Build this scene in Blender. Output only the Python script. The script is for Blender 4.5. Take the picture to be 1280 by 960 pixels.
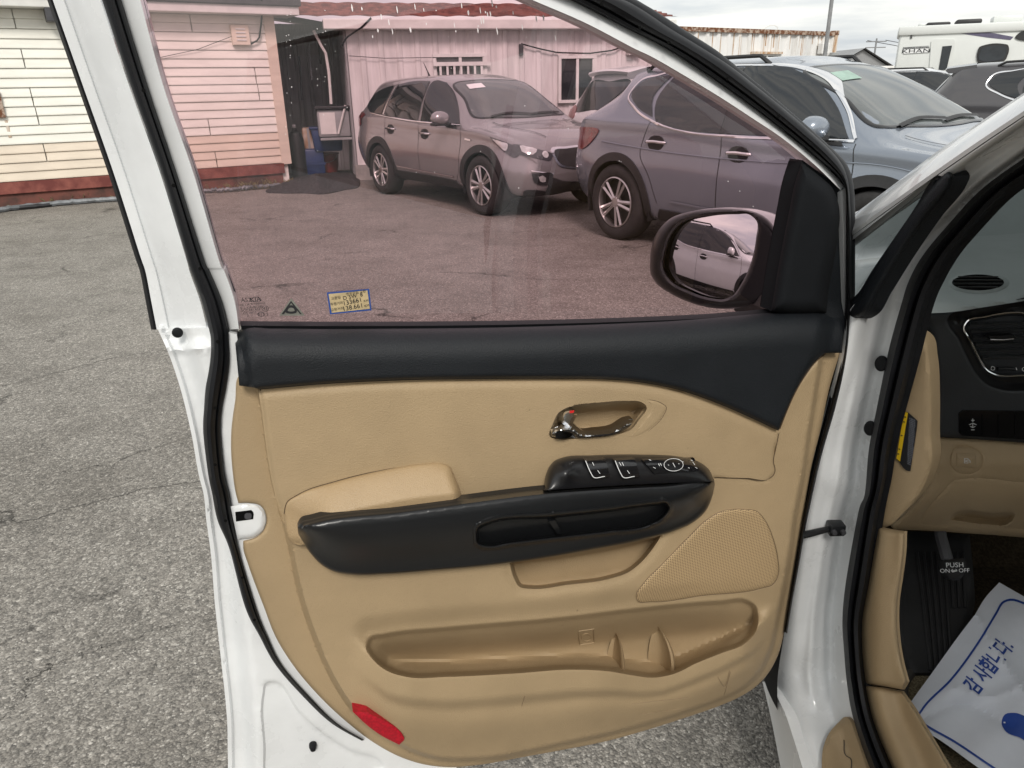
import bpy, bmesh, math, random
import numpy as np
from mathutils import Vector, Matrix
from mathutils.geometry import delaunay_2d_cdt
from mathutils.bvhtree import BVHTree
random.seed(4); rng = np.random.default_rng(4)
scene = bpy.context.scene
for o in list(bpy.data.objects): bpy.data.objects.remove(o)
COL = scene.collection

# ---------------------------------------------------------------- camera
FPX = 930.0; PITCH = math.radians(21.8); ROLL = math.radians(1.15); CAM = np.array([0, 0, 1.45])
fw = np.array([0, math.cos(PITCH), -math.sin(PITCH)]); u0 = np.array([0, math.sin(PITCH), math.cos(PITCH)]); X0 = np.array([1.0, 0, 0])
RT = math.cos(ROLL)*X0 - math.sin(ROLL)*u0; UP = math.cos(ROLL)*u0 + math.sin(ROLL)*X0
cd = bpy.data.cameras.new('camera'); cam = bpy.data.objects.new('camera', cd); COL.objects.link(cam)
cd.sensor_width = 36; cd.lens = 36*FPX/1280; cd.clip_start = 0.02; cd.clip_end = 900
cam.matrix_world = Matrix(((RT[0], UP[0], -fw[0], CAM[0]), (RT[1], UP[1], -fw[1], CAM[1]), (RT[2], UP[2], -fw[2], CAM[2]), (0, 0, 0, 1)))
scene.camera = cam

# ---------------------------------------------------------------- sky, sun, exposure
SUN_EL, SUN_AZ = math.radians(42), math.radians(174)
wd = bpy.data.worlds.new('World'); scene.world = wd; wd.use_nodes = True
nt = wd.node_tree; bg = nt.nodes['Background']; bg.inputs['Strength'].default_value = 0.076
sky = nt.nodes.new('ShaderNodeTexSky'); sky.sky_type = 'NISHITA'; sky.sun_disc = False
sky.sun_elevation = SUN_EL; sky.sun_rotation = SUN_AZ; sky.air_density = 1.0; sky.dust_density = 3.0
tc = nt.nodes.new('ShaderNodeTexCoord'); mp = nt.nodes.new('ShaderNodeMapping'); mp.inputs['Scale'].default_value = (2.2, 2.2, 15)
mp.inputs['Location'].default_value = (3.1, 1.7, 0.4)
cn = nt.nodes.new('ShaderNodeTexNoise'); cn.inputs['Scale'].default_value = 1.6; cn.inputs['Detail'].default_value = 6; cn.inputs['Roughness'].default_value = 0.55
cr_ = nt.nodes.new('ShaderNodeValToRGB'); cr_.color_ramp.elements[0].position = 0.36; cr_.color_ramp.elements[1].position = 0.62
cr_.color_ramp.elements[0].color = (5.0, 5.3, 5.55, 1); cr_.color_ramp.elements[1].color = (8.7, 8.55, 8.0, 1)
mx = nt.nodes.new('ShaderNodeMix'); mx.data_type = 'RGBA'; mx.inputs[0].default_value = 0.88
L = nt.links.new
L(tc.outputs['Generated'], mp.inputs['Vector']); L(mp.outputs[0], cn.inputs['Vector']); L(cn.outputs[0], cr_.inputs[0])
L(sky.outputs[0], mx.inputs[6]); L(cr_.outputs[0], mx.inputs[7]); L(mx.outputs[2], bg.inputs['Color'])
sl = bpy.data.lights.new('sun', 'SUN'); sl.energy = 1.35; sl.angle = math.radians(16); sl.color = (1, 0.96, 0.9)
so = bpy.data.objects.new('sun', sl); COL.objects.link(so)
sd_ = Vector((math.sin(SUN_AZ)*math.cos(SUN_EL), math.cos(SUN_AZ)*math.cos(SUN_EL), math.sin(SUN_EL)))
so.rotation_euler = sd_.to_track_quat('Z', 'Y').to_euler(); so.location = sd_*50
vs = scene.view_settings; vs.view_transform = 'Standard'; vs.look = 'None'; vs.gamma = 1; vs.exposure = 0.93; vs.use_curve_mapping = False
scene.cycles.use_denoising = True
scene.cycles.max_bounces = 9; scene.cycles.transparent_max_bounces = 12; scene.cycles.caustics_reflective = False; scene.cycles.caustics_refractive = False

# ---------------------------------------------------------------- materials
MATS = {}
def mat(name, col, rough=0.5, metal=0.0, var=0.0, vscale=8.0, bump=0.0, bscale=400.0, coat=0.0, spec=0.5, detail=4, stretch=None, col2=None, ramp=(0.4, 0.6), rvar=0.0, bdist=0.001):
    m = bpy.data.materials.new(name); m.use_nodes = True; MATS[name] = m
    t = m.node_tree; p = t.nodes['Principled BSDF']
    p.inputs['Base Color'].default_value = (*col, 1); p.inputs['Roughness'].default_value = rough; p.inputs['Metallic'].default_value = metal
    p.inputs['Coat Weight'].default_value = coat; p.inputs['Coat Roughness'].default_value = 0.04; p.inputs['Specular IOR Level'].default_value = spec
    tc = t.nodes.new('ShaderNodeTexCoord'); src = tc.outputs['Object']
    if stretch:
        mp = t.nodes.new('ShaderNodeMapping'); mp.inputs['Scale'].default_value = stretch; t.links.new(src, mp.inputs[0]); src = mp.outputs[0]
    if var or col2 or rvar:
        n = t.nodes.new('ShaderNodeTexNoise'); n.inputs['Scale'].default_value = vscale; n.inputs['Detail'].default_value = detail; n.inputs['Roughness'].default_value = 0.6
        t.links.new(src, n.inputs['Vector'])
        r = t.nodes.new('ShaderNodeValToRGB'); r.color_ramp.elements[0].position = ramp[0]; r.color_ramp.elements[1].position = ramp[1]
        a = [c*(1-var) for c in col]; b = col2 if col2 else [min(1, c*(1+var)) for c in col]
        r.color_ramp.elements[0].color = (*a, 1); r.color_ramp.elements[1].color = (*b, 1)
        t.links.new(n.outputs[0], r.inputs[0]); t.links.new(r.outputs[0], p.inputs['Base Color'])
        if rvar:
            mr = t.nodes.new('ShaderNodeMapRange'); mr.inputs[1].default_value = 0.3; mr.inputs[2].default_value = 0.7
            mr.inputs[3].default_value = max(0.02, rough-rvar); mr.inputs[4].default_value = rough+rvar
            t.links.new(n.outputs[0], mr.inputs[0]); t.links.new(mr.outputs[0], p.inputs['Roughness'])
    if bump:
        n2 = t.nodes.new('ShaderNodeTexNoise'); n2.inputs['Scale'].default_value = bscale; n2.inputs['Detail'].default_value = 3
        bp = t.nodes.new('ShaderNodeBump'); bp.inputs['Strength'].default_value = bump; bp.inputs['Distance'].default_value = bdist
        t.links.new(src, n2.inputs['Vector']); t.links.new(n2.outputs[0], bp.inputs['Height']); t.links.new(bp.outputs[0], p.inputs['Normal'])
    return m

def thin_glass(name, tint, refl=1.0, dirt=None):
    m = bpy.data.materials.new(name); m.use_nodes = True; MATS[name] = m
    t = m.node_tree; t.nodes.remove(t.nodes['Principled BSDF']); out = t.nodes['Material Output']
    tr = t.nodes.new('ShaderNodeBsdfTransparent'); tr.inputs[0].default_value = (*tint, 1)
    gl = t.nodes.new('ShaderNodeBsdfGlossy'); gl.inputs['Roughness'].default_value = 0.01; gl.inputs[0].default_value = (refl, refl, refl, 1)
    fr = t.nodes.new('ShaderNodeFresnel'); fr.inputs[0].default_value = 1.78
    mx = t.nodes.new('ShaderNodeMixShader'); t.links.new(fr.outputs[0], mx.inputs[0]); t.links.new(tr.outputs[0], mx.inputs[1]); t.links.new(gl.outputs[0], mx.inputs[2])
    t.links.new(mx.outputs[0], out.inputs[0])
    return m

def emit_off(): pass

# ---------------------------------------------------------------- object helpers
PW = {}      # object -> world matrix as numpy
def _reg(o, M): PW[o.name] = M
def top(name, label, cat, loc=(0, 0, 0), rz=0.0, group=None, kind=None):
    o = bpy.data.objects.new(name, None); COL.objects.link(o); o.location = loc; o.rotation_euler = (0, 0, rz); o.empty_display_size = 0.1
    c, s = math.cos(rz), math.sin(rz)
    _reg(o, np.array([[c, -s, 0, loc[0]], [s, c, 0, loc[1]], [0, 0, 1, loc[2]], [0, 0, 0, 1.0]]))
    tag(o, label, cat, group, kind); return o
def tag(o, label=None, cat=None, group=None, kind=None):
    if label: o['label'] = label
    if cat: o['category'] = cat
    if group: o['group'] = group
    if kind: o['kind'] = kind
    return o
def obj(name, V, Fs, m, parent=None, local=False, smooth=True, auto=35, label=None):
    """one mesh object; V in world coordinates (or in the parent's own frame when local)"""
    V = np.asarray(V, float).reshape(-1, 3)
    M = PW[parent.name] if parent else np.eye(4)
    if parent and not local:
        Mi = np.linalg.inv(M); V = V @ Mi[:3, :3].T + Mi[:3, 3]
    me = bpy.data.meshes.new(name); me.from_pydata(V.tolist(), [], [list(map(int, f)) for f in Fs]); me.update()
    if m is not None: me.materials.append(MATS[m] if isinstance(m, str) else m)
    if smooth:
        me.polygons.foreach_set('use_smooth', [True]*len(me.polygons))
        if auto: me.set_sharp_from_angle(angle=math.radians(auto))
    o = bpy.data.objects.new(name, me); COL.objects.link(o)
    if parent: o.parent = parent
    _reg(o, M)
    if label: o['label'] = label
    return o
def inst(name, me, parent, loc, rot=(0, 0, 0), scale=(1, 1, 1)):
    o = bpy.data.objects.new(name, me); COL.objects.link(o); o.parent = parent; o.location = loc; o.rotation_euler = rot; o.scale = scale; return o
def struct(name, V, Fs, m, **k):
    o = obj(name, V, Fs, m, **k); o['kind'] = 'structure'; return o

class MB:
    def __init__(s): s.V = []; s.F = []
    def add(s, V, F):
        n = len(s.V); s.V += [tuple(map(float, v)) for v in V]; s.F += [[i+n for i in f] for f in F]; return s
    def box(s, lo, hi, bev=0.0, M=None):
        x0, y0, z0 = lo; x1, y1, z1 = hi
        if bev <= 0:
            V = [(x0, y0, z0), (x1, y0, z0), (x1, y1, z0), (x0, y1, z0), (x0, y0, z1), (x1, y0, z1), (x1, y1, z1), (x0, y1, z1)]
            F = [(0, 3, 2, 1), (4, 5, 6, 7), (0, 1, 5, 4), (1, 2, 6, 5), (2, 3, 7, 6), (3, 0, 4, 7)]
        else:
            bm = bmesh.new(); bmesh.ops.create_cube(bm, size=1)
            for v in bm.verts: v.co = Vector(((x0+x1)/2+v.co.x*(x1-x0), (y0+y1)/2+v.co.y*(y1-y0), (z0+z1)/2+v.co.z*(z1-z0)))
            bmesh.ops.bevel(bm, geom=list(bm.edges), offset=bev, segments=2, affect='EDGES', profile=0.5)
            bm.verts.index_update(); V = [tuple(v.co) for v in bm.verts]; F = [[v.index for v in f.verts] for f in bm.faces]; bm.free()
        if M is not None: V = [tuple(M @ Vector(v)) for v in V]
        return s.add(V, F)
    def tube(s, pts, r, seg=8, caps=True):
        pts = [Vector(p) for p in pts]; n = len(pts); V = []; F = []
        rs = r if hasattr(r, '__len__') else [r]*n
        up = Vector((0, 0, 1))
        d0 = (pts[1]-pts[0]).normalized()
        a = d0.cross(up) if abs(d0.dot(up)) < 0.95 else d0.cross(Vector((1, 0, 0))); a.normalize()
        for i, p in enumerate(pts):
            d = ((pts[min(i+1, n-1)]-pts[max(i-1, 0)])).normalized()
            a = (a - d*a.dot(d)).normalized(); b = d.cross(a)
            for k in range(seg):
                t = 2*math.pi*k/seg; V.append(tuple(p+(a*math.cos(t)+b*math.sin(t))*rs[i]))
        for i in range(n-1):
            for k in range(seg):
                k2 = (k+1) % seg; F.append((i*seg+k, i*seg+k2, (i+1)*seg+k2, (i+1)*seg+k))
        if caps: F.append(tuple(range(seg))[::-1]); F.append(tuple((n-1)*seg+k for k in range(seg)))
        return s.add(V, F)
    def lathe(s, prof, seg=32, M=None, closed=False):
        """profile (r, h) turned about the y axis"""
        V = []; F = []; n = len(prof)
        for k in range(seg):
            t = 2*math.pi*k/seg
            for (r, h) in prof: V.append((r*math.cos(t), h, r*math.sin(t)))
        for k in range(seg):
            k2 = (k+1) % seg
            for i in range(n-1 if not closed else n):
                j = (i+1) % n; F.append((k*n+i, k*n+j, k2*n+j, k2*n+i))
        if M is not None: V = [tuple(M @ Vector(v)) for v in V]
        return s.add(V, F)
    def build(s, name, m, parent=None, local=False, **k): return obj(name, s.V, s.F, m, parent, local, **k)

# ---------------------------------------------------------------- curves and fields in the plane
def cr(pts, step=4.0, closed=True):
    """smooth curve through the points; a third value marks a sharp corner"""
    n = len(pts); P = np.array([p[:2] for p in pts], float); S = [len(p) > 2 for p in pts]; out = []
    for i in range(n if closed else n-1):
        j = (i+1) % n; p1, p2 = P[i], P[j]
        if closed: p0, p3 = P[i-1], P[(j+1) % n]
        else: p0 = P[i-1] if i > 0 else 2*p1-p2; p3 = P[j+1] if j+1 < n else 2*p2-p1
        d = np.linalg.norm(p2-p1) + 1e-9
        def tang(a, b, c):
            l1 = np.linalg.norm(b-a)+1e-9; l2 = np.linalg.norm(c-b)+1e-9
            return ((b-a)/l1*l2 + (c-b)/l2*l1)/(l1+l2)
        t1 = tang(p0, p1, p2)*d if not S[i] else (p2-p1)
        t2 = tang(p1, p2, p3)*d if not S[j] else (p2-p1)
        k = max(1, int(round(d/step)))
        for q in range(k):
            t = q/k; t_2 = t*t; t_3 = t_2*t
            out.append((2*t_3-3*t_2+1)*p1+(t_3-2*t_2+t)*t1+(-2*t_3+3*t_2)*p2+(t_3-t_2)*t2)
    if not closed: out.append(P[-1])
    return np.array(out)
def segdist(P, A, closed=True):
    B = np.roll(A, -1, 0) if closed else A[1:]
    A0 = A if closed else A[:-1]
    best = np.full(len(P), 1e9)
    for i in range(0, len(A0), 64):
        a = A0[i:i+64][None]; b = B[i:i+64][None]; ab = b-a
        t = np.clip(((P[:, None]-a)*ab).sum(2)/np.maximum((ab**2).sum(2), 1e-12), 0, 1)
        d = np.sqrt((((a+ab*t[..., None])-P[:, None])**2).sum(2)); best = np.minimum(best, d.min(1))
    return best
def inside(P, A):
    B = np.roll(A, -1, 0); c = np.zeros(len(P), bool); x, y = P[:, 0], P[:, 1]
    for (ax, ay), (bx, by) in zip(A, B):
        if ay == by: continue
        k = ((ay > y) != (by > y)) & (x < (bx-ax)*(y-ay)/(by-ay)+ax); c ^= k
    return c
def sdf(P, A):
    d = segdist(P, A); return np.where(inside(P, A), d, -d)      # positive inside
def ss(x, a, b):
    t = np.clip((x-a)/(b-a), 0, 1); return t*t*(3-2*t)
def rnd(d, r):
    """0 at the edge rising to 1 over r like a quarter circle"""
    t = np.clip(d/r, 0, 1); return np.sqrt(np.maximum(0, 1-(1-t)**2))
def off(C, d):
    """points a distance d inside a closed outline (outside when negative)"""
    C = np.asarray(C, float); T = np.roll(C, -1, 0)-np.roll(C, 1, 0); T /= np.linalg.norm(T, axis=1)[:, None]+1e-9
    x, y = C[:, 0], C[:, 1]; s = np.sign((x*np.roll(y, -1)-y*np.roll(x, -1)).sum())
    Q = C + np.stack([-T[:, 1], T[:, 0]], 1)*s*d
    k = segdist(Q, C) > abs(d)*0.93; return Q[k]
def cdt(contour, step, holes=(), extra=(), rings=(), feats=()):
    A = np.asarray(contour, float); lo = A.min(0); hi = A.max(0); RP = []
    for d in rings: RP.append(off(A, d))
    for C, ds in feats:
        for d in ds:
            q = off(C, d) if d else np.asarray(C, float); q = q[inside(q, A)]
            if len(q): RP.append(q[segdist(q, A) > 1.0])
    RP = np.concatenate(RP) if RP else np.zeros((0, 2))
    if len(RP):                      # thin out crowded points
        cell = {}; keep = []
        for i, p in enumerate(RP):
            kx, ky = int(p[0]//1.0), int(p[1]//1.0)
            if all((abs(RP[j]-p) > 0.75).any() for dx in (-1, 0, 1) for dy in (-1, 0, 1) for j in cell.get((kx+dx, ky+dy), ())):
                cell.setdefault((kx, ky), []).append(i); keep.append(i)
        RP = RP[keep]
    gx = np.arange(lo[0]+step*0.5, hi[0], step); gy = np.arange(lo[1]+step*0.5, hi[1], step)
    G = np.stack(np.meshgrid(gx, gy), -1).reshape(-1, 2)
    if len(G):
        G[:, 0] += ((np.round((G[:, 1]-lo[1])/step).astype(int) % 2)*0.5-0.25)*step
        G = G[inside(G, A)]
    if len(G): G = G[segdist(G, A) > step*0.45]
    for h in holes:
        if len(G): G = G[~inside(G, h) & (segdist(G, h) > step*0.45)]
    for e in extra:
        if len(G): G = G[segdist(G, e, False) > step*0.4]
    if len(RP) and len(G):
        ok = np.ones(len(G), bool)
        for i in range(0, len(RP), 256): ok &= (((G[:, None]-RP[None, i:i+256])**2).sum(2).min(1) > (step*0.55)**2)
        G = G[ok]
    G = np.concatenate([G.reshape(-1, 2), RP])
    pts = [Vector((float(p[0]), float(p[1]))) for p in A]; n = len(A); edges = []
    for h in holes:
        b = len(pts); k = len(h); pts += [Vector((float(p[0]), float(p[1]))) for p in h]; edges += [(b+i, b+(i+1) % k) for i in range(k)]
    for e in extra:
        b = len(pts); k = len(e); pts += [Vector((float(p[0]), float(p[1]))) for p in e]; edges += [(b+i, b+i+1) for i in range(k-1)]
    pts += [Vector((float(p[0]), float(p[1]))) for p in G]
    r = delaunay_2d_cdt(pts, edges, [list(range(n))], 1, 1e-5)
    V = np.array([(v.x, v.y) for v in r[0]]); F = np.array([f for f in r[2]], int)
    if len(holes):
        c = V[F].mean(1); keep = np.ones(len(F), bool)
        for h in holes: keep &= ~inside(c, np.asarray(h))
        F = F[keep]
    return V, F
def boundary(F):
    E = {}
    for f in F:
        for a, b in zip(f, np.roll(f, -1)): E[(int(a), int(b))] = 1
    return [e for e in E if (e[1], e[0]) not in E]

# ---------------------------------------------------------------- planes in the world that a view ray can meet
def rays(P):
    P = np.atleast_2d(np.asarray(P, float)); return fw + RT*((P[:, :1]-640)/FPX) - UP*((P[:, 1:2]-480)/FPX)
class Frame:
    def __init__(s, p0, n): s.p0 = np.array(p0, float); s.n = np.array(n, float)/np.linalg.norm(n)
    def at(s, P, w=0.0):
        d = rays(P); return CAM + d*((((s.p0-CAM)@s.n)+w)/(d@s.n))[:, None]
def gnd(px, py, z=0.0): return Frame((0, 0, z), (0, 0, 1)).at([(px, py)])[0]
def sheet(name, contour, w, frame, m, parent, step=5.0, skirt=0.0, holes=(), extra=(), auto=40, label=None, warp=None, rings=(), feats=()):
    V2, F = cdt(contour, step, holes, extra, rings, feats)
    W = w(V2) if callable(w) else np.full(len(V2), float(w))
    V = frame.at(V2, W)
    if warp is not None: V = warp(V)
    a, b, c = V[F[:, 0]], V[F[:, 1]], V[F[:, 2]]
    N = np.cross(b-a, c-a); flip = (N*(CAM-a)).sum() < 0
    if flip: F = F[:, ::-1]
    Vl = V.tolist(); Fl = F.tolist()
    if skirt:
        bd = boundary(F); idx = {}
        for e in bd:
            for i in e:
                if i not in idx:
                    idx[i] = len(Vl); Vl.append(V[i].tolist()); Vl.append((V[i]-frame.n*skirt).tolist())
        for i, j in bd: Fl.append((idx[j], idx[i], idx[i]+1, idx[j]+1))
    return obj(name, Vl, Fl, m, parent, auto=auto, label=label)
def resamp(L, n):
    L = np.asarray(L, float); d = np.r_[0, np.cumsum(np.linalg.norm(np.diff(L, axis=0), axis=1))]; t = np.linspace(0, d[-1], n)
    return np.stack([np.interp(t, d, L[:, k]) for k in range(L.shape[1])], 1)
def ribbon(name, lines, ws, frame, m, parent, n=60, back=0.0, auto=40, sm=True, matched=True, label=None, closed=False):
    """a long strip between traced lines (same point count, matched stations); ws is its height at each line"""
    Ls = []
    for l in lines:
        if matched:
            k = len(l); P = np.array(l, float); t = np.linspace(0, k-1, n); out = []
            for q in t:
                i = min(int(q), k-2); f = q-i; p0 = P[max(i-1, 0)]; p1 = P[i]; p2 = P[i+1]; p3 = P[min(i+2, k-1)]
                if sm: out.append(0.5*((2*p1)+(-p0+p2)*f+(2*p0-5*p1+4*p2-p3)*f*f+(-p0+3*p1-3*p2+p3)*f**3))
                else: out.append(p1+(p2-p1)*f)
            Ls.append(np.array(out))
        else: Ls.append(resamp(cr(l, 3, False) if sm else l, n))
    rows = []
    for l, w in zip(Ls, ws):
        wv = np.interp(np.linspace(0, 1, n), np.linspace(0, 1, len(w)), w) if hasattr(w, '__len__') else w
        rows.append(frame.at(l, wv))
    if back:
        rows = [rows[0]-frame.n*back] + rows + [rows[-1]-frame.n*back]
    V = np.concatenate(rows); F = []; R = len(rows)
    for i in range(R-1):
        for k in range(n-1): F.append((i*n+k, i*n+k+1, (i+1)*n+k+1, (i+1)*n+k))
    if back:
        F.append(tuple(i*n for i in range(R))); F.append(tuple(i*n+n-1 for i in range(R))[::-1])
    a, b, c = [V[[f[i] for f in F[:-2 or None]]] for i in range(3)]
    if (np.cross(b-a, c-a)*(CAM-a)).sum() < 0: F = [f[::-1] for f in F]
    return obj(name, V, F, m, parent, auto=auto, label=label)
def cross_lines(A, B, ts):
    A = np.array(A, float); B = np.array(B, float); return [(A+(B-A)*t) for t in ts]
def text_mesh(body, size=1.0, bold=0.0):
    c = bpy.data.curves.new('lettering', 'FONT'); c.body = body; c.size = size; c.align_x = 'CENTER'; c.align_y = 'CENTER'; c.resolution_u = 3; c.offset = bold
    o = bpy.data.objects.new('lettering', c); COL.objects.link(o); dg = bpy.context.evaluated_depsgraph_get(); dg.update()
    me = o.evaluated_get(dg).to_mesh(); V = np.array([v.co[:] for v in me.vertices]).reshape(-1, 3); F = [list(p.vertices) for p in me.polygons]
    o.evaluated_get(dg).to_mesh_clear(); bpy.data.objects.remove(o); bpy.data.curves.remove(c)
    return V[:, :2], F
def lettering(name, body, origin, ex, ey, m, parent, size=1.0, stretch=1.0, label=None):
    V, F = text_mesh(body, size); o = np.asarray(origin); ex = np.asarray(ex); ey = np.asarray(ey)
    return obj(name, o + V[:, :1]*ex*stretch + V[:, 1:2]*ey, F, m, parent, smooth=False, label=label)
# ---------------------------------------------------------------- palette
mat('white_paint', (0.79, 0.80, 0.80), 0.28, var=0.025, vscale=5, coat=0.6, rvar=0.06)
mat('inner_white_paint', (0.72, 0.735, 0.74), 0.30, var=0.05, vscale=7, coat=0.6, rvar=0.1, detail=8)
mat('beige_trim', (0.362, 0.266, 0.154), 0.58, var=0.04, vscale=7, bump=0.8, bscale=650, bdist=0.0010, rvar=0.06)
mat('beige_leather', (0.35, 0.248, 0.137), 0.45, var=0.03, vscale=10, bump=0.8, bscale=700, bdist=0.001)
mat('charcoal_trim', (0.0085, 0.0105, 0.0132), 0.55, var=0.06, vscale=10, bump=0.8, bscale=650, bdist=0.001, rvar=0.05, spec=0.32)
mat('satin_black', (0.011, 0.0118, 0.013), 0.28, var=0.05, vscale=6, spec=0.4)
mat('switch_black', (0.007, 0.007, 0.008), 0.32, var=0.08, vscale=14)
mat('dark_recess', (0.003, 0.003, 0.003), 0.8, var=0.1, spec=0.1)
mat('seal_rubber', (0.006, 0.0065, 0.008), 0.55, var=0.15, vscale=12, rvar=0.06, spec=0.25)
mat('sail_cloth', (0.0055, 0.0065, 0.008), 0.85, var=0.12, vscale=6, bump=0.4, bscale=700, spec=0.2)
mat('chrome', (0.88, 0.88, 0.89), 0.14, metal=1.0, var=0.02)
mat('red_reflector', (0.36, 0.005, 0.016), 0.45, var=0.2, vscale=260)
mat('smoked_chrome', (0.2, 0.2, 0.21), 0.1, metal=1.0, var=0.1)
mat('scuff_mark', (0.24, 0.175, 0.105), 0.6, var=0.2, vscale=60)
mat('red_dot', (0.6, 0.02, 0.02), 0.4, var=0.05)
mat('print_white', (0.75, 0.76, 0.76), 0.5, var=0.04)
mat('print_black', (0.012, 0.012, 0.014), 0.5, var=0.08)
mat('print_blue', (0.012, 0.05, 0.26), 0.6, var=0.08, vscale=20)
mat('sticker_yellow', (0.72, 0.47, 0.015), 0.45, var=0.05)
mat('sticker_tan', (0.46, 0.36, 0.20), 0.55, var=0.1, vscale=60)
mat('sticker_blue', (0.02, 0.06, 0.24), 0.5, var=0.05)
mat('decal_grey', (0.17, 0.17, 0.145), 0.5, var=0.1, vscale=120)
mat('grime', (0.75, 0.7, 0.7), 0.7, var=0.1)
mat('mirror_glass', (0.86, 0.87, 0.88), 0.01, metal=1.0)
mat('label_print', (0.34, 0.36, 0.42), 0.6, var=0.1)
mat('vent_grey', (0.075, 0.078, 0.082), 0.4, var=0.05)
mat('dash_grey', (0.32, 0.355, 0.352), 0.55, var=0.04, vscale=8, bump=0.45, bscale=900, bdist=0.0008)
mat('dash_black', (0.032, 0.035, 0.039), 0.48, var=0.08, vscale=8, bump=0.7, bscale=600, bdist=0.0008)
mat('piano_black', (0.008, 0.008, 0.009), 0.12, var=0.1, coat=0.4)
mat('carpet', (0.055, 0.042, 0.027), 0.95, var=0.3, vscale=160, bump=1.0, bscale=500, bdist=0.004, spec=0.1)
mat('mat_carpet', (0.20, 0.165, 0.105), 0.95, var=0.35, vscale=260, bump=1.0, bscale=500, bdist=0.004, spec=0.1)
mat('mat_binding', (0.05, 0.045, 0.04), 0.8, var=0.15, vscale=80)
mat('footrest_rubber', (0.012, 0.012, 0.013), 0.6, var=0.15, vscale=20, rvar=0.08)
mat('paper', (0.62, 0.64, 0.69), 0.75, var=0.03, vscale=14, bump=0.15, bscale=60, bdist=0.002)
mat('headliner', (0.60, 0.56, 0.48), 0.9, var=0.05)
# ground and buildings
mat('siding_cream', (0.80, 0.785, 0.71), 0.5, var=0.05, vscale=1.6, stretch=(1, 1, 5), bump=0.05, bscale=30)
mat('plinth_dark', (0.10, 0.05, 0.04), 0.8, var=0.3, vscale=3, col2=(0.17, 0.06, 0.045))
mat('siding_tan', (0.70, 0.61, 0.50), 0.5, var=0.05, vscale=1.6, stretch=(1, 1, 5), bump=0.05, bscale=30)
mat('skirting_red', (0.19, 0.042, 0.034), 0.6, var=0.25, vscale=4, col2=(0.26, 0.08, 0.06))
mat('fascia_white', (0.68, 0.67, 0.64), 0.5, var=0.06, vscale=3)
mat('dark_steel', (0.05, 0.05, 0.055), 0.5, var=0.2, vscale=5)
mat('wall_white', (0.56, 0.54, 0.53), 0.55, vscale=1.3, stretch=(7, 7, 0.7), col2=(0.73, 0.71, 0.70), ramp=(0.34, 0.62), detail=8)
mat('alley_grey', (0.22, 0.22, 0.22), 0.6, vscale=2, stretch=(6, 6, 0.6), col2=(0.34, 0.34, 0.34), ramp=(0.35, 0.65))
mat('roof_red', (0.15, 0.045, 0.035), 0.6, var=0.3, vscale=6, detail=8, col2=(0.23, 0.085, 0.065))
mat('window_white', (0.70, 0.70, 0.68), 0.4, var=0.05)
mat('dark_glass', (0.03, 0.034, 0.038), 0.06, var=0.2, vscale=2)
mat('grey_glass', (0.09, 0.1, 0.1), 0.1, var=0.2, vscale=2)
mat('container_white', (0.60, 0.585, 0.56), 0.55, vscale=1.5, stretch=(5, 5, 0.5), col2=(0.76, 0.755, 0.74), ramp=(0.3, 0.5), detail=7)
mat('rust', (0.20, 0.075, 0.03), 0.8, var=0.3, vscale=12, col2=(0.42, 0.33, 0.26), ramp=(0.45, 0.6))
mat('rust_stain', (0.40, 0.22, 0.10), 0.75, vscale=9, col2=(0.62, 0.55, 0.47), ramp=(0.4, 0.62), stretch=(1, 1, 0.3))
mat('grey_metal', (0.30, 0.31, 0.31), 0.45, var=0.1, vscale=3)
mat('pole_grey', (0.22, 0.225, 0.23), 0.5, var=0.1)
mat('shed_grey', (0.27, 0.275, 0.28), 0.6, var=0.06, vscale=0.6)
mat('rug_dark', (0.045, 0.04, 0.042), 0.95, var=0.3, vscale=20, bump=0.6, bscale=120, bdist=0.004, spec=0.15)
mat('tub_blue', (0.014, 0.035, 0.12), 0.45, var=0.15)
mat('pail_red', (0.2, 0.028, 0.025), 0.45, var=0.2)
mat('tarp_black', (0.02, 0.02, 0.022), 0.5, var=0.2, vscale=15)
mat('concrete', (0.30, 0.29, 0.27), 0.9, var=0.2, vscale=4, bump=0.4, bscale=60, bdist=0.01)
mat('weed', (0.16, 0.13, 0.06), 0.9, var=0.4, vscale=20)
mat('hose_grey', (0.16, 0.17, 0.18), 0.5, var=0.3, vscale=8)
# vehicles
mat('car_grey', (0.31, 0.30, 0.305), 0.26, metal=0.5, var=0.02, vscale=300, coat=0.8)
mat('car_silver_blue', (0.235, 0.265, 0.31), 0.22, metal=0.5, var=0.02, vscale=300, coat=0.8)
mat('car_charcoal', (0.075, 0.072, 0.076), 0.3, metal=0.4, var=0.02, vscale=300, coat=0.8)
mat('car_white', (0.70, 0.71, 0.715), 0.25, var=0.015, coat=0.7)
mat('car_glass', (0.012, 0.014, 0.016), 0.03, var=0.1, spec=0.8, vscale=2)
mat('windscreen', (0.085, 0.095, 0.095), 0.06, var=0.12, spec=1.0, vscale=1.5)
mat('clad_black', (0.022, 0.022, 0.023), 0.55, var=0.15, vscale=10)
mat('tyre', (0.022, 0.021, 0.021), 0.75, var=0.2, vscale=20)
mat('alloy', (0.55, 0.54, 0.53), 0.3, metal=0.9, var=0.08, vscale=10)
mat('rim_dark', (0.03, 0.03, 0.03), 0.5, metal=0.3, var=0.2)
mat('lamp_clear', (0.62, 0.63, 0.63), 0.08, metal=0.35, var=0.2, vscale=9, coat=0.8)
mat('lamp_dark', (0.06, 0.06, 0.065), 0.1, var=0.2, coat=0.8)
mat('lamp_red', (0.17, 0.012, 0.016), 0.15, var=0.25, vscale=12, coat=0.8)
mat('seam_black', (0.015, 0.015, 0.016), 0.6, var=0.1)
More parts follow.
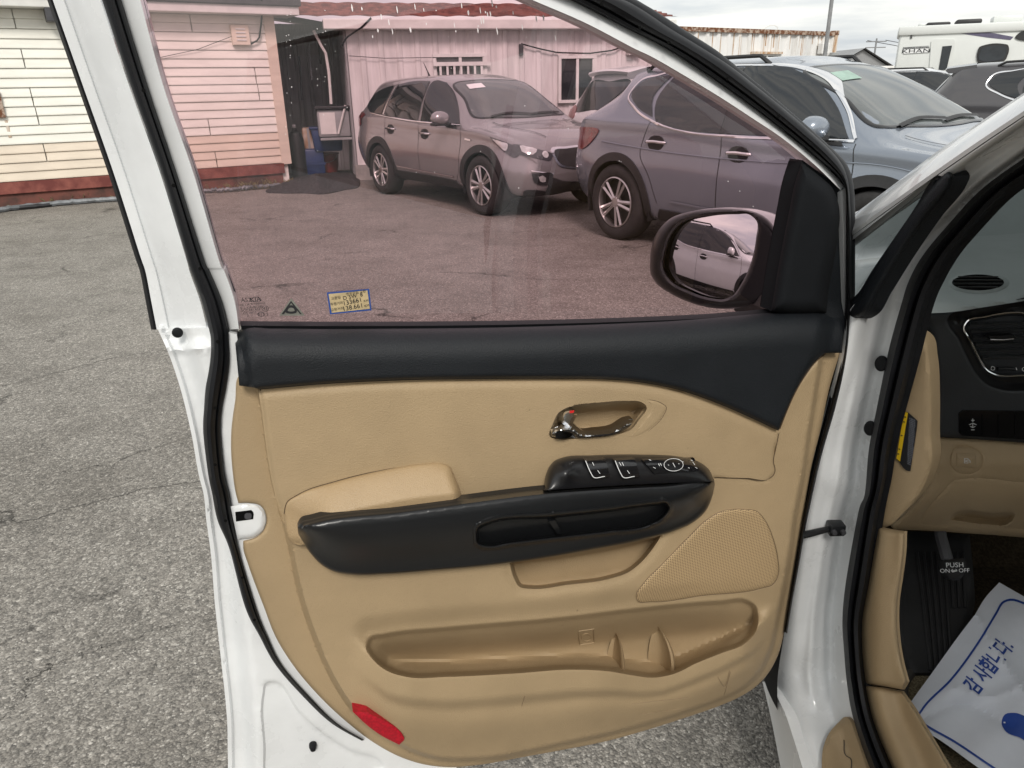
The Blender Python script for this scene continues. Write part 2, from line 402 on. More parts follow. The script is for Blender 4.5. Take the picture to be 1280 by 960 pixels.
mat('rv_white', (0.66, 0.68, 0.66), 0.4, var=0.03, vscale=1.0)
mat('rv_purple', (0.11, 0.10, 0.16), 0.4, var=0.1)
mat('permit_green', (0.30, 0.42, 0.36), 0.6, var=0.1)
thin_glass('door_tint', (0.82, 0.595, 0.64))
mat('seam_brown', (0.07, 0.045, 0.022), 0.7, var=0.1)
thin_glass('clear_glass', (0.86, 0.91, 0.90))
thin_glass('quarter_tint', (0.5, 0.53, 0.53))

def asphalt():
    m = bpy.data.materials.new('asphalt'); m.use_nodes = True; MATS['asphalt'] = m; t = m.node_tree; p = t.nodes['Principled BSDF']; N = t.nodes.new; K = t.links.new
    tc = N('ShaderNodeTexCoord'); o = tc.outputs['Object']
    def noise(sc, det=4, ro=0.6):
        n = N('ShaderNodeTexNoise'); n.inputs['Scale'].default_value = sc; n.inputs['Detail'].default_value = det; n.inputs['Roughness'].default_value = ro; K(o, n.inputs['Vector']); return n
    def ramp(src, stops):
        r = N('ShaderNodeValToRGB'); e = r.color_ramp.elements
        while len(e) < len(stops): e.new(0.5)
        for i, (q, c) in enumerate(stops): e[i].position = q; e[i].color = (*c, 1)
        K(src, r.inputs[0]); return r.outputs[0]
    def mix(f, a, b, mode='MIX'):
        x = N('ShaderNodeMix'); x.data_type = 'RGBA'; x.blend_type = mode
        if isinstance(f, float): x.inputs[0].default_value = f
        else: K(f, x.inputs[0])
        K(a, x.inputs[6]); K(b, x.inputs[7]); return x.outputs[2]
    wob = noise(30, 2); wv = N('ShaderNodeVectorMath'); wv.operation = 'MULTIPLY_ADD'; wv.inputs[1].default_value = (0.012, 0.012, 0.012); K(wob.outputs['Color'], wv.inputs[0]); K(o, wv.inputs[2])
    vo = N('ShaderNodeTexVoronoi'); vo.inputs['Scale'].default_value = 185; K(wv.outputs[0], vo.inputs['Vector'])
    vb = N('ShaderNodeTexVoronoi'); vb.inputs['Scale'].default_value = 80; K(wv.outputs[0], vb.inputs['Vector'])
    sep = N('ShaderNodeSeparateColor'); K(vo.outputs['Color'], sep.inputs[0]); sepb = N('ShaderNodeSeparateColor'); K(vb.outputs['Color'], sepb.inputs[0])
    stone = ramp(sep.outputs[0], [(0.0, (0.10, 0.098, 0.094)), (0.3, (0.185, 0.178, 0.165)), (0.7, (0.285, 0.272, 0.25)), (0.92, (0.40, 0.385, 0.355)), (1.0, (0.66, 0.645, 0.61))])
    big = ramp(sepb.outputs[1], [(0.0, (0.13, 0.127, 0.12)), (0.6, (0.26, 0.248, 0.23)), (0.92, (0.40, 0.385, 0.36)), (1.0, (0.66, 0.64, 0.60))])
    c = mix(0.38, stone, big)
    gap = ramp(vo.outputs['Distance'], [(0.0, (1, 1, 1)), (0.55, (0.95, 0.95, 0.95)), (0.85, (0.58, 0.57, 0.56))])
    c = mix(0.72, c, gap, 'MULTIPLY')
    pat = ramp(noise(0.55, 6, 0.65).outputs[0], [(0.32, (0.76, 0.74, 0.71)), (0.5, (0.97, 0.955, 0.93)), (0.7, (1.13, 1.11, 1.08))])
    c = mix(1.0, c, pat, 'MULTIPLY')
    pat2 = ramp(noise(3.2, 6, 0.7).outputs[0], [(0.33, (0.80, 0.79, 0.78)), (0.52, (1.0, 0.99, 0.98)), (0.75, (1.1, 1.1, 1.09))])
    c = mix(1.0, c, pat2, 'MULTIPLY')
    sta = ramp(noise(0.8, 7, 0.6).outputs[0], [(0.58, (1, 1, 1)), (0.70, (0.86, 0.85, 0.84)), (0.80, (0.72, 0.71, 0.70))]); c = mix(1.0, c, sta, 'MULTIPLY')
    ck = N('ShaderNodeTexVoronoi'); ck.feature = 'DISTANCE_TO_EDGE'; ck.inputs['Scale'].default_value = 0.62
    w2 = noise(2.3, 5, 0.7); wv2 = N('ShaderNodeVectorMath'); wv2.operation = 'MULTIPLY_ADD'; wv2.inputs[1].default_value = (0.55, 0.55, 0.0); K(w2.outputs['Color'], wv2.inputs[0]); K(o, wv2.inputs[2]); K(wv2.outputs[0], ck.inputs['Vector'])
    crk = ramp(ck.outputs['Distance'], [(0.0, (0.25, 0.25, 0.25)), (0.0045, (0.6, 0.6, 0.6)), (0.011, (1, 1, 1))])
    brk = ramp(noise(0.9, 3).outputs[0], [(0.40, (1, 1, 1)), (0.47, (0, 0, 0))]); whi = N('ShaderNodeRGB'); whi.outputs[0].default_value = (1, 1, 1, 1)
    crk = mix(brk, whi.outputs[0], crk)
    c = mix(1.0, c, crk, 'MULTIPLY')
    K(c, p.inputs['Base Color']); p.inputs['Roughness'].default_value = 0.85; p.inputs['Specular IOR Level'].default_value = 0.3
    bp = N('ShaderNodeBump'); bp.inputs['Strength'].default_value = 0.9; bp.inputs['Distance'].default_value = 0.0032; bp.invert = True
    K(vo.outputs['Distance'], bp.inputs['Height'])
    b2 = N('ShaderNodeBump'); b2.inputs['Strength'].default_value = 0.5; b2.inputs['Distance'].default_value = 0.004; b2.invert = True; K(vb.outputs['Distance'], b2.inputs['Height']); K(bp.outputs[0], b2.inputs['Normal'])
    K(b2.outputs[0], p.inputs['Normal'])
asphalt()
# ================================================================ the yard
S = 400.0
n_ = 40
gx = np.sign(np.linspace(-1, 1, n_+1))*np.abs(np.linspace(-1, 1, n_+1))**3*S
V = [(x, y, 0) for y in gx for x in gx]; Fq = [(j*(n_+1)+i, j*(n_+1)+i+1, (j+1)*(n_+1)+i+1, (j+1)*(n_+1)+i) for j in range(n_) for i in range(n_)]
ground = struct('ground', V, Fq, 'asphalt', smooth=False)
mat('crack_dark', (0.085, 0.08, 0.073), 0.95, var=0.3, vscale=30)
def crack(pxs, w0):
    P = np.array([gnd(*q)[:2] for q in pxs]); P = resamp(P, 70); P += np.cumsum(rng.normal(0, 0.004, P.shape), 0)*np.sin(np.linspace(0, math.pi, 70))[:, None] + rng.normal(0, 0.006, P.shape)
    T = np.gradient(P, axis=0); T /= np.linalg.norm(T, axis=1)[:, None]; N_ = np.stack([-T[:, 1], T[:, 0]], 1); w = (w0*0.6*rng.uniform(0.25, 1.0, 70)*np.sin(np.linspace(0.05, math.pi-0.05, 70))**0.4)[:, None]
    V_ = np.c_[np.r_[P+N_*w/2, P-N_*w/2], np.full(140, 0.002)]; obj('crack', V_, [(i, i+1, 71+i, 70+i) for i in range(69)], 'crack_dark', ground, smooth=False)
for pxs, w0 in (([(-60, 498), (60, 470), (130, 452), (205, 440), (300, 425)], 0.010), ([(90, 590), (150, 575), (240, 545)], 0.008), ([(-50, 668), (40, 650), (110, 632), (180, 612), (270, 600)], 0.012), ([(20, 880), (40, 840), (110, 815), (200, 790), (270, 765)], 0.006), ([(0, 900), (22, 870), (60, 830)], 0.006), ([(310, 262), (420, 258), (520, 268)], 0.012), ([(560, 330), (700, 322), (820, 330)], 0.009), ([(330, 330), (400, 318), (520, 312)], 0.008)):
    crack(pxs, w0)

class Wall:
    """a vertical wall line: s runs along it, z up, t out of it towards the yard"""
    def __init__(s, a, b):
        s.a = np.array([a[0], a[1], 0.0]); e = np.array([b[0]-a[0], b[1]-a[1], 0.0]); s.L = np.linalg.norm(e); s.e = e/s.L; s.n = np.array([s.e[1], -s.e[0], 0]); s.f = Frame(s.a, s.n)
    def p(s, u, z, t=0.0): return s.a + s.e*u + np.array([0, 0, z]) + s.n*t
    def sz(s, px, py):
        q = s.f.at([(px, py)])[0]-s.a; return float(q@s.e), float(q[2])
    def M(s): return Matrix(((s.e[0], s.n[0]*-1, 0, s.a[0]), (s.e[1], s.n[1]*-1, 0, s.a[1]), (0, 0, 1, 0), (0, 0, 0, 1)))
    def box(s, mb, u0, u1, z0, z1, t0, t1, bev=0.0): return mb.box((u0, -t1, z0), (u1, -t0, z1), bev, s.M())

# ---- the sided hut
W1 = Wall(gnd(0, 262), gnd(365, 231)); cs, cz = W1.L, 0
zb = W1.sz(360, 203)[1]; zt = W1.sz(0, 10)[1]; 
hut = top('sided_hut', 'low hut clad in cream and tan horizontal siding with dark red skirting', 'building', tuple(W1.a), math.atan2(W1.e[1], W1.e[0]))
u_lo, u_hi = -5.0, W1.L
mb = MB(); W1.box(mb, u_lo, u_hi-0.02, 0.0, zt, -4.0, -0.03); hw = mb.build('wall', 'siding_cream', hut, smooth=False)
NR = 9; ph = (zt-zb)/NR
def lap_profile():   # two laps, (t, z) from bottom to top
    h = ph/2; return [(0.0, 0.0), (0.024, 0.003), (0.024, 0.018), (0.006, h-0.004), (0.0, h), (0.024, h+0.003), (0.024, h+0.018), (0.006, ph-0.004)]
prof = lap_profile()
jn = {0: [W1.sz(57, 194)[0], W1.sz(270, 200)[0]], 1: [W1.sz(48, 152)[0]-0.0, W1.sz(262, 164)[0]], 2: [W1.sz(37, 110)[0]], 3: [W1.sz(27, 66)[0], W1.sz(321, 124)[0]], 4: [W1.sz(318, 87)[0]], 5: [W1.sz(17, 23)[0]], 6: [W1.sz(150, 80)[0]], 7: [], 8: []}
rows_px = [(57, 194), (48, 152), (37, 110), (27, 66), (17, 23)]
def row_of(px, py): return int((W1.sz(px, py)[1]-zb)/ph)
jn = {i: [] for i in range(NR)}
for q in [(57, 194), (48, 152), (37, 110), (27, 66), (17, 23), (270, 200), (262, 164), (324, 124), (318, 87), (150, 100), (165, 150), (240, 40)]:
    r_ = row_of(*q)
    if 0 <= r_ < NR: jn[r_].append(W1.sz(*q)[0])
for r_ in range(NR):
    cuts = sorted([u_lo, u_lo+1.1+0.37*(r_ % 3)] + jn[r_] + [u_hi-0.12])
    for a_, b_ in zip(cuts[:-1], cuts[1:]):
        if b_-a_ < 0.05: continue
        V = []; jit = random.uniform(-0.0015, 0.0015)
        for u in (a_+0.006, b_-0.006):
            for (t, z) in prof: V.append(W1.p(u, zb+r_*ph+z, t+jit))
        k = len(prof); Fq = [(i, k+i, k+i+1, i+1) for i in range(k-1)] + [tuple(range(k)), tuple(range(2*k-1, k-1, -1))]
        obj('siding_panel', V, Fq, 'siding_tan' if r_ < 2 else 'siding_cream', hw, smooth=False)
mb = MB(); W1.box(mb, u_hi-0.13, u_hi+0.03, zb-0.02, zt, -0.02, 0.03); mb.build('corner_trim', 'siding_tan', hut, smooth=False)
zs = W1.sz(0, 245)[1]
mb = MB(); W1.box(mb, u_lo, u_hi-0.1, zb-0.16, zb-0.005, -0.02, 0.035); mb.build('skirting', 'skirting_red', hut, smooth=False)
mb = MB(); W1.box(mb, u_lo, u_hi-0.13, 0.0, zb-0.162, -0.06, 0.0); mb.build('plinth', 'plinth_dark', hut, smooth=False)
mb = MB(); W1.box(mb, u_lo, u_hi+0.35, zt+0.0, zt+0.12, -0.3, 0.30, 0.01); mb.build('fascia', 'fascia_white', hut, smooth=False)
mb = MB(); W1.box(mb, u_lo, u_hi+0.38, zt+0.122, zt+0.22, -0.35, 0.34, 0.01); mb.build('roof_edge', 'dark_steel', hut, smooth=False)
mb = MB(); W1.box(mb, u_lo, u_hi+0.3, zt+0.222, zt+0.5, -4.0, 0.2); mb.build('roof', 'fascia_white', hut, smooth=False)
ub, zbx = W1.sz(299, 45)
mb = MB(); W1.box(mb, ub-0.13, ub+0.13, zbx-0.13, zbx+0.15, 0.02, 0.10, 0.008); vb_ = mb.build('vent_box', 'siding_tan', hut, smooth=False)
for k in range(4):
    mb = MB(); W1.box(mb, ub-0.07, ub+0.07, zbx-0.07+k*0.05, zbx-0.05+k*0.05, 0.101, 0.112); mb.build('louvre', 'fascia_white', vb_, smooth=False)
mb = MB(); pts = [W1.p(ub+0.12, zbx-0.12, 0.06), W1.p(ub+0.27, zbx-0.05, 0.07), W1.p(ub+0.33, zbx+0.15, 0.07), W1.p(ub+0.36, zt, 0.08), W1.p(ub+0.3, zt+0.2, 0.36)]
mb.tube(resamp(np.array(pts), 14), 0.014, 6); mb.build('cable', 'seal_rubber', hut)
mb = MB(); ul, zl = W1.sz(190, 74); mb.tube([W1.p(ul, zl, 0.05), W1.p((ul+ub)/2, (zl+zbx)/2-0.03, 0.05), W1.p(ub-0.1, zbx, 0.06)], 0.004, 5); mb.build('wire', 'seal_rubber', hut)
ux, zx = W1.sz(62, 12); mb = MB(); W1.box(mb, ux-0.08, ux+0.06, zt-0.16, zt+0.0, 0.05, 0.30, 0.006); mb.build('eave_bracket', 'dark_steel', hut, smooth=False)
ux, zx = W1.sz(3, 142)
mb = MB(); W1.box(mb, ux-0.1, ux+0.03, zx-0.05, zx+0.28, 0.02, 0.06, 0.006); mb.build('hinge_plate', 'rust', hut, smooth=False)
ux, zx = W1.sz(10, 160); mb = MB(); W1.box(mb, ux-0.02, ux+0.015, zx-0.12, zx+0.1, 0.0165, 0.0195); mb.build('rust_streak', 'rust_stain', hut, smooth=False)
# hoses and rubble along its foot
def ground_line(name, pxs, r, m, label, cat, z=None, wob=0.01):
    P = np.array([gnd(x, y) for x, y in pxs]); P = resamp(cr([tuple(p[:2]) for p in P], 0.15, False), 60); P3 = np.c_[P, np.full(len(P), (z or r))]
    P3[:, 2] += np.abs(rng.normal(0, wob, len(P3)))*0.5
    o = MB().tube(P3, r, 7).build(name, m); return tag(o, label, cat)
ground_line('hose', [(-60, 274), (30, 262), (90, 256), (160, 251)], 0.035, 'hose_grey', 'grey hose lying along the foot of the sided hut', 'hose')
ground_line('hose', [(-60, 270), (60, 259), (110, 252), (175, 246), (240, 246)], 0.03, 'tarp_black', 'black hose lying behind the grey one by the hut', 'hose')
ground_line('pipe', [(250, 242), (290, 240), (330, 236), (352, 234)], 0.03, 'hose_grey', 'dark pipe by the hut corner, beside the dry weeds', 'pipe', wob=0.03)
def weeds(name, px, py, spread, n, label):
    c = gnd(px, py); V = []; F = []
    for i in range(n):
        x = c + W1.e*random.gauss(0, spread) + W1.n*random.gauss(0, 0.06); h = random.uniform(0.04, 0.16); a = random.uniform(0, 6.28); d = np.array([math.cos(a), math.sin(a), 0]); l = d*random.uniform(0.02, 0.14)
        b = len(V); p_ = np.array([-d[1], d[0], 0])*0.005
        V += [x+p_, x-p_, x+l*0.5+[0, 0, h*0.7], x+l+[0, 0, h]]; F += [(b, b+1, b+2), (b, b+2, b+3)]
    o = obj(name, V, F, 'weed', smooth=False); tag(o, label, 'weeds', kind='stuff')
weeds('weeds', 85, 254, 0.32, 150, 'dry weeds at the foot of the hut')
weeds('weeds', 325, 236, 0.3, 160, 'dry weeds by the hut corner')
weeds('weeds', 12, 260, 0.15, 50, 'dry weeds beside the red plinth')

# ---- the white metal building
W2 = Wall(gnd(449, 225), gnd(800, 208.0)); 
zt2 = W2.sz(470, 36)[1]; u_end = W2.sz(815, 100)[0]
shop = top('metal_building', 'white corrugated metal building with red tiled roof behind parked cars', 'building', tuple(W2.a), math.atan2(W2.e[1], W2.e[0]))
def corrug(w, u0, u1, z0, z1, pitch, dep, t0=0.0):
    us = []; u = u0
    while u < u1:
        us += [(u, 0), (u+pitch*0.62, 0), (u+pitch*0.70, dep), (u+pitch*0.92, dep)]; u += pitch
    us = [(min(a, u1), t) for a, t in us]
    V = []; F = []
    for a, t in us: V += [w.p(a, z0, t0+t), w.p(a, z1, t0+t)]
    for i in range(len(us)-1): F.append((2*i, 2*i+2, 2*i+3, 2*i+1))
    return V, F
V, F = corrug(W2, 0.0, u_end, 0.25, zt2, 0.30, 0.022); sw = obj('wall', V, F, 'wall_white', shop, smooth=False)
mb = MB(); W2.box(mb, 0.02, u_end-0.02, 0.0, zt2, -5.0, -0.02); mb.build('core', 'wall_white', shop, smooth=False)
mb = MB(); W2.box(mb, -0.05, u_end+0.02, 0.0, 0.25, -0.1, 0.06); mb.build('base', 'concrete', shop, smooth=False)
mb = MB(); W2.box(mb, -0.35, u_end+0.3, zt2-0.02, zt2+0.13, -0.1, 0.26, 0.015); mb.build('gutter', 'fascia_white', shop, smooth=False)
# tiled roof: rows of pressed steps
V = []; F = []; nc, nr = 150, 9; roof_d = 2.0; rise = 0.40
us = np.linspace(-2.6, u_end+0.35, nc)
prof2 = []
for r_ in range(nr):
    f0 = r_/nr; f1 = (r_+1)/nr
    prof2 += [(f0, 0.03), (f1-0.002, 0.0)]
for f, dz in prof2:
    for i, u in enumerate(us): V.append(W2.p(u, zt2+0.135+f*rise+dz+0.018*abs(math.sin(u*7.5)), 0.2-f*roof_d))
for j in range(len(prof2)-1):
    for i in range(nc-1): F.append((j*nc+i, j*nc+i+1, (j+1)*nc+i+1, (j+1)*nc+i))
obj('roof', V, F, 'roof_red', shop, smooth=False)
def window_unit(w, bld, x0, y0, x1, y1, bars, leaf=2, glass='grey_glass', transom=None):
    ua, za = w.sz(x0, y1); ub_, zb_ = w.sz(x1, y0)
    mb = MB(); fr = 0.05
    w.box(mb, ua-fr, ub_+fr, zb_, zb_+fr, 0.0, 0.07); w.box(mb, ua-fr, ub_+fr, za-fr, za, 0.0, 0.08); w.box(mb, ua-fr, ua, za, zb_, 0.0, 0.068); w.box(mb, ub_, ub_+fr, za, zb_, 0.0, 0.068)
    win = mb.build('window', 'window_white', bld, smooth=False)
    for k in range(leaf):
        a_ = ua+(ub_-ua)*k/leaf; b_ = ua+(ub_-ua)*(k+1)/leaf
        mb = MB(); w.box(mb, a_+0.02, b_-0.02, za, zb_, 0.023, 0.03); mb.build('pane', glass, win, smooth=False)
        mb = MB(); w.box(mb, b_-0.025, b_+0.025, za, zb_, 0.03, 0.06); mb.build('sash', 'window_white', win, smooth=False)
    if transom:
        mb = MB(); w.box(mb, ua-0.06, ub_+0.1, transom-0.03, transom+0.03, 0.1, 0.13); mb.build('rail', 'window_white', win, smooth=False)
    for k in range(bars):
        u = ua+(ub_-ua)*(k+0.5)/bars
        mb = MB(); w.box(mb, u-0.018, u+0.018, za, (transom or zb_), 0.1, 0.12); mb.build('bar', 'window_white', win, smooth=False)
    return win
window_unit(W2, shop, 547, 71, 604, 128, 7, transom=W2.sz(575, 80)[1])
window_unit(W2, shop, 700, 73, 741, 125, 0, glass='dark_glass')
ua, za = W2.sz(790, 63); mb = MB(); W2.box(mb, ua-0.12, ua+0.12, za-0.08, za+0.1, 0.02, 0.14, 0.01); mb.build('junction_box', 'fascia_white', shop, smooth=False)
ua, za = W2.sz(650, 60); mb = MB(); W2.box(mb, ua-0.03, ua+0.04, za-0.12, za+0.06, 0.02, 0.08, 0.01); mb.build('bracket', 'dark_steel', shop, smooth=False)
def sag(name, w, bld, pxs, r, m='seal_rubber', t=0.07):
    P = [w.p(*w.sz(*q), t) for q in pxs]; P = np.array(P); out = []
    for k in range(P.shape[1]): out.append(np.interp(np.linspace(0, 1, 24), np.linspace(0, 1, len(P)), P[:, k]))
    MB().tube(np.array(out).T, r, 5).build(name, m, bld)
sag('cable', W2, shop, [(650, 55), (672, 61), (695, 66), (735, 67), (765, 63), (790, 52)], 0.012)
sag('cable', W2, shop, [(436, 70), (480, 73), (545, 72)], 0.005)
sag('cable', W2, shop, [(425, 60), (432, 48), (450, 36), (462, 24)], 0.014, t=0.27)
# side wall of the building facing the alley
Wside = Wall(W2.p(0, 0, -4.2), W2.p(0, 0, 0.02))
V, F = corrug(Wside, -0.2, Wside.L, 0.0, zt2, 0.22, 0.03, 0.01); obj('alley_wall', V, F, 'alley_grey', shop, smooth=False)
# hut's flank and the back of the alley
Wa = Wall(W1.p(W1.L+0.02, 0, -0.3), W1.p(W1.L+0.9, 0, -2.6)); Wb = Wall(W1.p(W1.L-0.6, 0, -2.0), W2.p(0.2, 0, -2.0))
V, F = corrug(Wb, -0.4, Wb.L, 0.0, zt2+0.2, 0.22, 0.03); ao = obj('alley_fence', V, F, 'alley_grey', smooth=False); tag(ao, 'grey corrugated metal fence closing the dark gap between the buildings', 'fence')
mb = MB(); mb.add([W1.p(W1.L-0.8, zt+0.16, -0.3), W2.p(0.3, zt2-0.02, -0.3), W2.p(0.3, zt2+0.1, -2.4), W1.p(W1.L-0.8, zt+0.3, -2.4)], [(0, 1, 2, 3)]); mb.add([W1.p(W1.L-0.8, zt+0.2, -0.3), W2.p(0.3, zt2+0.02, -0.3), W2.p(0.3, zt2+0.14, -2.4), W1.p(W1.L-0.8, zt+0.34, -2.4)], [(0, 1, 2, 3)])
ac = mb.build('alley_canopy', 'dark_steel', None, smooth=False); tag(ac, 'dark sheet canopy roofing the gap between hut and metal building', 'canopy')
# things in the gap
FA = Frame((W2.a + W2.n*-0.5), W2.n)
def gapbox(name, x0, y0, x1, y1, m, label, cat, d=0.4, t=-0.4, bev=0.03, onfloor=False):
    f = Frame(W2.a + W2.n*t, W2.n); a = f.at([(x0, y1)])[0]; b = f.at([(x1, y0)])[0]
    z0 = 0.0 if onfloor else a[2]; z1 = b[2]; L_ = float((b-a)@W2.e)
    o = MB().box((0, 0, 0), (L_, d, z1-z0), bev).build('tmp', m); V = np.array([v.co[:] for v in o.data.vertices]); Fs = [list(p.vertices) for p in o.data.polygons]; bpy.data.objects.remove(o)
    base = np.array([a[0], a[1], z0]); R_ = math.atan2(W2.e[1], W2.e[0])
    e = top(name, label, cat, tuple(base), R_); return e, V, Fs, L_, z1-z0
e, V, Fs, L_, h_ = gapbox('open_cabinet', 399, 136, 436, 172, 'grey_metal', 'grey metal cabinet on brackets in the gap between the buildings', 'cabinet', t=-0.25)
obj('case', V, Fs, 'grey_metal', e, local=True)
mb = MB(); mb.box((0.04, -0.012, 0.05), (L_*0.55, -0.002, h_-0.05)); mb.build('door', 'fascia_white', e, local=True, smooth=False)
mb = MB(); mb.tube([(L_*0.6, -0.03, 0.05), (L_*0.9, -0.03, h_+0.06)], 0.02, 6); mb.build('strut', 'fascia_white', e, local=True)
mb = MB(); mb.box((-0.03, -0.05, h_+0.002), (L_+0.03, 0.3, h_+0.05), 0.01); mb.build('lid', 'tarp_black', e, local=True, smooth=False)
mb = MB(); mb.box((0.02, 0.0, -0.05), (L_+0.08, 0.35, -0.01), 0.004); mb.build('shelf', 'grey_metal', e, local=True, smooth=False)
e, V, Fs, L_, h_ = gapbox('blue_tub', 391, 158, 428, 190, 'tub_blue', 'blue plastic tub under the grey cabinet', 'tub', t=-0.55)
V[:, 0] = L_/2+(V[:, 0]-L_/2)*(0.85+0.15*V[:, 2]/h_); obj('shell', V, Fs, 'tub_blue', e, local=True)
MB().box((-0.02, -0.02, h_-0.04), (L_+0.02, 0.42, h_+0.002), 0.008).build('rim', 'tub_blue', e, local=True)
e, V, Fs, L_, h_ = gapbox('blue_crate', 376, 186, 404, 215, 'tub_blue', 'dark blue crate on the ground left of the red pail', 'crate', t=-0.6, onfloor=True)
obj('shell', V, Fs, 'tub_blue', e, local=True); MB().box((-0.015, -0.015, h_*0.45), (L_+0.015, 0.0, h_*0.55)).build('rib', 'tub_blue', e, local=True, smooth=False)
c = gnd(411, 219); e = top('red_pail', 'round red pail below the blue tub', 'pail', tuple(c))
MB().lathe([(0.0, 0.0), (0.15, 0.0), (0.19, 0.17), (0.21, 0.36), (0.225, 0.37), (0.225, 0.39), (0.0, 0.385)], 24, Matrix.Rotation(math.pi/2, 4, 'X')).build('pail_body', 'pail_red', e, local=True)
MB().tube([(0.22*math.cos(t), -0.2, 0.36-0.12*math.sin(t)) for t in np.linspace(0, math.pi, 12)], 0.006, 5).build('handle', 'grey_metal', e, local=True)
e, V, Fs, L_, h_ = gapbox('gas_bottle', 364, 160, 378, 214, 'tarp_black', 'tall dark cylinder beside the hut corner', 'cylinder', t=-0.5, onfloor=True)
r_ = L_/2
MB().lathe([(0, 0), (r_, 0), (r_*1.05, 0.05), (r_, 0.1), (r_, h_*0.78), (r_*0.75, h_*0.9), (r_*0.3, h_*0.95), (r_*0.3, h_), (0, h_)], 20, Matrix.Translation((r_, 0.1, 0)) @ Matrix.Rotation(math.pi/2, 4, 'X')).build('bottle', 'tarp_black', e, local=True)
MB().box((r_-0.03, 0.06, h_), (r_+0.03, 0.14, h_+0.06), 0.01).build('valve', 'grey_metal', e, local=True)
e, V, Fs, L_, h_ = gapbox('cardboard_carton', 380, 160, 392, 188, 'rust_stain', 'brown carton standing behind the blue tub', 'carton', t=-0.8)
obj('box', V, Fs, 'rust_stain', e, local=True); MB().box((L_*0.4, -0.004, 0), (L_*0.6, -0.001, h_)).build('tape', 'grey_metal', e, local=True, smooth=False)
for k, (x, y0, y1) in enumerate([(374, 70, 125), (386, 60, 100), (397, 40, 80)]):
    f = Frame(W2.a+W2.n*-0.7, W2.n); P = [f.at([(x+dx, y)])[0] for dx, y in ((0, y0), (2, (y0+y1)/2), (4, y1))]
    o = MB().tube(P, 0.018, 6).build('hanging_hose', 'tarp_black' if k != 1 else 'hose_grey'); tag(o, ['black hose hanging on the alley wall nearest the hut', 'grey hose hanging on the alley wall in the middle', 'black cable hanging under the alley canopy'][k], 'hose')
f = Frame(W2.a+W2.n*-0.2, W2.n)
o = MB().tube([f.at([q])[0] for q in ((392, 38), (402, 58), (407, 66), (411, 90), (414, 130))], 0.025, 7).build('downpipe', 'fascia_white'); tag(o, 'pale downpipe running down to the grey cabinet', 'pipe')
# the dark rug dropped on the asphalt
rc = cr([(332, 240), (350, 229), (372, 220), (420, 214), (449, 222), (450, 232), (430, 238), (404, 243), (380, 242), (352, 242)], 4)
V2, F = cdt(rc, 4); G0 = np.array([gnd(*p) for p in V2]); bump = 0.03+0.05*ss(sdf(V2, rc), 0, 10)+0.16*np.exp(-((V2[:, 0]-397)/9)**2-((V2[:, 1]-236)/7)**2)+0.05*np.exp(-((V2[:, 0]-372)/12)**2-((V2[:, 1]-236)/5)**2)+rng.normal(0, 0.004, len(V2))
bump[segdist(V2, rc) < 0.5] = 0.012
G0[:, 2] = bump; G1 = G0.copy(); G1[:, 2] = 0.002
bd = boundary(F); n0 = len(G0)
Fa = [list(f)[::-1] for f in F] + [(j, i, n0+i, n0+j) for i, j in bd]
o = obj('dropped_rug', np.r_[G0, G1], Fa, 'rug_dark'); tag(o, 'crumpled dark grey rug lying on the asphalt before the gap', 'rug')

# ---- the shipping container
a = Frame((0, 17, 0), (0, -1, 0)).at([(851, 31)])[0]
fz = Frame((0, 0, 2.59), (0, 0, 1)); A_ = fz.at([(851, 33)])[0]; B_ = fz.at([(1047, 40)])[0]
W3 = Wall(A_, B_); cont = top('shipping_container', 'rusty white shipping container used as an office, behind the silver blue car', 'container', tuple(W3.a), math.atan2(W3.e[1], W3.e[0]))
u0_, u1_ = -3.0, W3.L
V, F = corrug(W3, u0_, u1_-0.1, 0.15, 2.50, 0.36, 0.045, -0.05); cw = obj('wall', V, F, 'container_white', cont, smooth=False)
mb = MB(); W3.box(mb, u0_, u1_-0.02, 0.12, 2.56, -2.4, -0.06); mb.build('core', 'container_white', cont, smooth=False)
mb = MB(); W3.box(mb, u0_, u1_-0.12, 2.5, 2.59, -0.06, 0.03); mb.build('top_rail', 'rust', cont, smooth=False)
mb = MB(); W3.box(mb, u0_, u1_-0.12, 0.0, 0.15, -0.06, 0.03); mb.build('bottom_rail', 'rust', cont, smooth=False)
mb = MB(); W3.box(mb, u1_-0.12, u1_, 0.0, 2.59, -0.1, 0.035); mb.build('corner_post', 'rust_stain', cont, smooth=False)
for z in (0.0, 2.52):
    mb = MB(); W3.box(mb, u1_-0.14, u1_+0.015, z, z+0.1, -0.12, 0.05, 0.01); mb.build('corner_casting', 'rust', cont, smooth=False)
for i in range(26):
    u = random.uniform(u0_+2.4, u1_-0.2); w_ = random.uniform(0.01, 0.035); l_ = random.uniform(0.1, 0.95)
    mb = MB(); k = (u-u0_)/0.36 % 1; W3.box(mb, u, u+w_, 2.5-l_, 2.499, -0.004 if 0.68 < k < 0.93 else -0.049, 0.0 if 0.68 < k < 0.93 else -0.044); mb.build('rust_streak', 'rust_stain', cont, smooth=False)
window_unit(W3, cont, 937, 70, 972, 110, 0, leaf=2, glass='dark_glass')
ua, za = W3.sz(955, 66); mb = MB(); W3.box(mb, ua-0.5, ua+0.55, za-0.03, za+0.02, 0.0, 0.12); mb.build('drip_rail', 'rust_stain', cont, smooth=False)
ua, za = W3.sz(1026, 61); mb = MB(); W3.box(mb, ua-0.14, ua+0.14, za-0.13, za+0.13, 0.0, 0.16, 0.02); mb.build('vent_hood', 'container_white', cont, smooth=False)
ua, za = W3.sz(1041, 69); mb = MB(); W3.box(mb, ua-0.16, ua+0.12, za-0.12, za+0.06, 0.0, 0.1, 0.01); mb.build('socket_box', 'grey_metal', cont, smooth=False)
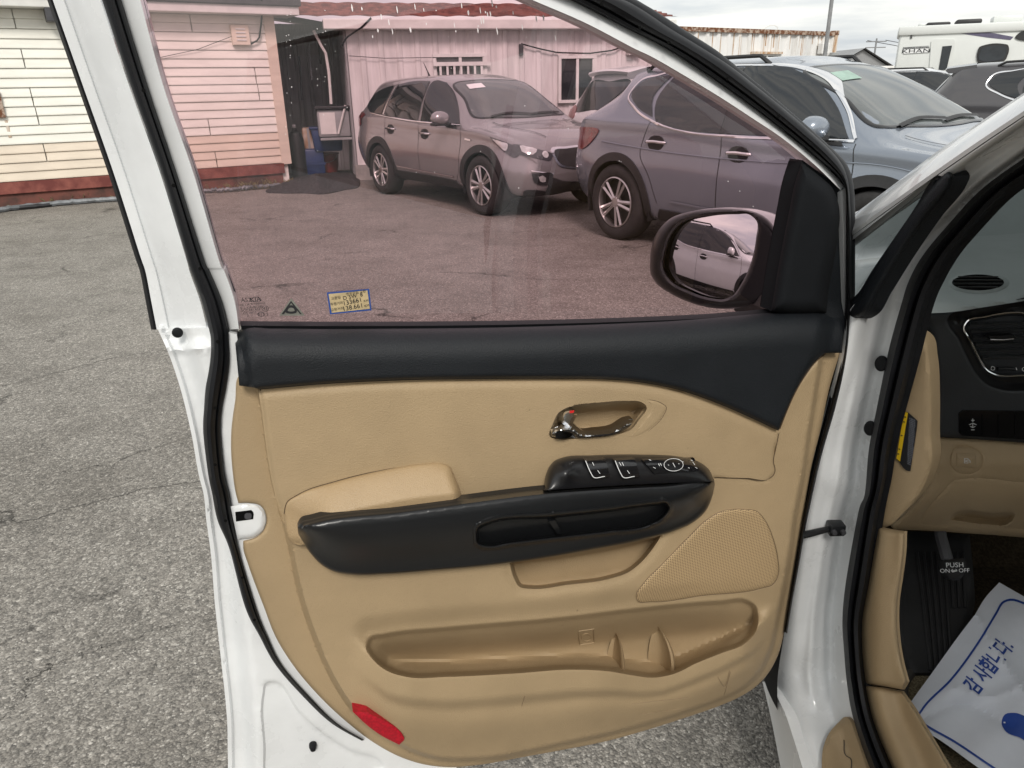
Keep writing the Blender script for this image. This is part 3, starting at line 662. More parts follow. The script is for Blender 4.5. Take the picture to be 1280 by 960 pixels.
P = [W3.p(*W3.sz(*q), -0.3) for q in ((965, 36), (974, 31), (981, 30), (985, 33), (986, 38))]; MB().tube(resamp(np.array(P), 12), 0.012, 5).build('cable', 'fascia_white', cont)
# ---- lamp post behind it
b_ = gnd(1033, 175); b_ = np.array([b_[0], b_[1], 0]); f = Frame((0, 19.5, 0), (0, -1, 0)); q0 = f.at([(1035, 38)])[0]
lp = top('lamp_post', 'slim grey lamp post rising behind the container', 'lamp post', (q0[0], 19.5, 0))
MB().tube([(0, 0, 0), (0, 0, 3), (0, 0, 7.5)], [0.055, 0.045, 0.035], 12).build('pole', 'pole_grey', lp, local=True)
MB().tube([(0, 0, 7.45), (0.3, 0, 7.7), (1.0, 0, 7.8)], 0.03, 8).build('arm', 'pole_grey', lp, local=True)
MB().box((0.9, -0.1, 7.74), (1.5, 0.1, 7.84), 0.03).build('lamp_head', 'grey_metal', lp, local=True)
# ---- far shed, fence, utility pole
f = Frame((0, 70, 0), (0, -1, 0)); A_, B_, C_ = [f.at([q])[0] for q in ((1036, 88), (1079, 62), (1124, 73))]
sh = top('grey_shed', 'long grey gabled shed in the far distance left of the motorhome', 'shed', (A_[0], 70, 0))
zl_ = A_[2]; x0, x1, x2 = 0, B_[0]-A_[0], C_[0]-A_[0]; zp = B_[2]; zr = C_[2]
V = [(x0, 0, 0), (x1*2, 0, 0), (x1*2, 0, zl_), (x1, 0, zp), (x0, 0, zl_), (x0, 30, 0), (x1*2, 30, 0), (x1*2, 30, zl_), (x1, 30, zp), (x0, 30, zl_)]
obj('wall', V, [(0, 1, 2, 3, 4), (1, 6, 7, 2), (5, 0, 4, 9), (6, 5, 9, 8, 7)], 'shed_grey', sh, local=True, smooth=False)
V = [(x0-0.5, -0.4, zl_-0.05), (x1, -0.4, zp+0.12), (x1*2+0.5, -0.4, zl_-0.05), (x0-0.5, 30, zl_-0.05), (x1, 30, zp+0.12), (x1*2+0.5, 30, zl_-0.05)]
obj('roof', V, [(0, 1, 4, 3), (1, 2, 5, 4)], 'shed_grey', sh, local=True, smooth=False)
MB().box((x1*0.55, -0.15, zl_*0.55), (x1*0.95, -0.05, zl_*0.65)).build('sign_board', 'fascia_white', sh, local=True, smooth=False)
f = Frame((0, 34, 0), (0, -1, 0)); A_ = f.at([(1060, 92)])[0]; B_ = f.at([(1124, 82)])[0]
fe = top('white_panel_truck', 'white low panel box far away left of the motorhome', 'truck', (A_[0]+0.6, 34, 0))
Lx = B_[0]-A_[0]-0.6
MB().box((0, 0, 0.7), (Lx, 2.0, B_[2]), 0.04).build('cargo_box', 'fascia_white', fe, local=True); MB().box((-1.1, 0.1, 0.45), (-0.03, 1.9, B_[2]-0.15), 0.12).build('cab', 'print_blue', fe, local=True)
MB().box((-1.12, 0.25, B_[2]-0.75), (-1.0, 1.75, B_[2]-0.3), 0.02).build('windscreen', 'dark_glass', fe, local=True)
MB().box((-0.9, 0.2, 0.3), (Lx, 1.8, 0.69)).build('chassis', 'dark_steel', fe, local=True, smooth=False)
for xx in (-0.5, Lx*0.75):
    for yy in (0.02, 1.85): MB().lathe([(0.0, 0.12), (0.3, 0.12), (0.37, 0.07), (0.37, -0.07), (0.3, -0.12), (0, -0.12)], 20, Matrix.Translation((xx, yy, 0.37))).build('wheel', 'tyre', fe, local=True)
f = Frame((0, 90, 0), (0, -1, 0)); A_ = f.at([(1091, 82)])[0]; B_ = f.at([(1093, 48)])[0]; up_ = top('utility_pole', 'distant wooden utility pole with crossarms above the shed', 'utility pole', (A_[0], 90, 0))
H = B_[2]; MB().tube([(0, 0, 0), (0, 0, H)], [0.13, 0.09], 8).build('pole', 'pole_grey', up_, local=True)
for z in (H-0.3, H-0.9): MB().box((-1.1, -0.08, z-0.07), (1.1, 0.08, z+0.03)).build('crossarm', 'pole_grey', up_, local=True, smooth=False)
for k, (dx, z) in enumerate(((-1, H-0.2), (1, H-0.2))): MB().tube([(dx, 0, z), (dx+12, 6, z-1.4), (dx+30, 14, z+0.4)], 0.035, 5).build('wire', 'dark_steel', up_, local=True)

# ---- motorhome
fz = Frame((0, 23, 0), (0, -1, 0)); A_ = fz.at([(1126, 40)])[0]
W4 = Wall((A_[0], 23.0), (A_[0]+6.6, 23.0-3.1)); 
rv = top('motorhome', 'white motorhome with purple stripe and roof vents', 'motorhome', tuple(W4.a), math.atan2(W4.e[1], W4.e[0]))
zt4 = W4.sz(1127, 42)[1]
mb = MB(); W4.box(mb, 0.0, W4.L, 0.55, zt4, -2.2, 0.0, 0.06); mb.build('body', 'rv_white', rv, smooth=True, auto=30)
mb = MB(); W4.box(mb, -0.06, W4.L+0.05, zt4-0.06, zt4+0.18, -2.25, 0.06, 0.05); mb.build('roof_cove', 'rv_white', rv)
mb = MB(); W4.box(mb, 0.1, W4.L-0.1, 0.3, 0.549, -2.1, -0.05); mb.build('skirt', 'clad_black', rv, smooth=False)
def rvpoly(name, pxs, m, t0, t1, parent=rv, sm=False):
    q = [W4.sz(*p) for p in pxs]; n = len(q); V = [W4.p(u, z, t1) for u, z in q]+[W4.p(u, z, t0) for u, z in q]
    return obj(name, V, [tuple(range(n))[::-1]]+[(i, (i+1) % n, n+(i+1) % n, n+i) for i in range(n)], m, parent, smooth=sm)
dr = rvpoly('door', [(1167, 49), (1192, 49), (1194, 52), (1185, 122), (1159, 122), (1164, 52)], 'rv_white', -0.01, 0.03)
rvpoly('door_window', cr([(1178, 58, 1), (1190, 57, 1), (1183, 87, 1), (1173, 88, 1)], 9), 'dark_glass', 0.031, 0.045, dr)
rvpoly('stripe', [(1195, 41), (1228, 39), (1267, 46), (1263, 50), (1235, 47)], 'rv_purple', 0.0, 0.008)
wf = rvpoly('window', cr([(1221, 73), (1222, 64), (1224.5, 58.5), (1229, 56.8), (1255, 55), (1259.5, 56), (1261, 60), (1259, 70), (1256.5, 75), (1251, 77.3), (1227, 79), (1222.5, 78)], 2), 'clad_black', 0.0, 0.04)
rvpoly('pane', cr([(1224, 75), (1225, 64), (1227, 60), (1231, 59), (1254, 57.5), (1257.5, 58.5), (1258, 62), (1256, 70), (1253.5, 74), (1249, 75), (1228, 76.5)], 2), 'dark_glass', 0.041, 0.05, wf)
rvpoly('window', cr([(1269, 46), (1274, 41), (1295, 40), (1295, 47)], 3), 'clad_black', 0.0, 0.03)
rvpoly('clearance_lamp', [(1138, 43.5), (1140, 43.5), (1140, 48), (1138, 48)], 'clad_black', 0.0, 0.03)
bdg = rvpoly('name_board', [(1129, 59), (1161, 57), (1161, 66), (1129, 68)], 'grey_metal', 0.0, 0.012)
rvpoly('name_field', [(1129.7, 62), (1160.3, 60.5), (1160.3, 65.3), (1129.7, 67.2)], 'print_white', 0.0125, 0.016, bdg)
u_, z_ = W4.sz(1145, 63.8); lettering('lettering', 'KHAN', W4.p(u_, z_, 0.02), W4.e, (0, 0, 1), 'print_black', bdg, 0.14, 1.85)
u_, z_ = W4.sz(1145, 59.9); lettering('lettering', 'CAMPING CARAVAN', W4.p(u_, z_, 0.02), W4.e, (0, 0, 1), 'print_black', bdg, 0.06, 1.2)
for (x0, x1, y, m_) in ((1158, 1190, 26, 'clad_black'), (1195, 1230, 22, 'clad_black'), (1241, 1282, 17, 'rv_white'), (1148, 1158, 31, 'rv_white')):
    u0_, _ = W4.sz(x0, 34); u1_, zz = W4.sz(x1, y); mb = MB(); W4.box(mb, u0_, u1_, zt4+0.18, max(zt4+0.26, zz), -1.0, -0.25, 0.05); mb.build('roof_vent', m_, rv)
for uu in (0.9, W4.L-1.2):
    for tt in (-0.18, -2.0): MB().lathe([(0, 0.13), (0.28, 0.13), (0.38, 0.08), (0.38, -0.08), (0.28, -0.13), (0, -0.13)], 24, W4.M() @ Matrix.Translation((uu, -tt, 0.38))).build('wheel', 'tyre', rv)
# ================================================================ cars
def spl(xs, keys):
    """monotone-ish cubic through (x, value) keys"""
    K = np.array(keys, float); x, y = K[:, 0], K[:, 1]; h = np.diff(x); d = np.diff(y)/h; m = np.zeros(len(x)); m[0] = d[0]; m[-1] = d[-1]
    for i in range(1, len(x)-1): m[i] = 0 if d[i-1]*d[i] <= 0 else 2*d[i-1]*d[i]/(d[i-1]+d[i])*0.5+0.25*(d[i-1]+d[i])
    xs = np.clip(xs, x[0], x[-1]); i = np.clip(np.searchsorted(x, xs)-1, 0, len(x)-2); t = (xs-x[i])/h[i]
    return (2*t**3-3*t**2+1)*y[i]+(t**3-2*t**2+t)*h[i]*m[i]+(-2*t**3+3*t**2)*y[i+1]+(t**3-t**2)*h[i]*m[i+1]
SPECS = {}
def rim_mesh(R, style):
    """spokes in the y = 0 plane facing +y, as one mesh"""
    mb = MB(); mb.lathe([(R, -0.09), (R, 0.012), (R*0.955, 0.018), (R*0.93, 0.0), (R*0.92, -0.03)], 40)
    mb.lathe([(0.0, 0.012), (0.045, 0.010), (0.06, -0.002), (0.062, -0.03)], 16)
    for k in range(5):
        a = 2*math.pi*k/5+0.3
        for off in ((-0.2, 0.2) if style else (-0.16, 0.16)):
            c, s = math.cos(a), math.sin(a); c2, s2 = math.cos(a+off), math.sin(a+off)
            p0 = np.array([c*0.045+(c2-c)*0.08, 0, s*0.045+(s2-s)*0.08]); p1 = np.array([c2*R*0.94, 0, s2*R*0.94]); d = p1-p0; q = np.array([-d[2], 0, d[0]])/np.linalg.norm(d)
            w0, w1 = (0.013, 0.026) if style else (0.015, 0.019)
            V = [p0-q*w0+[0, 0.0, 0], p0+[0, 0.012, 0], p0+q*w0, p1-q*w1+[0, -0.004, 0], p1+[0, 0.008, 0], p1+q*w1+[0, -0.004, 0], p0-[0, 0.03, 0], p1-[0, 0.03, 0]]
            mb.add(V, [(0, 3, 4, 1), (1, 4, 5, 2), (0, 6, 7, 3), (2, 5, 7, 6)])
    return mb
def loft_body(sp):
    K = sp['K']; xs = np.unique(np.r_[np.linspace(K['top'][0][0], K['top'][-1][0], 110), [k[0] for k in K['top']]])
    t = {k: spl(xs, v) for k, v in K.items()}
    secs = []
    for i, x in enumerate(xs):
        zl, wl, wm, zb, wb, zt, wr, cr0 = [t[k][i] for k in ('low', 'wlow', 'wmid', 'belt', 'wbelt', 'top', 'wroof', 'crown')]
        zb = min(zb, zt-0.015); zr = max(zb+0.005, zt-cr0); zm = zl+(zb-zl)*0.5
        pts = [(0, zl), (wl*0.86, zl), (wl, zl+0.09), (wm, zm), (wb+0.002, zb-(zb-zl)*0.16), (wb, zb-0.035), (wb-0.018, zb), (wb+(wr-wb)*0.5+0.012, zb+(zr-zb)*0.5), (wr+0.01, zr-0.02*min(1, (zr-zb)*4)), (wr-0.06, zr+(zt-zr)*0.42), (wr*0.6, zr+(zt-zr)*0.85), (0, zt)]
        secs.append(cr(pts, 0.045, False) if False else np.array(pts))
    # resample every section with a smooth curve at fixed parameters
    N = 5; out = []
    for s in secs:
        P = s; row = []
        for j in range(len(P)-1):
            p0 = P[max(j-1, 0)]; p1 = P[j]; p2 = P[j+1]; p3 = P[min(j+2, len(P)-1)]
            if j == 0: p0 = np.array([-P[1][0], P[1][1]])
            if j == len(P)-2: p3 = np.array([-P[j][0], P[j][1]])
            l1 = np.linalg.norm(p2-p1)+1e-6
            m1 = (p2-p0)/(np.linalg.norm(p1-p0)+l1+1e-6)*l1; m2 = (p3-p1)/(np.linalg.norm(p3-p2)+l1+1e-6)*l1
            for q in range(N):
                f = q/N; row.append((2*f**3-3*f**2+1)*p1+(f**3-2*f**2+f)*m1+(-2*f**3+3*f**2)*p2+(f**3-f**2)*m2)
        row.append(P[-1]); row = np.array(row); row[:, 0] = np.maximum(row[:, 0], 0); out.append(row)
    n = len(out[0]); V = []; F = []
    for x, r in zip(xs, out):
        for y, z in r: V.append((x, y, z))
        for y, z in r[-2:0:-1]: V.append((x, -y, z))
    m = 2*n-2
    for i in range(len(xs)-1):
        for j in range(m): j2 = (j+1) % m; F.append((i*m+j, i*m+j2, (i+1)*m+j2, (i+1)*m+j))
    F.append(tuple(range(m))[::-1]); F.append(tuple((len(xs)-1)*m+j for j in range(m)))
    return V, F
def build_car(name, label, sp, paint, loc, rz, rimstyle=1, detail=True, skip_wheels=()):
    car = top(name, label, 'car', loc, rz, 'cars parked in the yard')
    V, F = loft_body(sp); WB2 = sp['wb']/2; xo = sp.get('xo', 0.0); R = sp['tyre']
    body = obj('body', V, F, paint, car, local=True, smooth=True, auto=0)
    body.data.materials.append(MATS['clad_black'])
    hw = sp['hw']
    bm = bmesh.new(); bm.from_mesh(body.data); bmesh.ops.remove_doubles(bm, verts=bm.verts, dist=1e-5); bmesh.ops.recalc_face_normals(bm, faces=bm.faces); bm.to_mesh(body.data)
    bvh = BVHTree.FromPolygons([v.co[:] for v in body.data.vertices], [p.vertices[:] for p in body.data.polygons])
    dead = [fc for fc in bm.faces if any(all((v.co.x-xx)**2+(v.co.z-R)**2 < (R+0.085)**2 for v in fc.verts) for xx in (xo+WB2, xo-WB2)) and abs(fc.calc_center_median().y) > hw-0.36]
    bmesh.ops.delete(bm, geom=dead, context='FACES'); bm.to_mesh(body.data); bm.free(); me2 = body.data
    me2.polygons.foreach_set('use_smooth', [True]*len(me2.polygons)); me2.set_sharp_from_angle(angle=math.radians(38))
    for xx in (xo+WB2, xo-WB2):
        for sgn in (1, -1):
            Rw = R+0.088; ta = np.linspace(-0.3, math.pi+0.3, 30); Vw = [(xx+Rw*math.cos(t), sgn*yy, R+Rw*math.sin(t)) for yy in (hw-0.36, hw-0.03) for t in ta] + [(xx, sgn*(hw-0.36), R)]
            obj('wheel_well', Vw, [(i, i+1, 31+i, 30+i) for i in range(29)]+[(i, 60, i+1) for i in range(29)], 'clad_black', car, local=True)
    def proj(P, ax, sgn, off, maxd=None):
        out = []
        for p in P:
            if ax == 'y': o = Vector((p[0], sgn*3, p[1])); d = Vector((0, -sgn, 0))
            elif ax == 'x': o = Vector((sgn*6, p[0], p[1])); d = Vector((-sgn, 0, 0))
            else: o = Vector((p[0], p[1], 5)); d = Vector((0, 0, -1))
            h, nn, idx, dist = bvh.ray_cast(o, d)
            if h is None:
                q = o + d*(5 if ax == 'x' else 2.6); h, nn, idx, dist = bvh.find_nearest(q)
            if nn.dot(d) > 0: nn = -nn
            out.append(h+nn*off)
        return np.array([v[:] for v in out])
    def decal(nm, poly, ax, sgn, m, off=0.004, step=0.05, parent=None, thick=0.0):
        V2, F2 = cdt(poly, step); Vd = proj(V2, ax, sgn, off)
        a, b, c = Vd[F2[:, 0]], Vd[F2[:, 1]], Vd[F2[:, 2]]; Nn = np.cross(b-a, c-a).sum(0); k = {'y': 1, 'x': 0, 'z': 2}[ax]
        if Nn[k]*sgn < 0: F2 = F2[:, ::-1]
        Vl = Vd.tolist(); Fl = F2.tolist()
        if thick:
            Vb = proj(V2, ax, sgn, off-thick); bd = boundary(F2); idx = {}
            for e in bd:
                for i in e:
                    if i not in idx: idx[i] = len(Vl); Vl.append(Vd[i].tolist()); Vl.append(Vb[i].tolist())
            for i, j in bd: Fl.append((idx[j], idx[i], idx[i]+1, idx[j]+1))
        return obj(nm, Vl, Fl, m, parent or car, local=True)
    def strip(nm, line, w, ax, sgn, m, off=0.006, parent=None, n=40, closed=False, thick=0.0):
        L_ = cr([tuple(p) for p in line], 0.03, closed); 
        if closed: L_ = np.r_[L_, L_[:1]]
        T = np.gradient(L_, axis=0); T /= np.linalg.norm(T, axis=1)[:, None]+1e-9; Nn = np.stack([-T[:, 1], T[:, 0]], 1)
        A = proj(L_+Nn*w/2, ax, sgn, off); B = proj(L_-Nn*w/2, ax, sgn, off); Mid = proj(L_, ax, sgn, off+min(0.004, w*0.2)); k = len(A)
        Vs = np.r_[A, Mid, B]; Fs = [(i, i+1, k+i+1, k+i) for i in range(k-1)]+[(k+i, k+i+1, 2*k+i+1, 2*k+i) for i in range(k-1)]
        a_ = np.cross(Vs[Fs[k//2][1]]-Vs[Fs[k//2][0]], Vs[Fs[k//2][2]]-Vs[Fs[k//2][0]]); kk = {'y': 1, 'x': 0, 'z': 2}[ax]
        if a_[kk]*sgn < 0: Fs = [f[::-1] for f in Fs]
        return obj(nm, Vs, Fs, m, parent or car, local=True)
    D = sp['D']; sides = sp.get('sides', (-1,))
    for sgn in sides:
        for poly in D.get('side_glass', []): decal('side_window', cr(poly, 0.06), 'y', sgn, 'car_glass', 0.009, 0.035)
        for poly in D.get('pillar', []): decal('window_pillar', cr(poly, 0.06), 'y', sgn, 'piano_black', 0.006)
        for line, w, cl in D.get('chrome', []): strip('window_trim', line, w, 'y', sgn, 'chrome', 0.008, closed=cl)
        for line in D.get('seams', []): strip('door_gap', line, 0.007, 'y', sgn, 'seam_black', 0.002)
        for poly, m_ in D.get('clad', []): decal('cladding', cr(poly, 0.05), 'y', sgn, m_, 0.012, thick=0.02)
        for xx in (xo+WB2, xo-WB2):     # arch surround
            a0 = np.linspace(-0.22, math.pi+0.22, 30); Ri, Ro = R+0.028, R+sp.get('arch', 0.11)
            poly = np.array([(xx+Ro*math.cos(t), R+Ro*math.sin(t)) for t in a0]+[(xx+Ri*math.cos(t), R+Ri*math.sin(t)) for t in a0[::-1]])
            poly[:, 1] = np.maximum(poly[:, 1], sp['K']['low'][4][1]+0.03)
            decal('arch_trim', poly, 'y', sgn, sp.get('archmat', 'clad_black'), 0.012, thick=0.03)
        for (hx, hz) in D.get('handles', []):
            q = proj([(hx-0.1, hz), (hx, hz+0.005), (hx+0.1, hz)], 'y', sgn, 0.03); q0 = proj([(hx-0.115, hz), (hx+0.115, hz)], 'y', sgn, 0.0)
            P = [q0[0], q[0], q[1], q[2], q0[1]]; MB().tube(resamp(np.array(P), 12), 0.014, 6).build('door_handle', D.get('hmat', 'chrome'), car, local=True)
            decal('handle_cup', cr([(hx-0.1, hz-0.03), (hx+0.1, hz-0.03), (hx+0.1, hz+0.02), (hx-0.1, hz+0.02)], 0.04), 'y', sgn, 'seam_black', 0.002)
        if 'mirror' in D:
            mx_, mz = D['mirror']; q = proj([(mx_, mz)], 'y', sgn, 0.0)[0]
            V_, F_ = [], []; nu, nv = 20, 12
            for i in range(nv+1):
                ph_ = math.pi*i/nv
                for k in range(nu):
                    th = 2*math.pi*k/nu; cx = math.copysign(abs(math.cos(ph_))**0.75, math.cos(ph_)); sy = math.sin(ph_)**0.75
                    V_.append((mx_+0.02+0.10*cx*(1.0 if cx > 0 else 0.35), q[1]+sgn*(0.155+0.125*sy*math.cos(th)), mz+0.085+0.085*sy*math.sin(th)))
            for i in range(nv):
                for k in range(nu): k2 = (k+1) % nu; F_.append((i*nu+k, i*nu+k2, (i+1)*nu+k2, (i+1)*nu+k) if sgn > 0 else (i*nu+k, (i+1)*nu+k, (i+1)*nu+k2, i*nu+k2))
            mm = obj('wing_mirror', V_, F_, paint, car, local=True, auto=60)
            MB().tube([(mx_, q[1]-sgn*0.03, mz-0.01), (mx_+0.02, q[1]+sgn*0.08, mz+0.02)], 0.03, 8).build('mirror_arm', 'clad_black', mm, local=True)
            MB().box((mx_-0.03, q[1]+sgn*0.155-0.115, mz-0.002), (mx_+0.10, q[1]+sgn*0.155+0.115, mz+0.035), 0.015).build('mirror_base', 'clad_black', mm, local=True)
            decal('sail_panel', cr([(mx_-0.06, mz-0.03, 1), (mx_+0.2, mz-0.04, 1), (mx_-0.02, mz+0.14, 1)], 0.05), 'y', sgn, 'clad_black', 0.007)
    if 'windscreen' in D:
        decal('windscreen', cr(D['windscreen'], 0.08), 'z', 1, 'windscreen', 0.004, 0.06)
        strip('wiper', D['wiper'][0], 0.03, 'z', 1, 'clad_black', 0.018); strip('wiper', D['wiper'][1], 0.03, 'z', 1, 'clad_black', 0.018)
        strip('windscreen_edge', [p[:2] for p in D['windscreen']], 0.03, 'z', 1, 'piano_black', 0.005, closed=True)
        if 'permit' in D: decal('permit_sticker', cr([(a, b, 1) for a, b in D['permit']], 0.1), 'z', 1, D.get('permitmat', 'permit_green'), 0.010)
    if 'rear_glass' in D: decal('rear_window', cr(D['rear_glass'], 0.08), 'x', -1, 'car_glass', 0.005, 0.06)
    for line, w, ax, sgn, m_ in D.get('strips', []): strip('moulding', line, w, ax, sgn, m_, 0.008)
    for nm, poly, ax, sgn, m_, off, th in D.get('decals', []):
        decal(nm, cr(poly, 0.04), ax, sgn, m_, off, 0.035, thick=th)
    for y in D.get('rails', []):
        xs_ = np.linspace(D['rail_x'][0], D['rail_x'][1], 16); P = proj([(x, y) for x in xs_], 'z', 1, 0.045); P[0] = proj([(xs_[0], y)], 'z', 1, 0.0); P[-1] = proj([(xs_[-1], y)], 'z', 1, 0.0)
        MB().tube(P, 0.017, 6).build('roof_rail', 'clad_black', car, local=True)
    if 'spoiler' in D:
        x0s, x1s, zz, yw = D['spoiler']; V_ = []; nn = 16
        for (x, dz, dw) in ((x1s, 0.03, 0.0), (x0s, -0.01, 0.06), (x0s-0.015, -0.035, 0.06), (x0s+0.03, -0.075, 0.05), (x1s, -0.05, 0.0)):
            for k in range(nn):
                f = -1+2*k/(nn-1); V_.append((x+0.05*f*f, f*(yw-dw), zz+dz-0.035*f*f))
        F_ = [(i*nn+k, i*nn+k+1, (i+1)*nn+k+1, (i+1)*nn+k) for i in range(4) for k in range(nn-1)]+[(0, nn, 2*nn, 3*nn, 4*nn), (nn-1, 5*nn-1, 4*nn-1, 3*nn-1, 2*nn-1)]
        obj('spoiler', V_, F_, paint, car, local=True)
    if 'fin' in D:
        x, z = D['fin']; MB().tube([(x, 0, z), (x-0.06, 0, z+0.08), (x-0.16, 0, z+0.20)], [0.02, 0.008, 0.005], 6).build('antenna', 'clad_black', car, local=True)
    # wheels
    tm = None
    for i, (xx, sgn) in enumerate(((xo+WB2, -1), (xo-WB2, -1), (xo+WB2, 1), (xo-WB2, 1))):
        Rr = R*0.665; mb = MB().lathe([(Rr, 0.0), (Rr+0.015, 0.014), (R*0.86, 0.018), (R*0.965, 0.002), (R, -0.03), (R, -0.17), (R*0.96, -0.205), (Rr, -0.2)], 44)
        y0 = sgn*(hw-0.012); rot = math.radians((20, 47, 70, 10)[i])
        Mw = Matrix.Translation((xx, y0, R)) @ Matrix.Rotation(0 if sgn > 0 else math.pi, 4, 'Z') @ Matrix.Rotation(rot, 4, 'Y')
        V_ = [tuple(Mw @ Vector(v)) for v in mb.V]; w_ = obj('wheel', V_, mb.F, 'tyre', car, local=True, auto=50)
        rm = rim_mesh(Rr, rimstyle); obj('rim', [tuple(Mw @ Vector(v)) for v in rm.V], rm.F, 'alloy', w_, local=True, auto=30)
        bk = MB().lathe([(0, -0.07), (Rr*0.6, -0.07), (Rr*0.99, -0.085)], 32); obj('brake_disc', [tuple(Mw @ Vector(v)) for v in bk.V], bk.F, 'rim_dark', w_, local=True)
    return car, bvh, proj, decal, strip

def spec(L=4.44, W=1.855, H=1.635, wb=2.64, tyre=0.35, hood=1.02, ws_base=1.12, ws_top=0.42, belt_f=0.98, belt_r=1.08, hatch=-1.86, xo=0.05, rear_rake=0.3):
    f, r = L/2, -L/2; h = H-0.025
    K = dict(
        top=[(r, 0.80), (r+0.03, 0.98), (r+0.10, 1.10), (hatch-0.0, h-0.13), (hatch+0.10, h-0.055), (hatch+0.5, h-0.015), (-0.6, h), (-0.1, h), (ws_top-0.25, h-0.03), (ws_top, h-0.085), (ws_base-0.12, hood+0.12), (ws_base+0.06, hood+0.02), (1.5, hood-0.04), (1.85, hood-0.09), (f-0.20, hood-0.15), (f-0.09, hood-0.21), (f-0.03, hood-0.31), (f, hood-0.45)],
        low=[(r, 0.52), (r+0.05, 0.42), (r+0.2, 0.33), (r+0.7, 0.25), (0, 0.24), (1.2, 0.25), (f-0.35, 0.26), (f-0.08, 0.29), (f, 0.40)],
        wlow=[(r, 0.55), (r+0.06, 0.70), (r+0.25, 0.80), (r+0.7, W/2-0.05), (0, W/2-0.07), (1.3, W/2-0.05), (f-0.45, W/2-0.07), (f-0.15, 0.76), (f-0.03, 0.62), (f, 0.5)],
        wmid=[(r, 0.60), (r+0.06, 0.76), (r+0.25, 0.86), (r+0.8, W/2), (0, W/2-0.005), (1.2, W/2), (f-0.5, W/2-0.02), (f-0.2, 0.83), (f-0.05, 0.70), (f, 0.58)],
        belt=[(r, 0.78), (r+0.05, 0.95), (r+0.3, belt_r), (-1.0, belt_r-0.01), (0.3, belt_f+0.02), (ws_base-0.1, belt_f), (1.6, hood-0.10), (f-0.3, hood-0.19), (f-0.1, hood-0.29), (f-0.03, hood-0.38), (f, hood-0.48)],
        wbelt=[(r, 0.55), (r+0.06, 0.70), (r+0.3, 0.83), (-1.2, W/2-0.04), (0.3, W/2-0.035), (1.2, W/2-0.045), (f-0.45, W/2-0.075), (f-0.2, 0.77), (f-0.06, 0.67), (f, 0.54)],
        wroof=[(r, 0.40), (r+0.1, 0.58), (hatch, 0.60), (hatch+0.5, 0.63), (0, 0.655), (ws_top, 0.63), (ws_base-0.1, 0.72), (ws_base+0.1, 0.75), (1.7, 0.73), (f-0.2, 0.66), (f-0.05, 0.58), (f, 0.45)],
        crown=[(r, 0.05), (r+0.15, 0.06), (hatch, 0.07), (0, 0.075), (ws_top, 0.07), (ws_base-0.1, 0.045), (1.5, 0.05), (f-0.2, 0.06), (f, 0.05)])
    return dict(K=K, wb=wb, hw=W/2-0.01, tyre=tyre, xo=xo, D={}, L=L, f=f, r=r)

# --- compact grey crossover
def place(front_px, rear_px, wb, hw, xo):
    """put a car so that the contact points of its near (right) wheels meet the traced ground points"""
    a = np.array(gnd(*front_px))[:2]; b = np.array(gnd(*rear_px))[:2]; d = (a-b)/np.linalg.norm(a-b); mid = (a+b)/2; left = np.array([-d[1], d[0]])
    c = mid + left*(hw-0.1) - d*xo
    return (c[0], c[1], 0), math.atan2(d[1], d[0])
s1 = spec(L=4.44, W=1.855, H=1.64, wb=2.64, tyre=0.352, hood=1.045, ws_base=1.12, ws_top=0.36, belt_f=1.0, belt_r=1.10, hatch=-1.78, xo=0.12)
f, r = s1['f'], s1['r']
s1['archmat'] = 'clad_black'; s1['arch'] = 0.115
s1['D'] = dict(
    side_glass=[[(0.93, 1.035, 1), (0.72, 1.22), (0.45, 1.42), (0.26, 1.505, 1), (0.02, 1.53), (0.0, 1.05, 1)], [(-0.08, 1.055, 1), (-0.06, 1.53, 1), (-0.5, 1.535), (-0.93, 1.50, 1), (-1.02, 1.10, 1)], [(-1.13, 1.12, 1), (-1.06, 1.49, 1), (-1.35, 1.45), (-1.62, 1.36), (-1.72, 1.24), (-1.55, 1.15)]],
    chrome=[([(0.95, 1.02), (0.4, 1.03), (-0.2, 1.045), (-0.9, 1.085), (-1.5, 1.13)], 0.016, False), ([(-1.08, 1.12), (-1.0, 1.48)], 0.05, False)],
    seams=[[(0.98, 1.02), (1.0, 0.75), (0.93, 0.45), (0.85, 0.36)], [(-0.04, 1.05), (-0.03, 0.7), (-0.06, 0.36)], [(-0.98, 1.09), (-1.0, 0.85), (-0.88, 0.62), (-0.75, 0.38)]],
    clad=[([(0.92, 0.26, 1), (0.86, 0.36, 1), (0.3, 0.375), (-0.85, 0.385, 1), (-0.92, 0.27, 1)], 'clad_black')],
    handles=[(0.13, 0.90), (-0.82, 0.93)], hmat='chrome', mirror=(0.72, 1.02),
    windscreen=[(0.37, -0.56), (0.35, -0.3), (0.34, 0), (0.35, 0.3), (0.37, 0.56), (0.7, 0.62), (1.04, 0.69), (1.10, 0.4), (1.13, 0), (1.10, -0.4), (1.04, -0.69), (0.7, -0.62)],
    wiper=[[(1.09, -0.5), (1.05, -0.2), (1.08, 0.1)], [(1.09, 0.1), (1.06, 0.35), (1.05, 0.6)]],
    permit=[(0.46, -0.44), (0.56, -0.45), (0.55, -0.2), (0.45, -0.2)], permitmat='print_white',
    strips=[([(0.8, 0.405), (0.2, 0.415), (-0.7, 0.435)], 0.022, 'y', -1, 'car_grey'), ([(1.2, -0.55), (1.6, -0.5), (2.0, -0.36)], 0.012, 'z', 1, 'seam_black'), ([(1.2, 0.55), (1.6, 0.5), (2.0, 0.36)], 0.012, 'z', 1, 'seam_black')],
    rear_glass=[(-0.5, 1.12), (0.5, 1.12), (0.5, 1.42), (-0.5, 1.42)], fin=(-1.2, 1.60),
    decals=[])
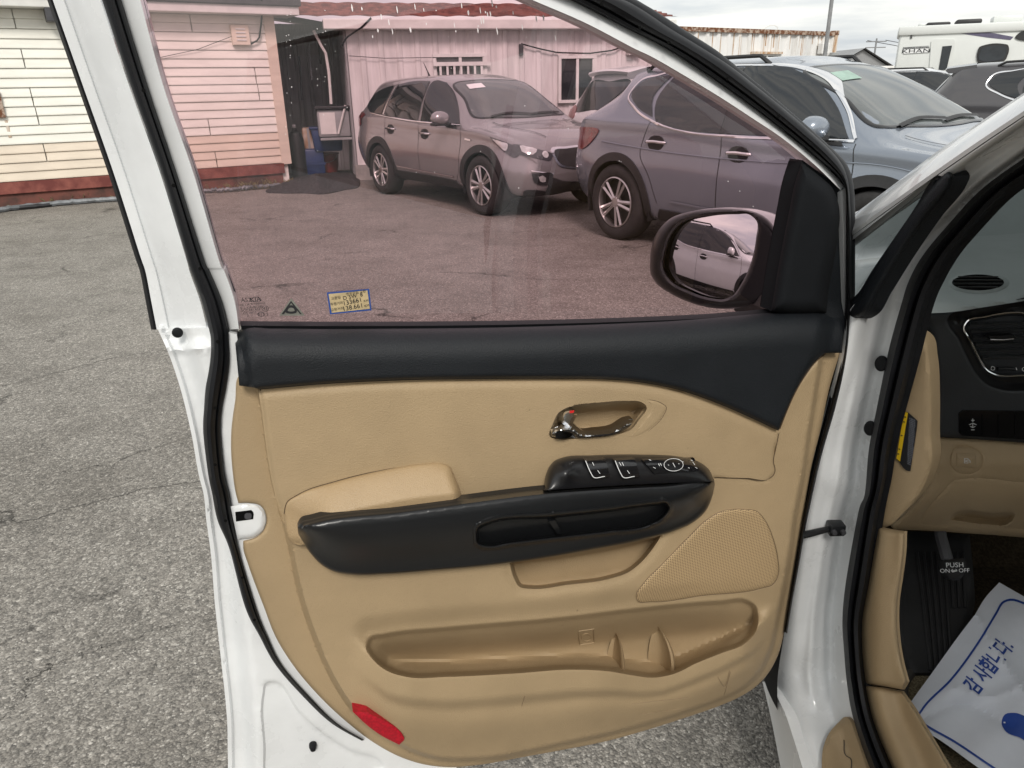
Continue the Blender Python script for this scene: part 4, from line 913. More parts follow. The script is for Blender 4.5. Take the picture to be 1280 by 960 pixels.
def front_pack(sp, gz=0.735, kia=True):
    D = sp['D']; dc = D['decals']
    for s in (-1, 1):
        dc += [('headlight', [(s*0.41, gz-0.005, 1), (s*0.56, gz+0.04), (s*0.70, gz+0.085), (s*0.79, gz+0.105, 1), (s*0.80, gz+0.03), (s*0.72, gz-0.02), (s*0.56, gz-0.06), (s*0.45, gz-0.075)], 'x', 1, 'lamp_dark', 0.010, 0.02),
               ('headlight_reflector', [(s*0.60, gz+0.045), (s*0.69, gz+0.072), (s*0.75, gz+0.085), (s*0.75, gz+0.03), (s*0.67, gz-0.005)], 'x', 1, 'lamp_clear', 0.016, 0.0),
               ('headlight_lens', [(s*0.52+0.04*math.cos(t), gz-0.012+0.035*math.sin(t)) for t in np.linspace(0, 6.28, 12)[:-1]], 'x', 1, 'lamp_clear', 0.018, 0.0),
               ('fog_lamp_bezel', [(s*0.44, gz-0.24), (s*0.70, gz-0.20, 1), (s*0.67, gz-0.30), (s*0.58, gz-0.34), (s*0.47, gz-0.32)], 'x', 1, 'clad_black', 0.012, 0.02),
               ('fog_lamp', [(s*0.54, gz-0.25), (s*0.63, gz-0.24), (s*0.61, gz-0.29), (s*0.54, gz-0.30)], 'x', 1, 'lamp_clear', 0.02, 0.01),
               ]
        D['strips'] = D['strips'] + [([(s*0.43, gz-0.225), (s*0.56, gz-0.205), (s*0.70, gz-0.18)], 0.018, 'x', 1, 'chrome')]
    dc += [('grille_frame', [(-0.43, gz+0.035), (-0.2, gz+0.055), (0.2, gz+0.055), (0.43, gz+0.035), (0.36, gz-0.13), (0.2, gz-0.175), (-0.2, gz-0.175), (-0.36, gz-0.13)], 'x', 1, 'chrome', 0.014, 0.03),
           ('grille', [(-0.39, gz+0.012), (-0.2, gz+0.03), (0.2, gz+0.03), (0.39, gz+0.012), (0.33, gz-0.115), (0.2, gz-0.155), (-0.2, gz-0.155), (-0.33, gz-0.115)], 'x', 1, 'clad_black', 0.020, 0.01),
           ('lower_grille', [(-0.46, gz-0.27), (-0.3, gz-0.31), (0.3, gz-0.31), (0.46, gz-0.27), (0.5, gz-0.40), (0, gz-0.43), (-0.5, gz-0.40)], 'x', 1, 'clad_black', 0.012, 0.02),
           ('chin', [(-0.74, gz-0.42), (-0.3, gz-0.445), (0.3, gz-0.445), (0.74, gz-0.42), (0.66, gz-0.52), (0, gz-0.52), (-0.66, gz-0.52)], 'x', 1, 'clad_black', 0.01, 0.02)]
front_pack(s1)
loc, rz = place((604, 267), (490, 243), 2.64, s1['hw'], 0.12)
sport, bv, pj, dcl, stp = build_car('crossover_car', 'grey compact crossover seen through the tinted door window, angled before the white building', s1, 'car_grey', loc, rz, 1)
q = pj([(0.0, 0.72)], 'x', 1, 0.03)[0]
MB().lathe([(0.0, 0.0), (0.085, 0.0), (0.085, 0.012), (0.068, 0.014), (0.066, 0.004), (0, 0.004)], 28, Matrix.Translation(Vector(q.tolist())) @ Matrix.Rotation(-math.pi/2, 4, 'Z') @ Matrix.Diagonal((1, 1, 0.55, 1))).build('badge', 'chrome', sport, local=True)
V_, F_ = text_mesh('KIA', 0.075); obj('badge_letters', [(q[0]+0.012, v[0]*1.15, q[2]+v[1]) for v in V_], F_, 'chrome', sport, local=True, smooth=False)
for s in (-1, 1):
    dcl('tail_lamp', cr([(s*0.60, 0.98), (s*0.84, 1.0), (s*0.85, 1.10), (s*0.62, 1.09)], 0.05), 'x', -1, 'lamp_red', 0.01)
dcl('tail_lamp_side', cr([(-1.85, 0.98), (-2.1, 0.96), (-2.12, 1.06), (-1.9, 1.10)], 0.05), 'y', -1, 'lamp_red', 0.01)
dcl('side_repeater', cr([(1.10, 0.86, 1), (1.22, 0.85, 1), (1.22, 0.87, 1), (1.10, 0.88, 1)], 0.03), 'y', -1, 'chrome', 0.012)
dcl('headlight_side', cr([(1.60, 0.915, 1), (1.80, 0.875), (1.95, 0.83), (2.05, 0.775), (2.0, 0.70), (1.88, 0.74), (1.73, 0.83)], 0.04), 'y', -1, 'lamp_dark', 0.012, 0.03, thick=0.01)
dcl('headlight_reflector', cr([(1.66, 0.895, 1), (1.80, 0.865), (1.90, 0.83), (1.88, 0.77), (1.76, 0.83)], 0.03), 'y', -1, 'lamp_clear', 0.018, 0.03)

# --- large silver blue SUV (nearest)
s2 = spec(L=4.69, W=1.88, H=1.67, wb=2.70, tyre=0.368, hood=1.08, ws_base=1.14, ws_top=0.28, belt_f=1.02, belt_r=1.15, hatch=-1.68, xo=-0.10)
s2['archmat'] = 'clad_black'; s2['arch'] = 0.105
s2['D'] = dict(
    side_glass=[[(0.95, 1.06, 1), (0.74, 1.25), (0.42, 1.455), (0.2, 1.535, 1), (-0.15, 1.565), (-0.14, 1.055, 1)], [(-0.2, 1.055, 1), (-0.2, 1.555, 1), (-0.6, 1.555), (-0.93, 1.53), (-1.05, 1.30), (-0.95, 1.12), (-0.7, 1.08)], [(-1.03, 1.165, 1), (-1.12, 1.34), (-1.0, 1.52, 1), (-1.2, 1.50), (-1.40, 1.45), (-1.45, 1.38), (-1.3, 1.26)]],
    pillar=[[(-0.145, 1.055, 1), (-0.145, 1.565, 1), (-0.2, 1.565, 1), (-0.2, 1.055, 1)]],
    chrome=[([(1.0, 1.045), (0.5, 1.04), (-0.1, 1.038), (-0.6, 1.06), (-1.0, 1.13), (-1.3, 1.235), (-1.48, 1.36), (-1.44, 1.455), (-1.2, 1.52), (-0.6, 1.57), (-0.1, 1.572), (0.22, 1.545), (0.5, 1.45), (0.8, 1.25), (1.0, 1.06)], 0.018, False)],
    seams=[[(1.02, 1.03), (1.05, 0.75), (0.98, 0.45), (0.9, 0.36)], [(-0.17, 1.04), (-0.16, 0.7), (-0.18, 0.36)], [(-1.02, 1.14), (-1.10, 0.98), (-1.12, 0.86), (-0.98, 0.66), (-0.88, 0.42)]],
    clad=[([(0.98, 0.25, 1), (0.9, 0.345, 1), (0.3, 0.35), (-0.85, 0.37, 1), (-0.92, 0.26, 1)], 'clad_black')],
    handles=[(0.02, 0.91), (-0.93, 0.955)], hmat='chrome', mirror=(0.74, 1.05),
    windscreen=[(0.30, -0.56), (0.28, -0.3), (0.27, 0), (0.28, 0.3), (0.30, 0.56), (0.68, 0.62), (1.06, 0.70), (1.12, 0.4), (1.15, 0), (1.12, -0.4), (1.06, -0.70), (0.68, -0.62)],
    wiper=[[(1.12, -0.55), (1.07, -0.2), (1.09, 0.1)], [(1.11, 0.05), (1.07, 0.35), (1.06, 0.62)]],
    permit=[(0.42, -0.42), (0.55, -0.44), (0.54, -0.18), (0.41, -0.18)], permitmat='permit_green',
    strips=[([(1.95, 0.78), (1.3, 0.90), (0.4, 0.865), (-0.8, 0.88), (-1.7, 0.93)], 0.012, 'y', -1, 'car_silver_blue'), ([(0.8, 0.44), (0.2, 0.43), (-0.7, 0.45)], 0.03, 'y', -1, 'car_silver_blue'), ([(1.22, -0.62), (1.6, -0.58), (2.02, -0.46)], 0.010, 'z', 1, 'seam_black'), ([(1.22, 0.62), (1.6, 0.58), (2.02, 0.46)], 0.010, 'z', 1, 'seam_black')],
    rear_glass=[(-0.62, 1.12), (0, 1.10), (0.62, 1.12), (0.54, 1.46), (0, 1.49), (-0.54, 1.46)], rails=(-0.6, 0.6), rail_x=(-1.4, 0.0), spoiler=(-1.83, -1.5, 1.60, 0.58),
    decals=[])
front_pack(s2, 0.77)
hd = math.radians(-57); rear = np.array(gnd(776, 298))[:2]; dv = np.array([math.cos(hd), math.sin(hd)]); lf = np.array([-dv[1], dv[0]]); cc = rear + dv*(1.35+0.10) + lf*(s2['hw']-0.1)
suv, bv, pj, dcl, stp = build_car('large_suv', 'silver blue SUV with chrome window line, half behind the open door', s2, 'car_silver_blue', (cc[0], cc[1], 0), hd, 0)
dcl('tail_lamp_side', cr([(-1.78, 1.03), (-2.05, 1.05), (-2.2, 1.03), (-2.24, 0.95), (-2.1, 0.83), (-2.0, 0.85)], 0.05), 'y', -1, 'lamp_red', 0.012, thick=0.01)
dcl('headlight_side', cr([(1.68, 0.94, 1), (1.95, 0.93), (2.12, 0.84), (1.95, 0.80), (1.8, 0.86)], 0.05), 'y', -1, 'lamp_clear', 0.012, thick=0.01)
dcl('fuel_flap', cr([(-1.5, 0.78, 1), (-1.5, 0.96, 1), (-1.3, 0.97, 1), (-1.3, 0.79, 1)], 0.05), 'y', 1, 'car_silver_blue', 0.004)

def simple_suv(name, label, paint, loc, rz, sides=(-1, 1), L=4.7, H=1.68, gz=0.77):
    s = spec(L=L, W=1.89, H=H, wb=2.72, tyre=0.365, hood=1.08, ws_base=1.14, ws_top=0.30, belt_f=1.02, belt_r=1.14, hatch=-1.93, xo=0.05)
    s['sides'] = sides
    s['D'] = dict(s2['D']); s['D']['spoiler'] = (-2.06, -1.7, H-0.07, 0.6); s['D']['decals'] = []; s['D']['strips'] = []; front_pack(s, gz); s['D'].pop('permit', None)
    c, bv, pj, dcl, stp = build_car(name, label, s, paint, loc, rz, 0)
    for sg in (-1, 1):
        dcl('tail_lamp', cr([(sg*0.52, 0.98), (sg*0.84, 0.98), (sg*0.85, 1.10), (sg*0.55, 1.11)], 0.05), 'x', -1, 'lamp_red', 0.012, thick=0.01)
        dcl('tail_lamp_side', cr([(-1.98, 1.03), (-2.15, 0.99), (-2.2, 1.07), (-2.02, 1.10)], 0.05), 'y', sg, 'lamp_red', 0.012, thick=0.01)
    return c
# white SUV behind, its tail between the two
p = Frame((0, 11.9, 0), (0, -1, 0)).at([(752, 100)])[0]
hd3 = math.radians(28); dv = np.array([math.cos(hd3), math.sin(hd3)]); cc = p[:2] + dv*2.15
simple_suv('white_suv', 'white SUV tail with dark rear window, behind the grey crossover and the silver blue SUV', 'car_white', (cc[0], cc[1], 0), hd3, H=1.74)
# charcoal SUV at the right edge
p = Frame((0, 11.0, 0), (0, -1, 0)).at([(1180, 96)])[0]; hd4 = math.radians(-37); dv = np.array([math.cos(hd4), math.sin(hd4)]); cc = p[:2] + dv*2.0 + np.array([-dv[1], dv[0]])*0.75
simple_suv('charcoal_suv', 'charcoal SUV with thick chrome rear window frame, at the right edge before the motorhome', 'car_charcoal', (cc[0], cc[1], 0), hd4, H=1.68)
# white car roof beyond the silver blue SUV
p = Frame((0, 15.0, 0), (0, -1, 0)).at([(1150, 92)])[0]; hd5 = math.radians(-35); 
simple_suv('white_hatchback', 'white car beyond the silver blue SUV windscreen, below the motorhome', 'car_white', (p[0]+0.6, p[1]+0.7, 0), hd5, H=1.66, L=4.5)
# white SUV standing behind the photographer, seen in the wing mirror
MIRROR_CAR = dict(loc=(-5.4, 0.38, 0), rz=math.radians(-58))
simple_suv('white_suv', 'white SUV seen only as a reflection in the wing mirror', 'car_white', MIRROR_CAR['loc'], MIRROR_CAR['rz'], H=1.65)
# ================================================================ the white van with its open driver's door
PHI = math.radians(16); NRM = np.array([math.sin(PHI), -math.cos(PHI), 0]); UDR = np.array([math.cos(PHI), math.sin(PHI), 0])
d_ = rays([(640, 405)])[0]; DP0 = CAM + d_*(0.98/d_[1]); DF = Frame(DP0, NRM)
van = top('van', 'white people carrier with its beige lined driver door standing open', 'van', (1.45, 0.6, 0))
pl_ = lambda *p: np.array(p, float)
def curve(p, st=4): return cr(p, st, False)
def dl(P, line): return segdist(P, np.asarray(line, float), False)
# ---- traced outlines on the door
TRIM = [(299, 470), (294, 500), (289, 541), (291, 592), (295, 618), (298, 629, 1), (313, 629), (325, 632), (331, 640), (333, 650), (329, 663), (320, 671), (304, 676, 1), (304, 685), (310, 705), (330, 759), (344, 795), (366, 831), (396, 867), (434, 903), (470, 930), (500, 946), (530, 955.5), (560, 959), (600, 956), (650, 947), (700, 938), (760, 926), (810, 912), (860, 896), (900, 882), (925, 871), (945, 858), (960, 842), (972, 820), (980, 790), (985, 760), (992, 715), (998, 680), (1005, 640), (1015, 580), (1025, 540), (1038, 480), (1051, 438, 1), (1031, 439, 1)]
TRIM_C = cr(TRIM + [(1010, 462), (988, 492), (975, 515), (960, 512), (900, 490), (850, 476), (780, 464), (700, 462), (500, 464), (325, 474)], 4)
CREASE = cr([(318, 430, 1), (322, 487), (328, 520), (333, 560), (342, 610), (353, 650), (360, 680), (373, 741), (394.5, 805), (416, 852), (440, 888), (470, 915), (499, 933), (545, 950), (600, 951), (700, 933), (810, 907), (860, 891), (900, 877), (925, 865), (944, 850), (956, 834), (966, 810), (973, 780), (982, 735), (990, 690), (997, 640), (1005, 600), (1014, 540), (1022, 490), (1028, 450), (1030, 430, 1)], 5)
POCKET = cr([(458, 808), (462, 797), (480, 792.5), (560, 784), (700, 772), (800, 760), (900, 751), (933, 750), (944, 757), (947, 773), (943, 791), (930, 804), (900, 816), (870, 828), (843, 841), (815, 846), (790, 843), (760, 838), (720, 836), (640, 841), (560, 845), (508, 845), (485, 838), (468, 825)], 3.5)
CUBBY = cr([(637, 700, 1), (700, 694), (780, 680), (826, 669, 1), (814, 687), (801, 702), (786, 714), (760, 723), (710, 730), (662, 735), (650, 733), (643, 722)], 3.5)
LIPX = [430, 460, 485, 520, 560, 640, 720, 760, 800, 830, 860, 900, 940, 960, 1000]; LIPY = [800, 825, 845, 850, 850, 846, 841, 843, 850, 850, 838, 821, 800, 780, 740]
BOTX = [300, 434, 500, 560, 600, 700, 810, 860, 900, 945, 972, 1000]; BOTY = [800, 903, 946, 959, 956, 938, 912, 896, 882, 858, 820, 760]
def w_trim(P):
    x, y = P[:, 0], P[:, 1]
    w = 0.006 + 0.026*ss(sdf(P, CREASE), -1.5, 5.5)
    lip = np.interp(x, LIPX, LIPY); bot = np.interp(x, BOTX, BOTY); t = np.clip((y-lip)/np.maximum(bot-lip, 8), 0, 1.2)
    fade = ss(x, 430, 520)*(1-ss(x, 925, 972))
    wave = 1+0.22*np.exp(-((x-745)/45)**2)-0.12*np.exp(-((x-835)/45)**2)
    w += 0.040*fade*wave*ss(y-lip, -26, -6)*(1-ss(t, 0.22, 0.36)*0.30-ss(t, 0.45, 1.0)*0.58)
    sp = sdf(P, POCKET); up = 1-ss(y-lip, -40, -8)
    w -= 0.008*ss(sp, -28, -4)*up*(1-ss(x, 830, 900)*0.6)
    tp = np.interp(x, [440, 458, 480, 560, 700, 800, 900, 950], [815, 800, 792, 784, 772, 760, 751, 750]); dn = np.maximum(y-tp, 0)
    w -= ss(sp, -1.5, 6)*(0.014+0.060*ss(dn, 0, 42)*(0.55+0.45*ss(x, 455, 500))*(1-0.6*ss(x, 850, 940)))
    sc = sdf(P, CUBBY); w -= 0.055*ss(sc, -1, 4.5) + 0.003*ss(sc, -12, -2)
    w -= 0.09*ss(x, 655, 675)*(1-ss(x, 838, 858))*ss(y, 488, 498)*(1-ss(y, 556, 566))
    d1 = np.abs(dl(P, curve([(893, 597), (930, 598), (962, 599)]))); w -= 0.0025*(1-ss(d1, 0, 2.5))
    e = segdist(P, TRIM_C); w -= 0.006*(1-rnd(e, 6))
    return w
# ---- white door shell
SHELL = [(197, 411, 1), (210, 440), (225, 484), (239, 541), (250, 600), (254, 615), (258, 651), (263, 687), (269, 759), (273, 795), (277, 831), (281, 867), (284, 903), (285, 950), (287, 985), (300, 1004, 1), (420, 1006), (520, 985), (600, 946), (700, 928), (810, 902), (860, 886), (900, 872), (940, 850), (962, 825), (975, 780), (986, 715), (998, 650), (1012, 580), (1030, 505), (1044, 448, 1), (1000, 458, 1), (700, 452, 1), (325, 458, 1), (299, 440, 1), (296, 418, 1), (262, 410, 1)]
SHELL_C = cr(SHELL, 5)
OUTE = curve(SHELL[:16], 5)
EMB = cr([(329, 868), (333, 853), (343, 852), (375, 890), (410, 920), (440, 938), (474, 950), (480, 958), (470, 966), (420, 985), (335, 985), (330, 930)], 4)
def w_shell(P):
    d = dl(P, OUTE)
    w = -0.030 + 0.010*(1-ss(d, 5, 8)) + 0.030*ss(d, 14, 40)
    left = 1-ss(P[:, 0], 420, 520)
    w -= 0.085*ss(sdf(P, TRIM_C), 9, 22)*ss(P[:, 1], 500, 530)
    w -= 0.005*ss(sdf(P, EMB), -1, 2)*left
    w += 0.004*np.exp(-((P[:, 1]-437)/3.0)**2)*(1-ss(P[:, 0], 255, 265)) - 0.012*(1-ss(P[:, 1], 424, 434))*(1-ss(P[:, 0], 250, 270))
    return w
door = sheet('front_door', SHELL_C, w_shell, DF, 'inner_white_paint', van, step=5, skirt=0.03, rings=(2.5, 5, 8, 12, 18, 26, 34, 42), feats=[(EMB, (-1, 0.5, 2)), (TRIM_C, (8, 22))], label='open driver door, white outside and beige inside')
# outer skin so the door is closed from the other side
V2, Fk = cdt(SHELL_C, 14); Vo = DF.at(V2, -0.030) - NRM*(0.02+0.075*ss(segdist(V2, SHELL_C), 0, 40))[:, None]
obj('outer_skin', Vo, Fk, 'white_paint', door)
# ---- window surround
A_L = [(196, 412), (189, 376), (182, 340), (174, 316), (142, 216), (104, 108), (66, 0), (45, -60), (28, -105), (34, -150)]
B_L = [(261, 412), (252, 376), (239, 340), (233, 318), (202, 216), (163.5, 108), (127.5, 0), (108, -60), (97, -95), (103, -118)]
ribbon('rear_window_frame', cross_lines(A_L, B_L, (0, 0.22, 0.25, 0.42, 0.7, 0.97)), (-0.052, -0.045, -0.050, -0.040, -0.022, -0.012), DF, 'inner_white_paint', door, n=70, back=0.06)
ribbon('black_edge_tape', [[(p[0]-7+0*p[1], p[1]) for p in A_L], [(p[0]-3, p[1]) for p in A_L], [(p[0]+1, p[1]) for p in A_L]], (-0.062, -0.054, -0.056), DF, 'seal_rubber', door, n=50, back=0.03)
SEAL_O = [(452, 926), (412.5, 903), (375, 867), (344, 831), (324, 795), (306, 759), (287, 687), (272, 651), (265, 617), (260, 592), (254, 541), (255, 510), (257, 484), (262, 450), (263, 426), (261, 412), (252, 376), (239, 340), (233.6, 323), (202, 216), (163.5, 108), (127.5, 0), (108, -60), (97, -95), (103, -118), (140, -134), (205, -140), (300, -137), (400, -125), (500, -100), (600, -66), (700, -28), (781, 0), (840, 37), (878, 60), (915, 84), (962, 121), (1005, 157), (1045, 195), (1059, 222), (1063, 260), (1064, 300), (1064, 380), (1060, 440), (1045, 508), (1027, 570), (1009, 650), (999, 705), (989, 760), (984, 792)]
SEAL_I = [(455, 925), (420, 903), (384, 867), (353, 831), (335, 795), (321, 759), (299, 687), (292, 651), (287, 618), (280.6, 592), (277, 541), (279, 510), (284, 484), (288, 452), (287, 426), (286, 412), (277, 376), (262, 340), (254, 323), (220, 216), (184, 108), (151, 0), (133, -60), (121, -92), (130, -108), (150, -118), (208, -125), (300, -121), (398, -107), (494, -82), (590, -50), (672, -20), (722, 3), (782, 34), (830, 58), (872, 84), (925, 121), (975, 159), (1020, 196), (1053, 228), (1058, 262), (1058, 300), (1057, 380), (1053, 440), (1038, 505), (1021, 570), (1004, 645), (996, 700), (986, 755), (981, 790)]
ribbon('weatherstrip', cross_lines(SEAL_O, SEAL_I, (0.0, 0.06, 0.2, 0.4, 0.62, 0.7, 0.78, 0.92, 1.0)), (-0.008, 0.008, 0.017, 0.019, 0.014, 0.007, 0.010, 0.007, -0.004), DF, 'seal_rubber', door, n=320, back=0.006)
for (x, y) in ((272, 427), (269, 510), (269, 581), (282, 651), (303, 722), (318, 775), (179.5, 113), (217, 232), (250, 336), (752, 5), (800, 35), (836, 53), (909, 98), (973, 146)):
    c = DF.at([(x, y)], 0.0205)[0]; MB().add([c+UDR*0.0022*math.cos(t)+np.array([0, 0, 0.0022])*math.sin(t) for t in np.linspace(0, 6.283, 9)[:-1]], [tuple(range(8))]).build('vent_hole', 'dark_recess', door, smooth=False)
FL_C = [(286, 412), (277, 376), (262, 340), (254, 323), (220, 216), (184, 108), (151, 0), (133, -60), (121, -92), (130, -108), (208, -125), (300, -121), (398, -107), (494, -82), (590, -50), (690, -12), (750, 17), (806, 45), (838, 63), (903, 106), (952, 141), (990, 171), (1028, 203), (1057, 232, 1)]
FL_D = [(300, 411), (295, 376), (283, 340), (275, 323), (244, 216), (206.6, 108), (178, 0), (162, -60), (153, -88), (165, -100), (212, -108), (300, -104), (395, -88), (490, -66), (580, -36), (660, 0), (728, 29), (789, 61), (820, 76), (890, 117), (940, 149), (978, 174), (1018, 207), (1050, 238)]
FL_C = [p[:2] for p in FL_C]
ribbon('window_frame', cross_lines(FL_C, FL_D, (-0.1, 0.12, 0.3, 0.55, 0.90, 1.0)), (-0.012, -0.006, -0.003, 0.001, 0.005, -0.010), DF, 'inner_white_paint', door, n=170, back=0.03)
ribbon('window_frame_upright', [[(1057.5, 235), (1057.5, 300), (1056.8, 380), (1056, 412)], [(1053, 238), (1054, 300), (1055, 380), (1055.4, 412)], [(1048, 241), (1050, 300), (1053, 380), (1054.4, 412)]], (0.0, 0.004, -0.004), DF, 'inner_white_paint', door, n=20, back=0.03)
OUT_A = [(610, -105), (700, -58), (796.5, 0), (820, 14), (860, 40), (890, 59), (910, 74), (960, 115), (1010, 158), (1045, 190), (1060, 208), (1067, 232), (1069, 265), (1069, 330), (1068, 395), (1062, 445)]
OUT_B = [(590, -80), (680, -36), (776, 0), (798, 14), (832, 36), (865, 55), (890, 72), (937, 105), (985, 144), (1022, 178), (1040, 197), (1056, 226), (1060, 262), (1061, 330), (1060, 395), (1056, 442)]
ribbon('frame_moulding', cross_lines(OUT_A, OUT_B, (0, 0.1, 0.5, 1.0)), (-0.04, -0.022, -0.012, -0.010), DF, 'seal_rubber', door, n=90, back=0.03)
# glass
GL = cr([(310, 432, 1), (297, 392), (290, 365), (281, 338), (273, 323), (242, 216), (204, 108), (175, 0), (159, -60), (150, -90), (164, -103), (212, -112), (300, -108), (395, -92), (490, -70), (580, -40), (660, -4), (728, 25), (789, 57), (890, 113), (978, 170), (1018, 203), (1052, 236), (1054, 300), (1055, 404, 1), (1000, 425, 1), (700, 432, 1)], 14)
pane = sheet('window_glass', GL, -0.026, DF, 'door_tint', door, step=60)
ribbon('belt_seal', [[(300, 404), (400, 404.6), (550, 404.2), (700, 401.8), (850, 396.5), (920, 392), (985, 386)], [(301, 407), (400, 407.5), (550, 407), (700, 404.5), (850, 399.5), (920, 395), (985, 389)], [(302, 412), (400, 412), (550, 412), (700, 409), (850, 405), (920, 401), (985, 395)]], (-0.014, -0.006, -0.008), DF, 'seal_rubber', door, n=60, back=0.01)
ribbon('glass_run', [[(289, 360), (281, 338), (273, 323), (242, 216), (204, 108), (176, 0), (160, -60)], [(295, 366), (287, 345), (277, 323), (246, 216), (208, 108), (180, 0), (163, -60)]], (-0.018, -0.02), DF, 'seal_rubber', door, n=50)
# ---- trim
sheet('trim_panel', TRIM_C, w_trim, DF, 'beige_trim', door, step=3.8, skirt=0.025, rings=(1.2, 2.6, 4.5, 7), feats=[(CREASE, (-1.5, 0, 1.5, 3.5, 5.5, 8)), (POCKET, (-10, -6, -3, -1.2, 0, 1.2, 2.6, 4.2, 6, 9)), (CUBBY, (-3, -1.0, 0, 1.2, 2.6, 4, 7))], label='beige moulded lower door lining with map pocket')
UI = cr([(322, 482, 1), (400, 475), (500, 471), (600, 469), (700, 469), (760, 470), (810, 474), (860, 486), (905, 503), (943, 519), (975, 536, 1), (970, 560), (967, 578), (969.5, 590), (963, 598), (935, 597.5), (893, 596.5, 1), (850, 640, 1), (600, 665, 1), (380, 668, 1), (356, 655), (342, 610), (333, 560), (328, 520)], 4)
UIT = curve([(322, 482), (400, 475), (500, 471), (600, 469), (700, 469), (760, 470), (810, 474), (860, 486), (905, 503), (943, 519), (975, 536)])
TOPB = curve([(325, 486.5), (400, 480), (500, 475), (600, 473.3), (700, 473), (750, 473.5), (800, 477.5), (850, 487.5), (900, 505), (940, 522), (973, 538)])
BEZ = cr([(681, 546), (683, 535), (690, 520), (705, 509.5), (740, 501.5), (780, 498), (805, 499), (825, 503), (833, 509), (830, 518), (815, 535), (798, 546), (770, 549), (720, 551.5), (690, 553)], 3)
BEZ_I = cr([(689, 545), (693, 530), (700, 517), (712, 510), (750, 505), (785, 503), (801, 504.5), (806, 508), (797, 524), (788, 535), (765, 542), (725, 546), (697, 547)], 2.5)
def w_ui(P):
    w = 0.036 - 0.014*(1-rnd(dl(P, TOPB), 14))
    w -= 0.005*(1-ss(dl(P, curve([(322, 482), (328, 520), (333, 560), (342, 610), (356, 655)])), 0, 7))
    right = dl(P, curve([(975, 536), (967, 578), (969, 590), (963, 598), (893, 597)])); w -= 0.004*(1-rnd(right, 4))
    sb = sdf(P, BEZ); w -= 0.075*ss(sdf(P, BEZ_I), -1, 4)
    w += 0.004*np.sin((P[:, 0]-322)/210.0)
    return w
sheet('trim_insert', UI, w_ui, DF, 'beige_trim', door, step=3.8, skirt=0.012, rings=(1.2, 2.6, 4.5, 7, 10), feats=[(BEZ, (-2, 0, 2)), (BEZ_I, (-2, 0, 2, 4))])
# upper black roll
TOPR = cr([(293.5, 424, 1), (298, 416), (306, 411.5), (340, 410.5), (400, 411), (500, 410.5), (600, 409.5), (700, 407), (780, 404), (850, 400.5), (900, 396.5), (950, 392), (985, 389.5), (1047, 389, 1), (1052, 405), (1052.5, 441, 1), (1031, 441.5, 1), (1018, 453), (1006, 469), (994, 489), (983, 513), (973, 538.5, 1), (940, 523), (900, 505.5), (850, 488), (800, 478), (750, 474), (700, 473.5), (600, 474), (500, 475.5), (400, 480.5), (325, 487, 1), (317, 484.5, 1), (299, 482, 1), (296, 450)], 4)
TTOP = curve([(293.5, 424), (298, 416), (306, 411.5), (340, 410.5), (400, 411), (500, 410.5), (600, 409.5), (700, 407), (780, 404), (850, 400.5), (900, 396.5), (950, 392), (985, 389.5), (1047, 389)])
def w_top(P):
    w = -0.004 + 0.052*rnd(dl(P, TTOP), 44)
    w -= 0.010*(1-rnd(dl(P, TOPB), 6))
    crs = curve([(306, 411), (309, 428), (313, 455), (318, 486)]); left = P[:, 0] < np.interp(P[:, 1], [411, 428, 455, 486], [306, 309, 313, 318])
    w -= np.where(left, 0.016*ss(dl(P, crs), 0, 7), 0.0)
    rt = P[:, 0]-np.interp(P[:, 1], [385, 400, 441, 470, 540], [1030, 1036, 1030, 1012, 990]); w -= 0.022*ss(rt, -14, 8)
    w -= 0.004*(1-rnd(segdist(P, TOPR), 4))
    return w
sheet('upper_trim', TOPR, w_top, DF, 'charcoal_trim', door, step=4, skirt=0.01, rings=(0.4, 1, 2, 3.5, 5.5, 8), label='charcoal grained upper door roll')
# armrest pad
PADT = curve([(355, 642), (358, 629), (374, 617.5), (420, 601.5), (480, 587), (530, 579), (550, 578), (561, 582), (569, 597), (575, 612), (577.5, 624)], 3)
PADB = curve([(357, 664), (362, 676), (374, 682), (392, 676), (420, 664), (480, 654), (577.5, 640)], 3)
PAD = np.r_[PADT, PADB[::-1]]
def w_pad(P):
    x, y = P[:, 0], P[:, 1]; yt = np.interp(x, [340, 355, 374, 420, 480, 530, 552, 577], [644, 630, 617.5, 601.5, 587, 579, 577, 577]); yb = np.interp(x, [340, 357, 374, 400, 480, 577], [690, 684, 680, 670, 654, 640])
    t = dl(P, curve([(355, 642), (358, 629), (374, 617.5), (420, 601.5), (480, 587), (530, 579), (552, 577.5), (600, 577.5)], 3))/np.maximum(yb-yt, 5)*1.02; k = rnd(dl(P, curve([(550, 578), (561, 582), (569, 597), (575, 612), (577.5, 624)], 3))+1, 12)
    k = k*rnd(dl(P, curve([(355, 642), (357, 662), (362, 675), (374, 680)], 3))+2, 14)
    k = k*(0.15+0.85*ss(x, 352, 420))
    return 0.036 + (0.036*np.clip(t*1.6, 0, 1)**0.8)*k + 0.004*rnd(segdist(P, PAD), 3)
sheet('armrest_pad', PAD, w_pad, DF, 'beige_leather', door, step=3, skirt=0.03, rings=(0.8, 1.8, 3.2, 5, 7.5))
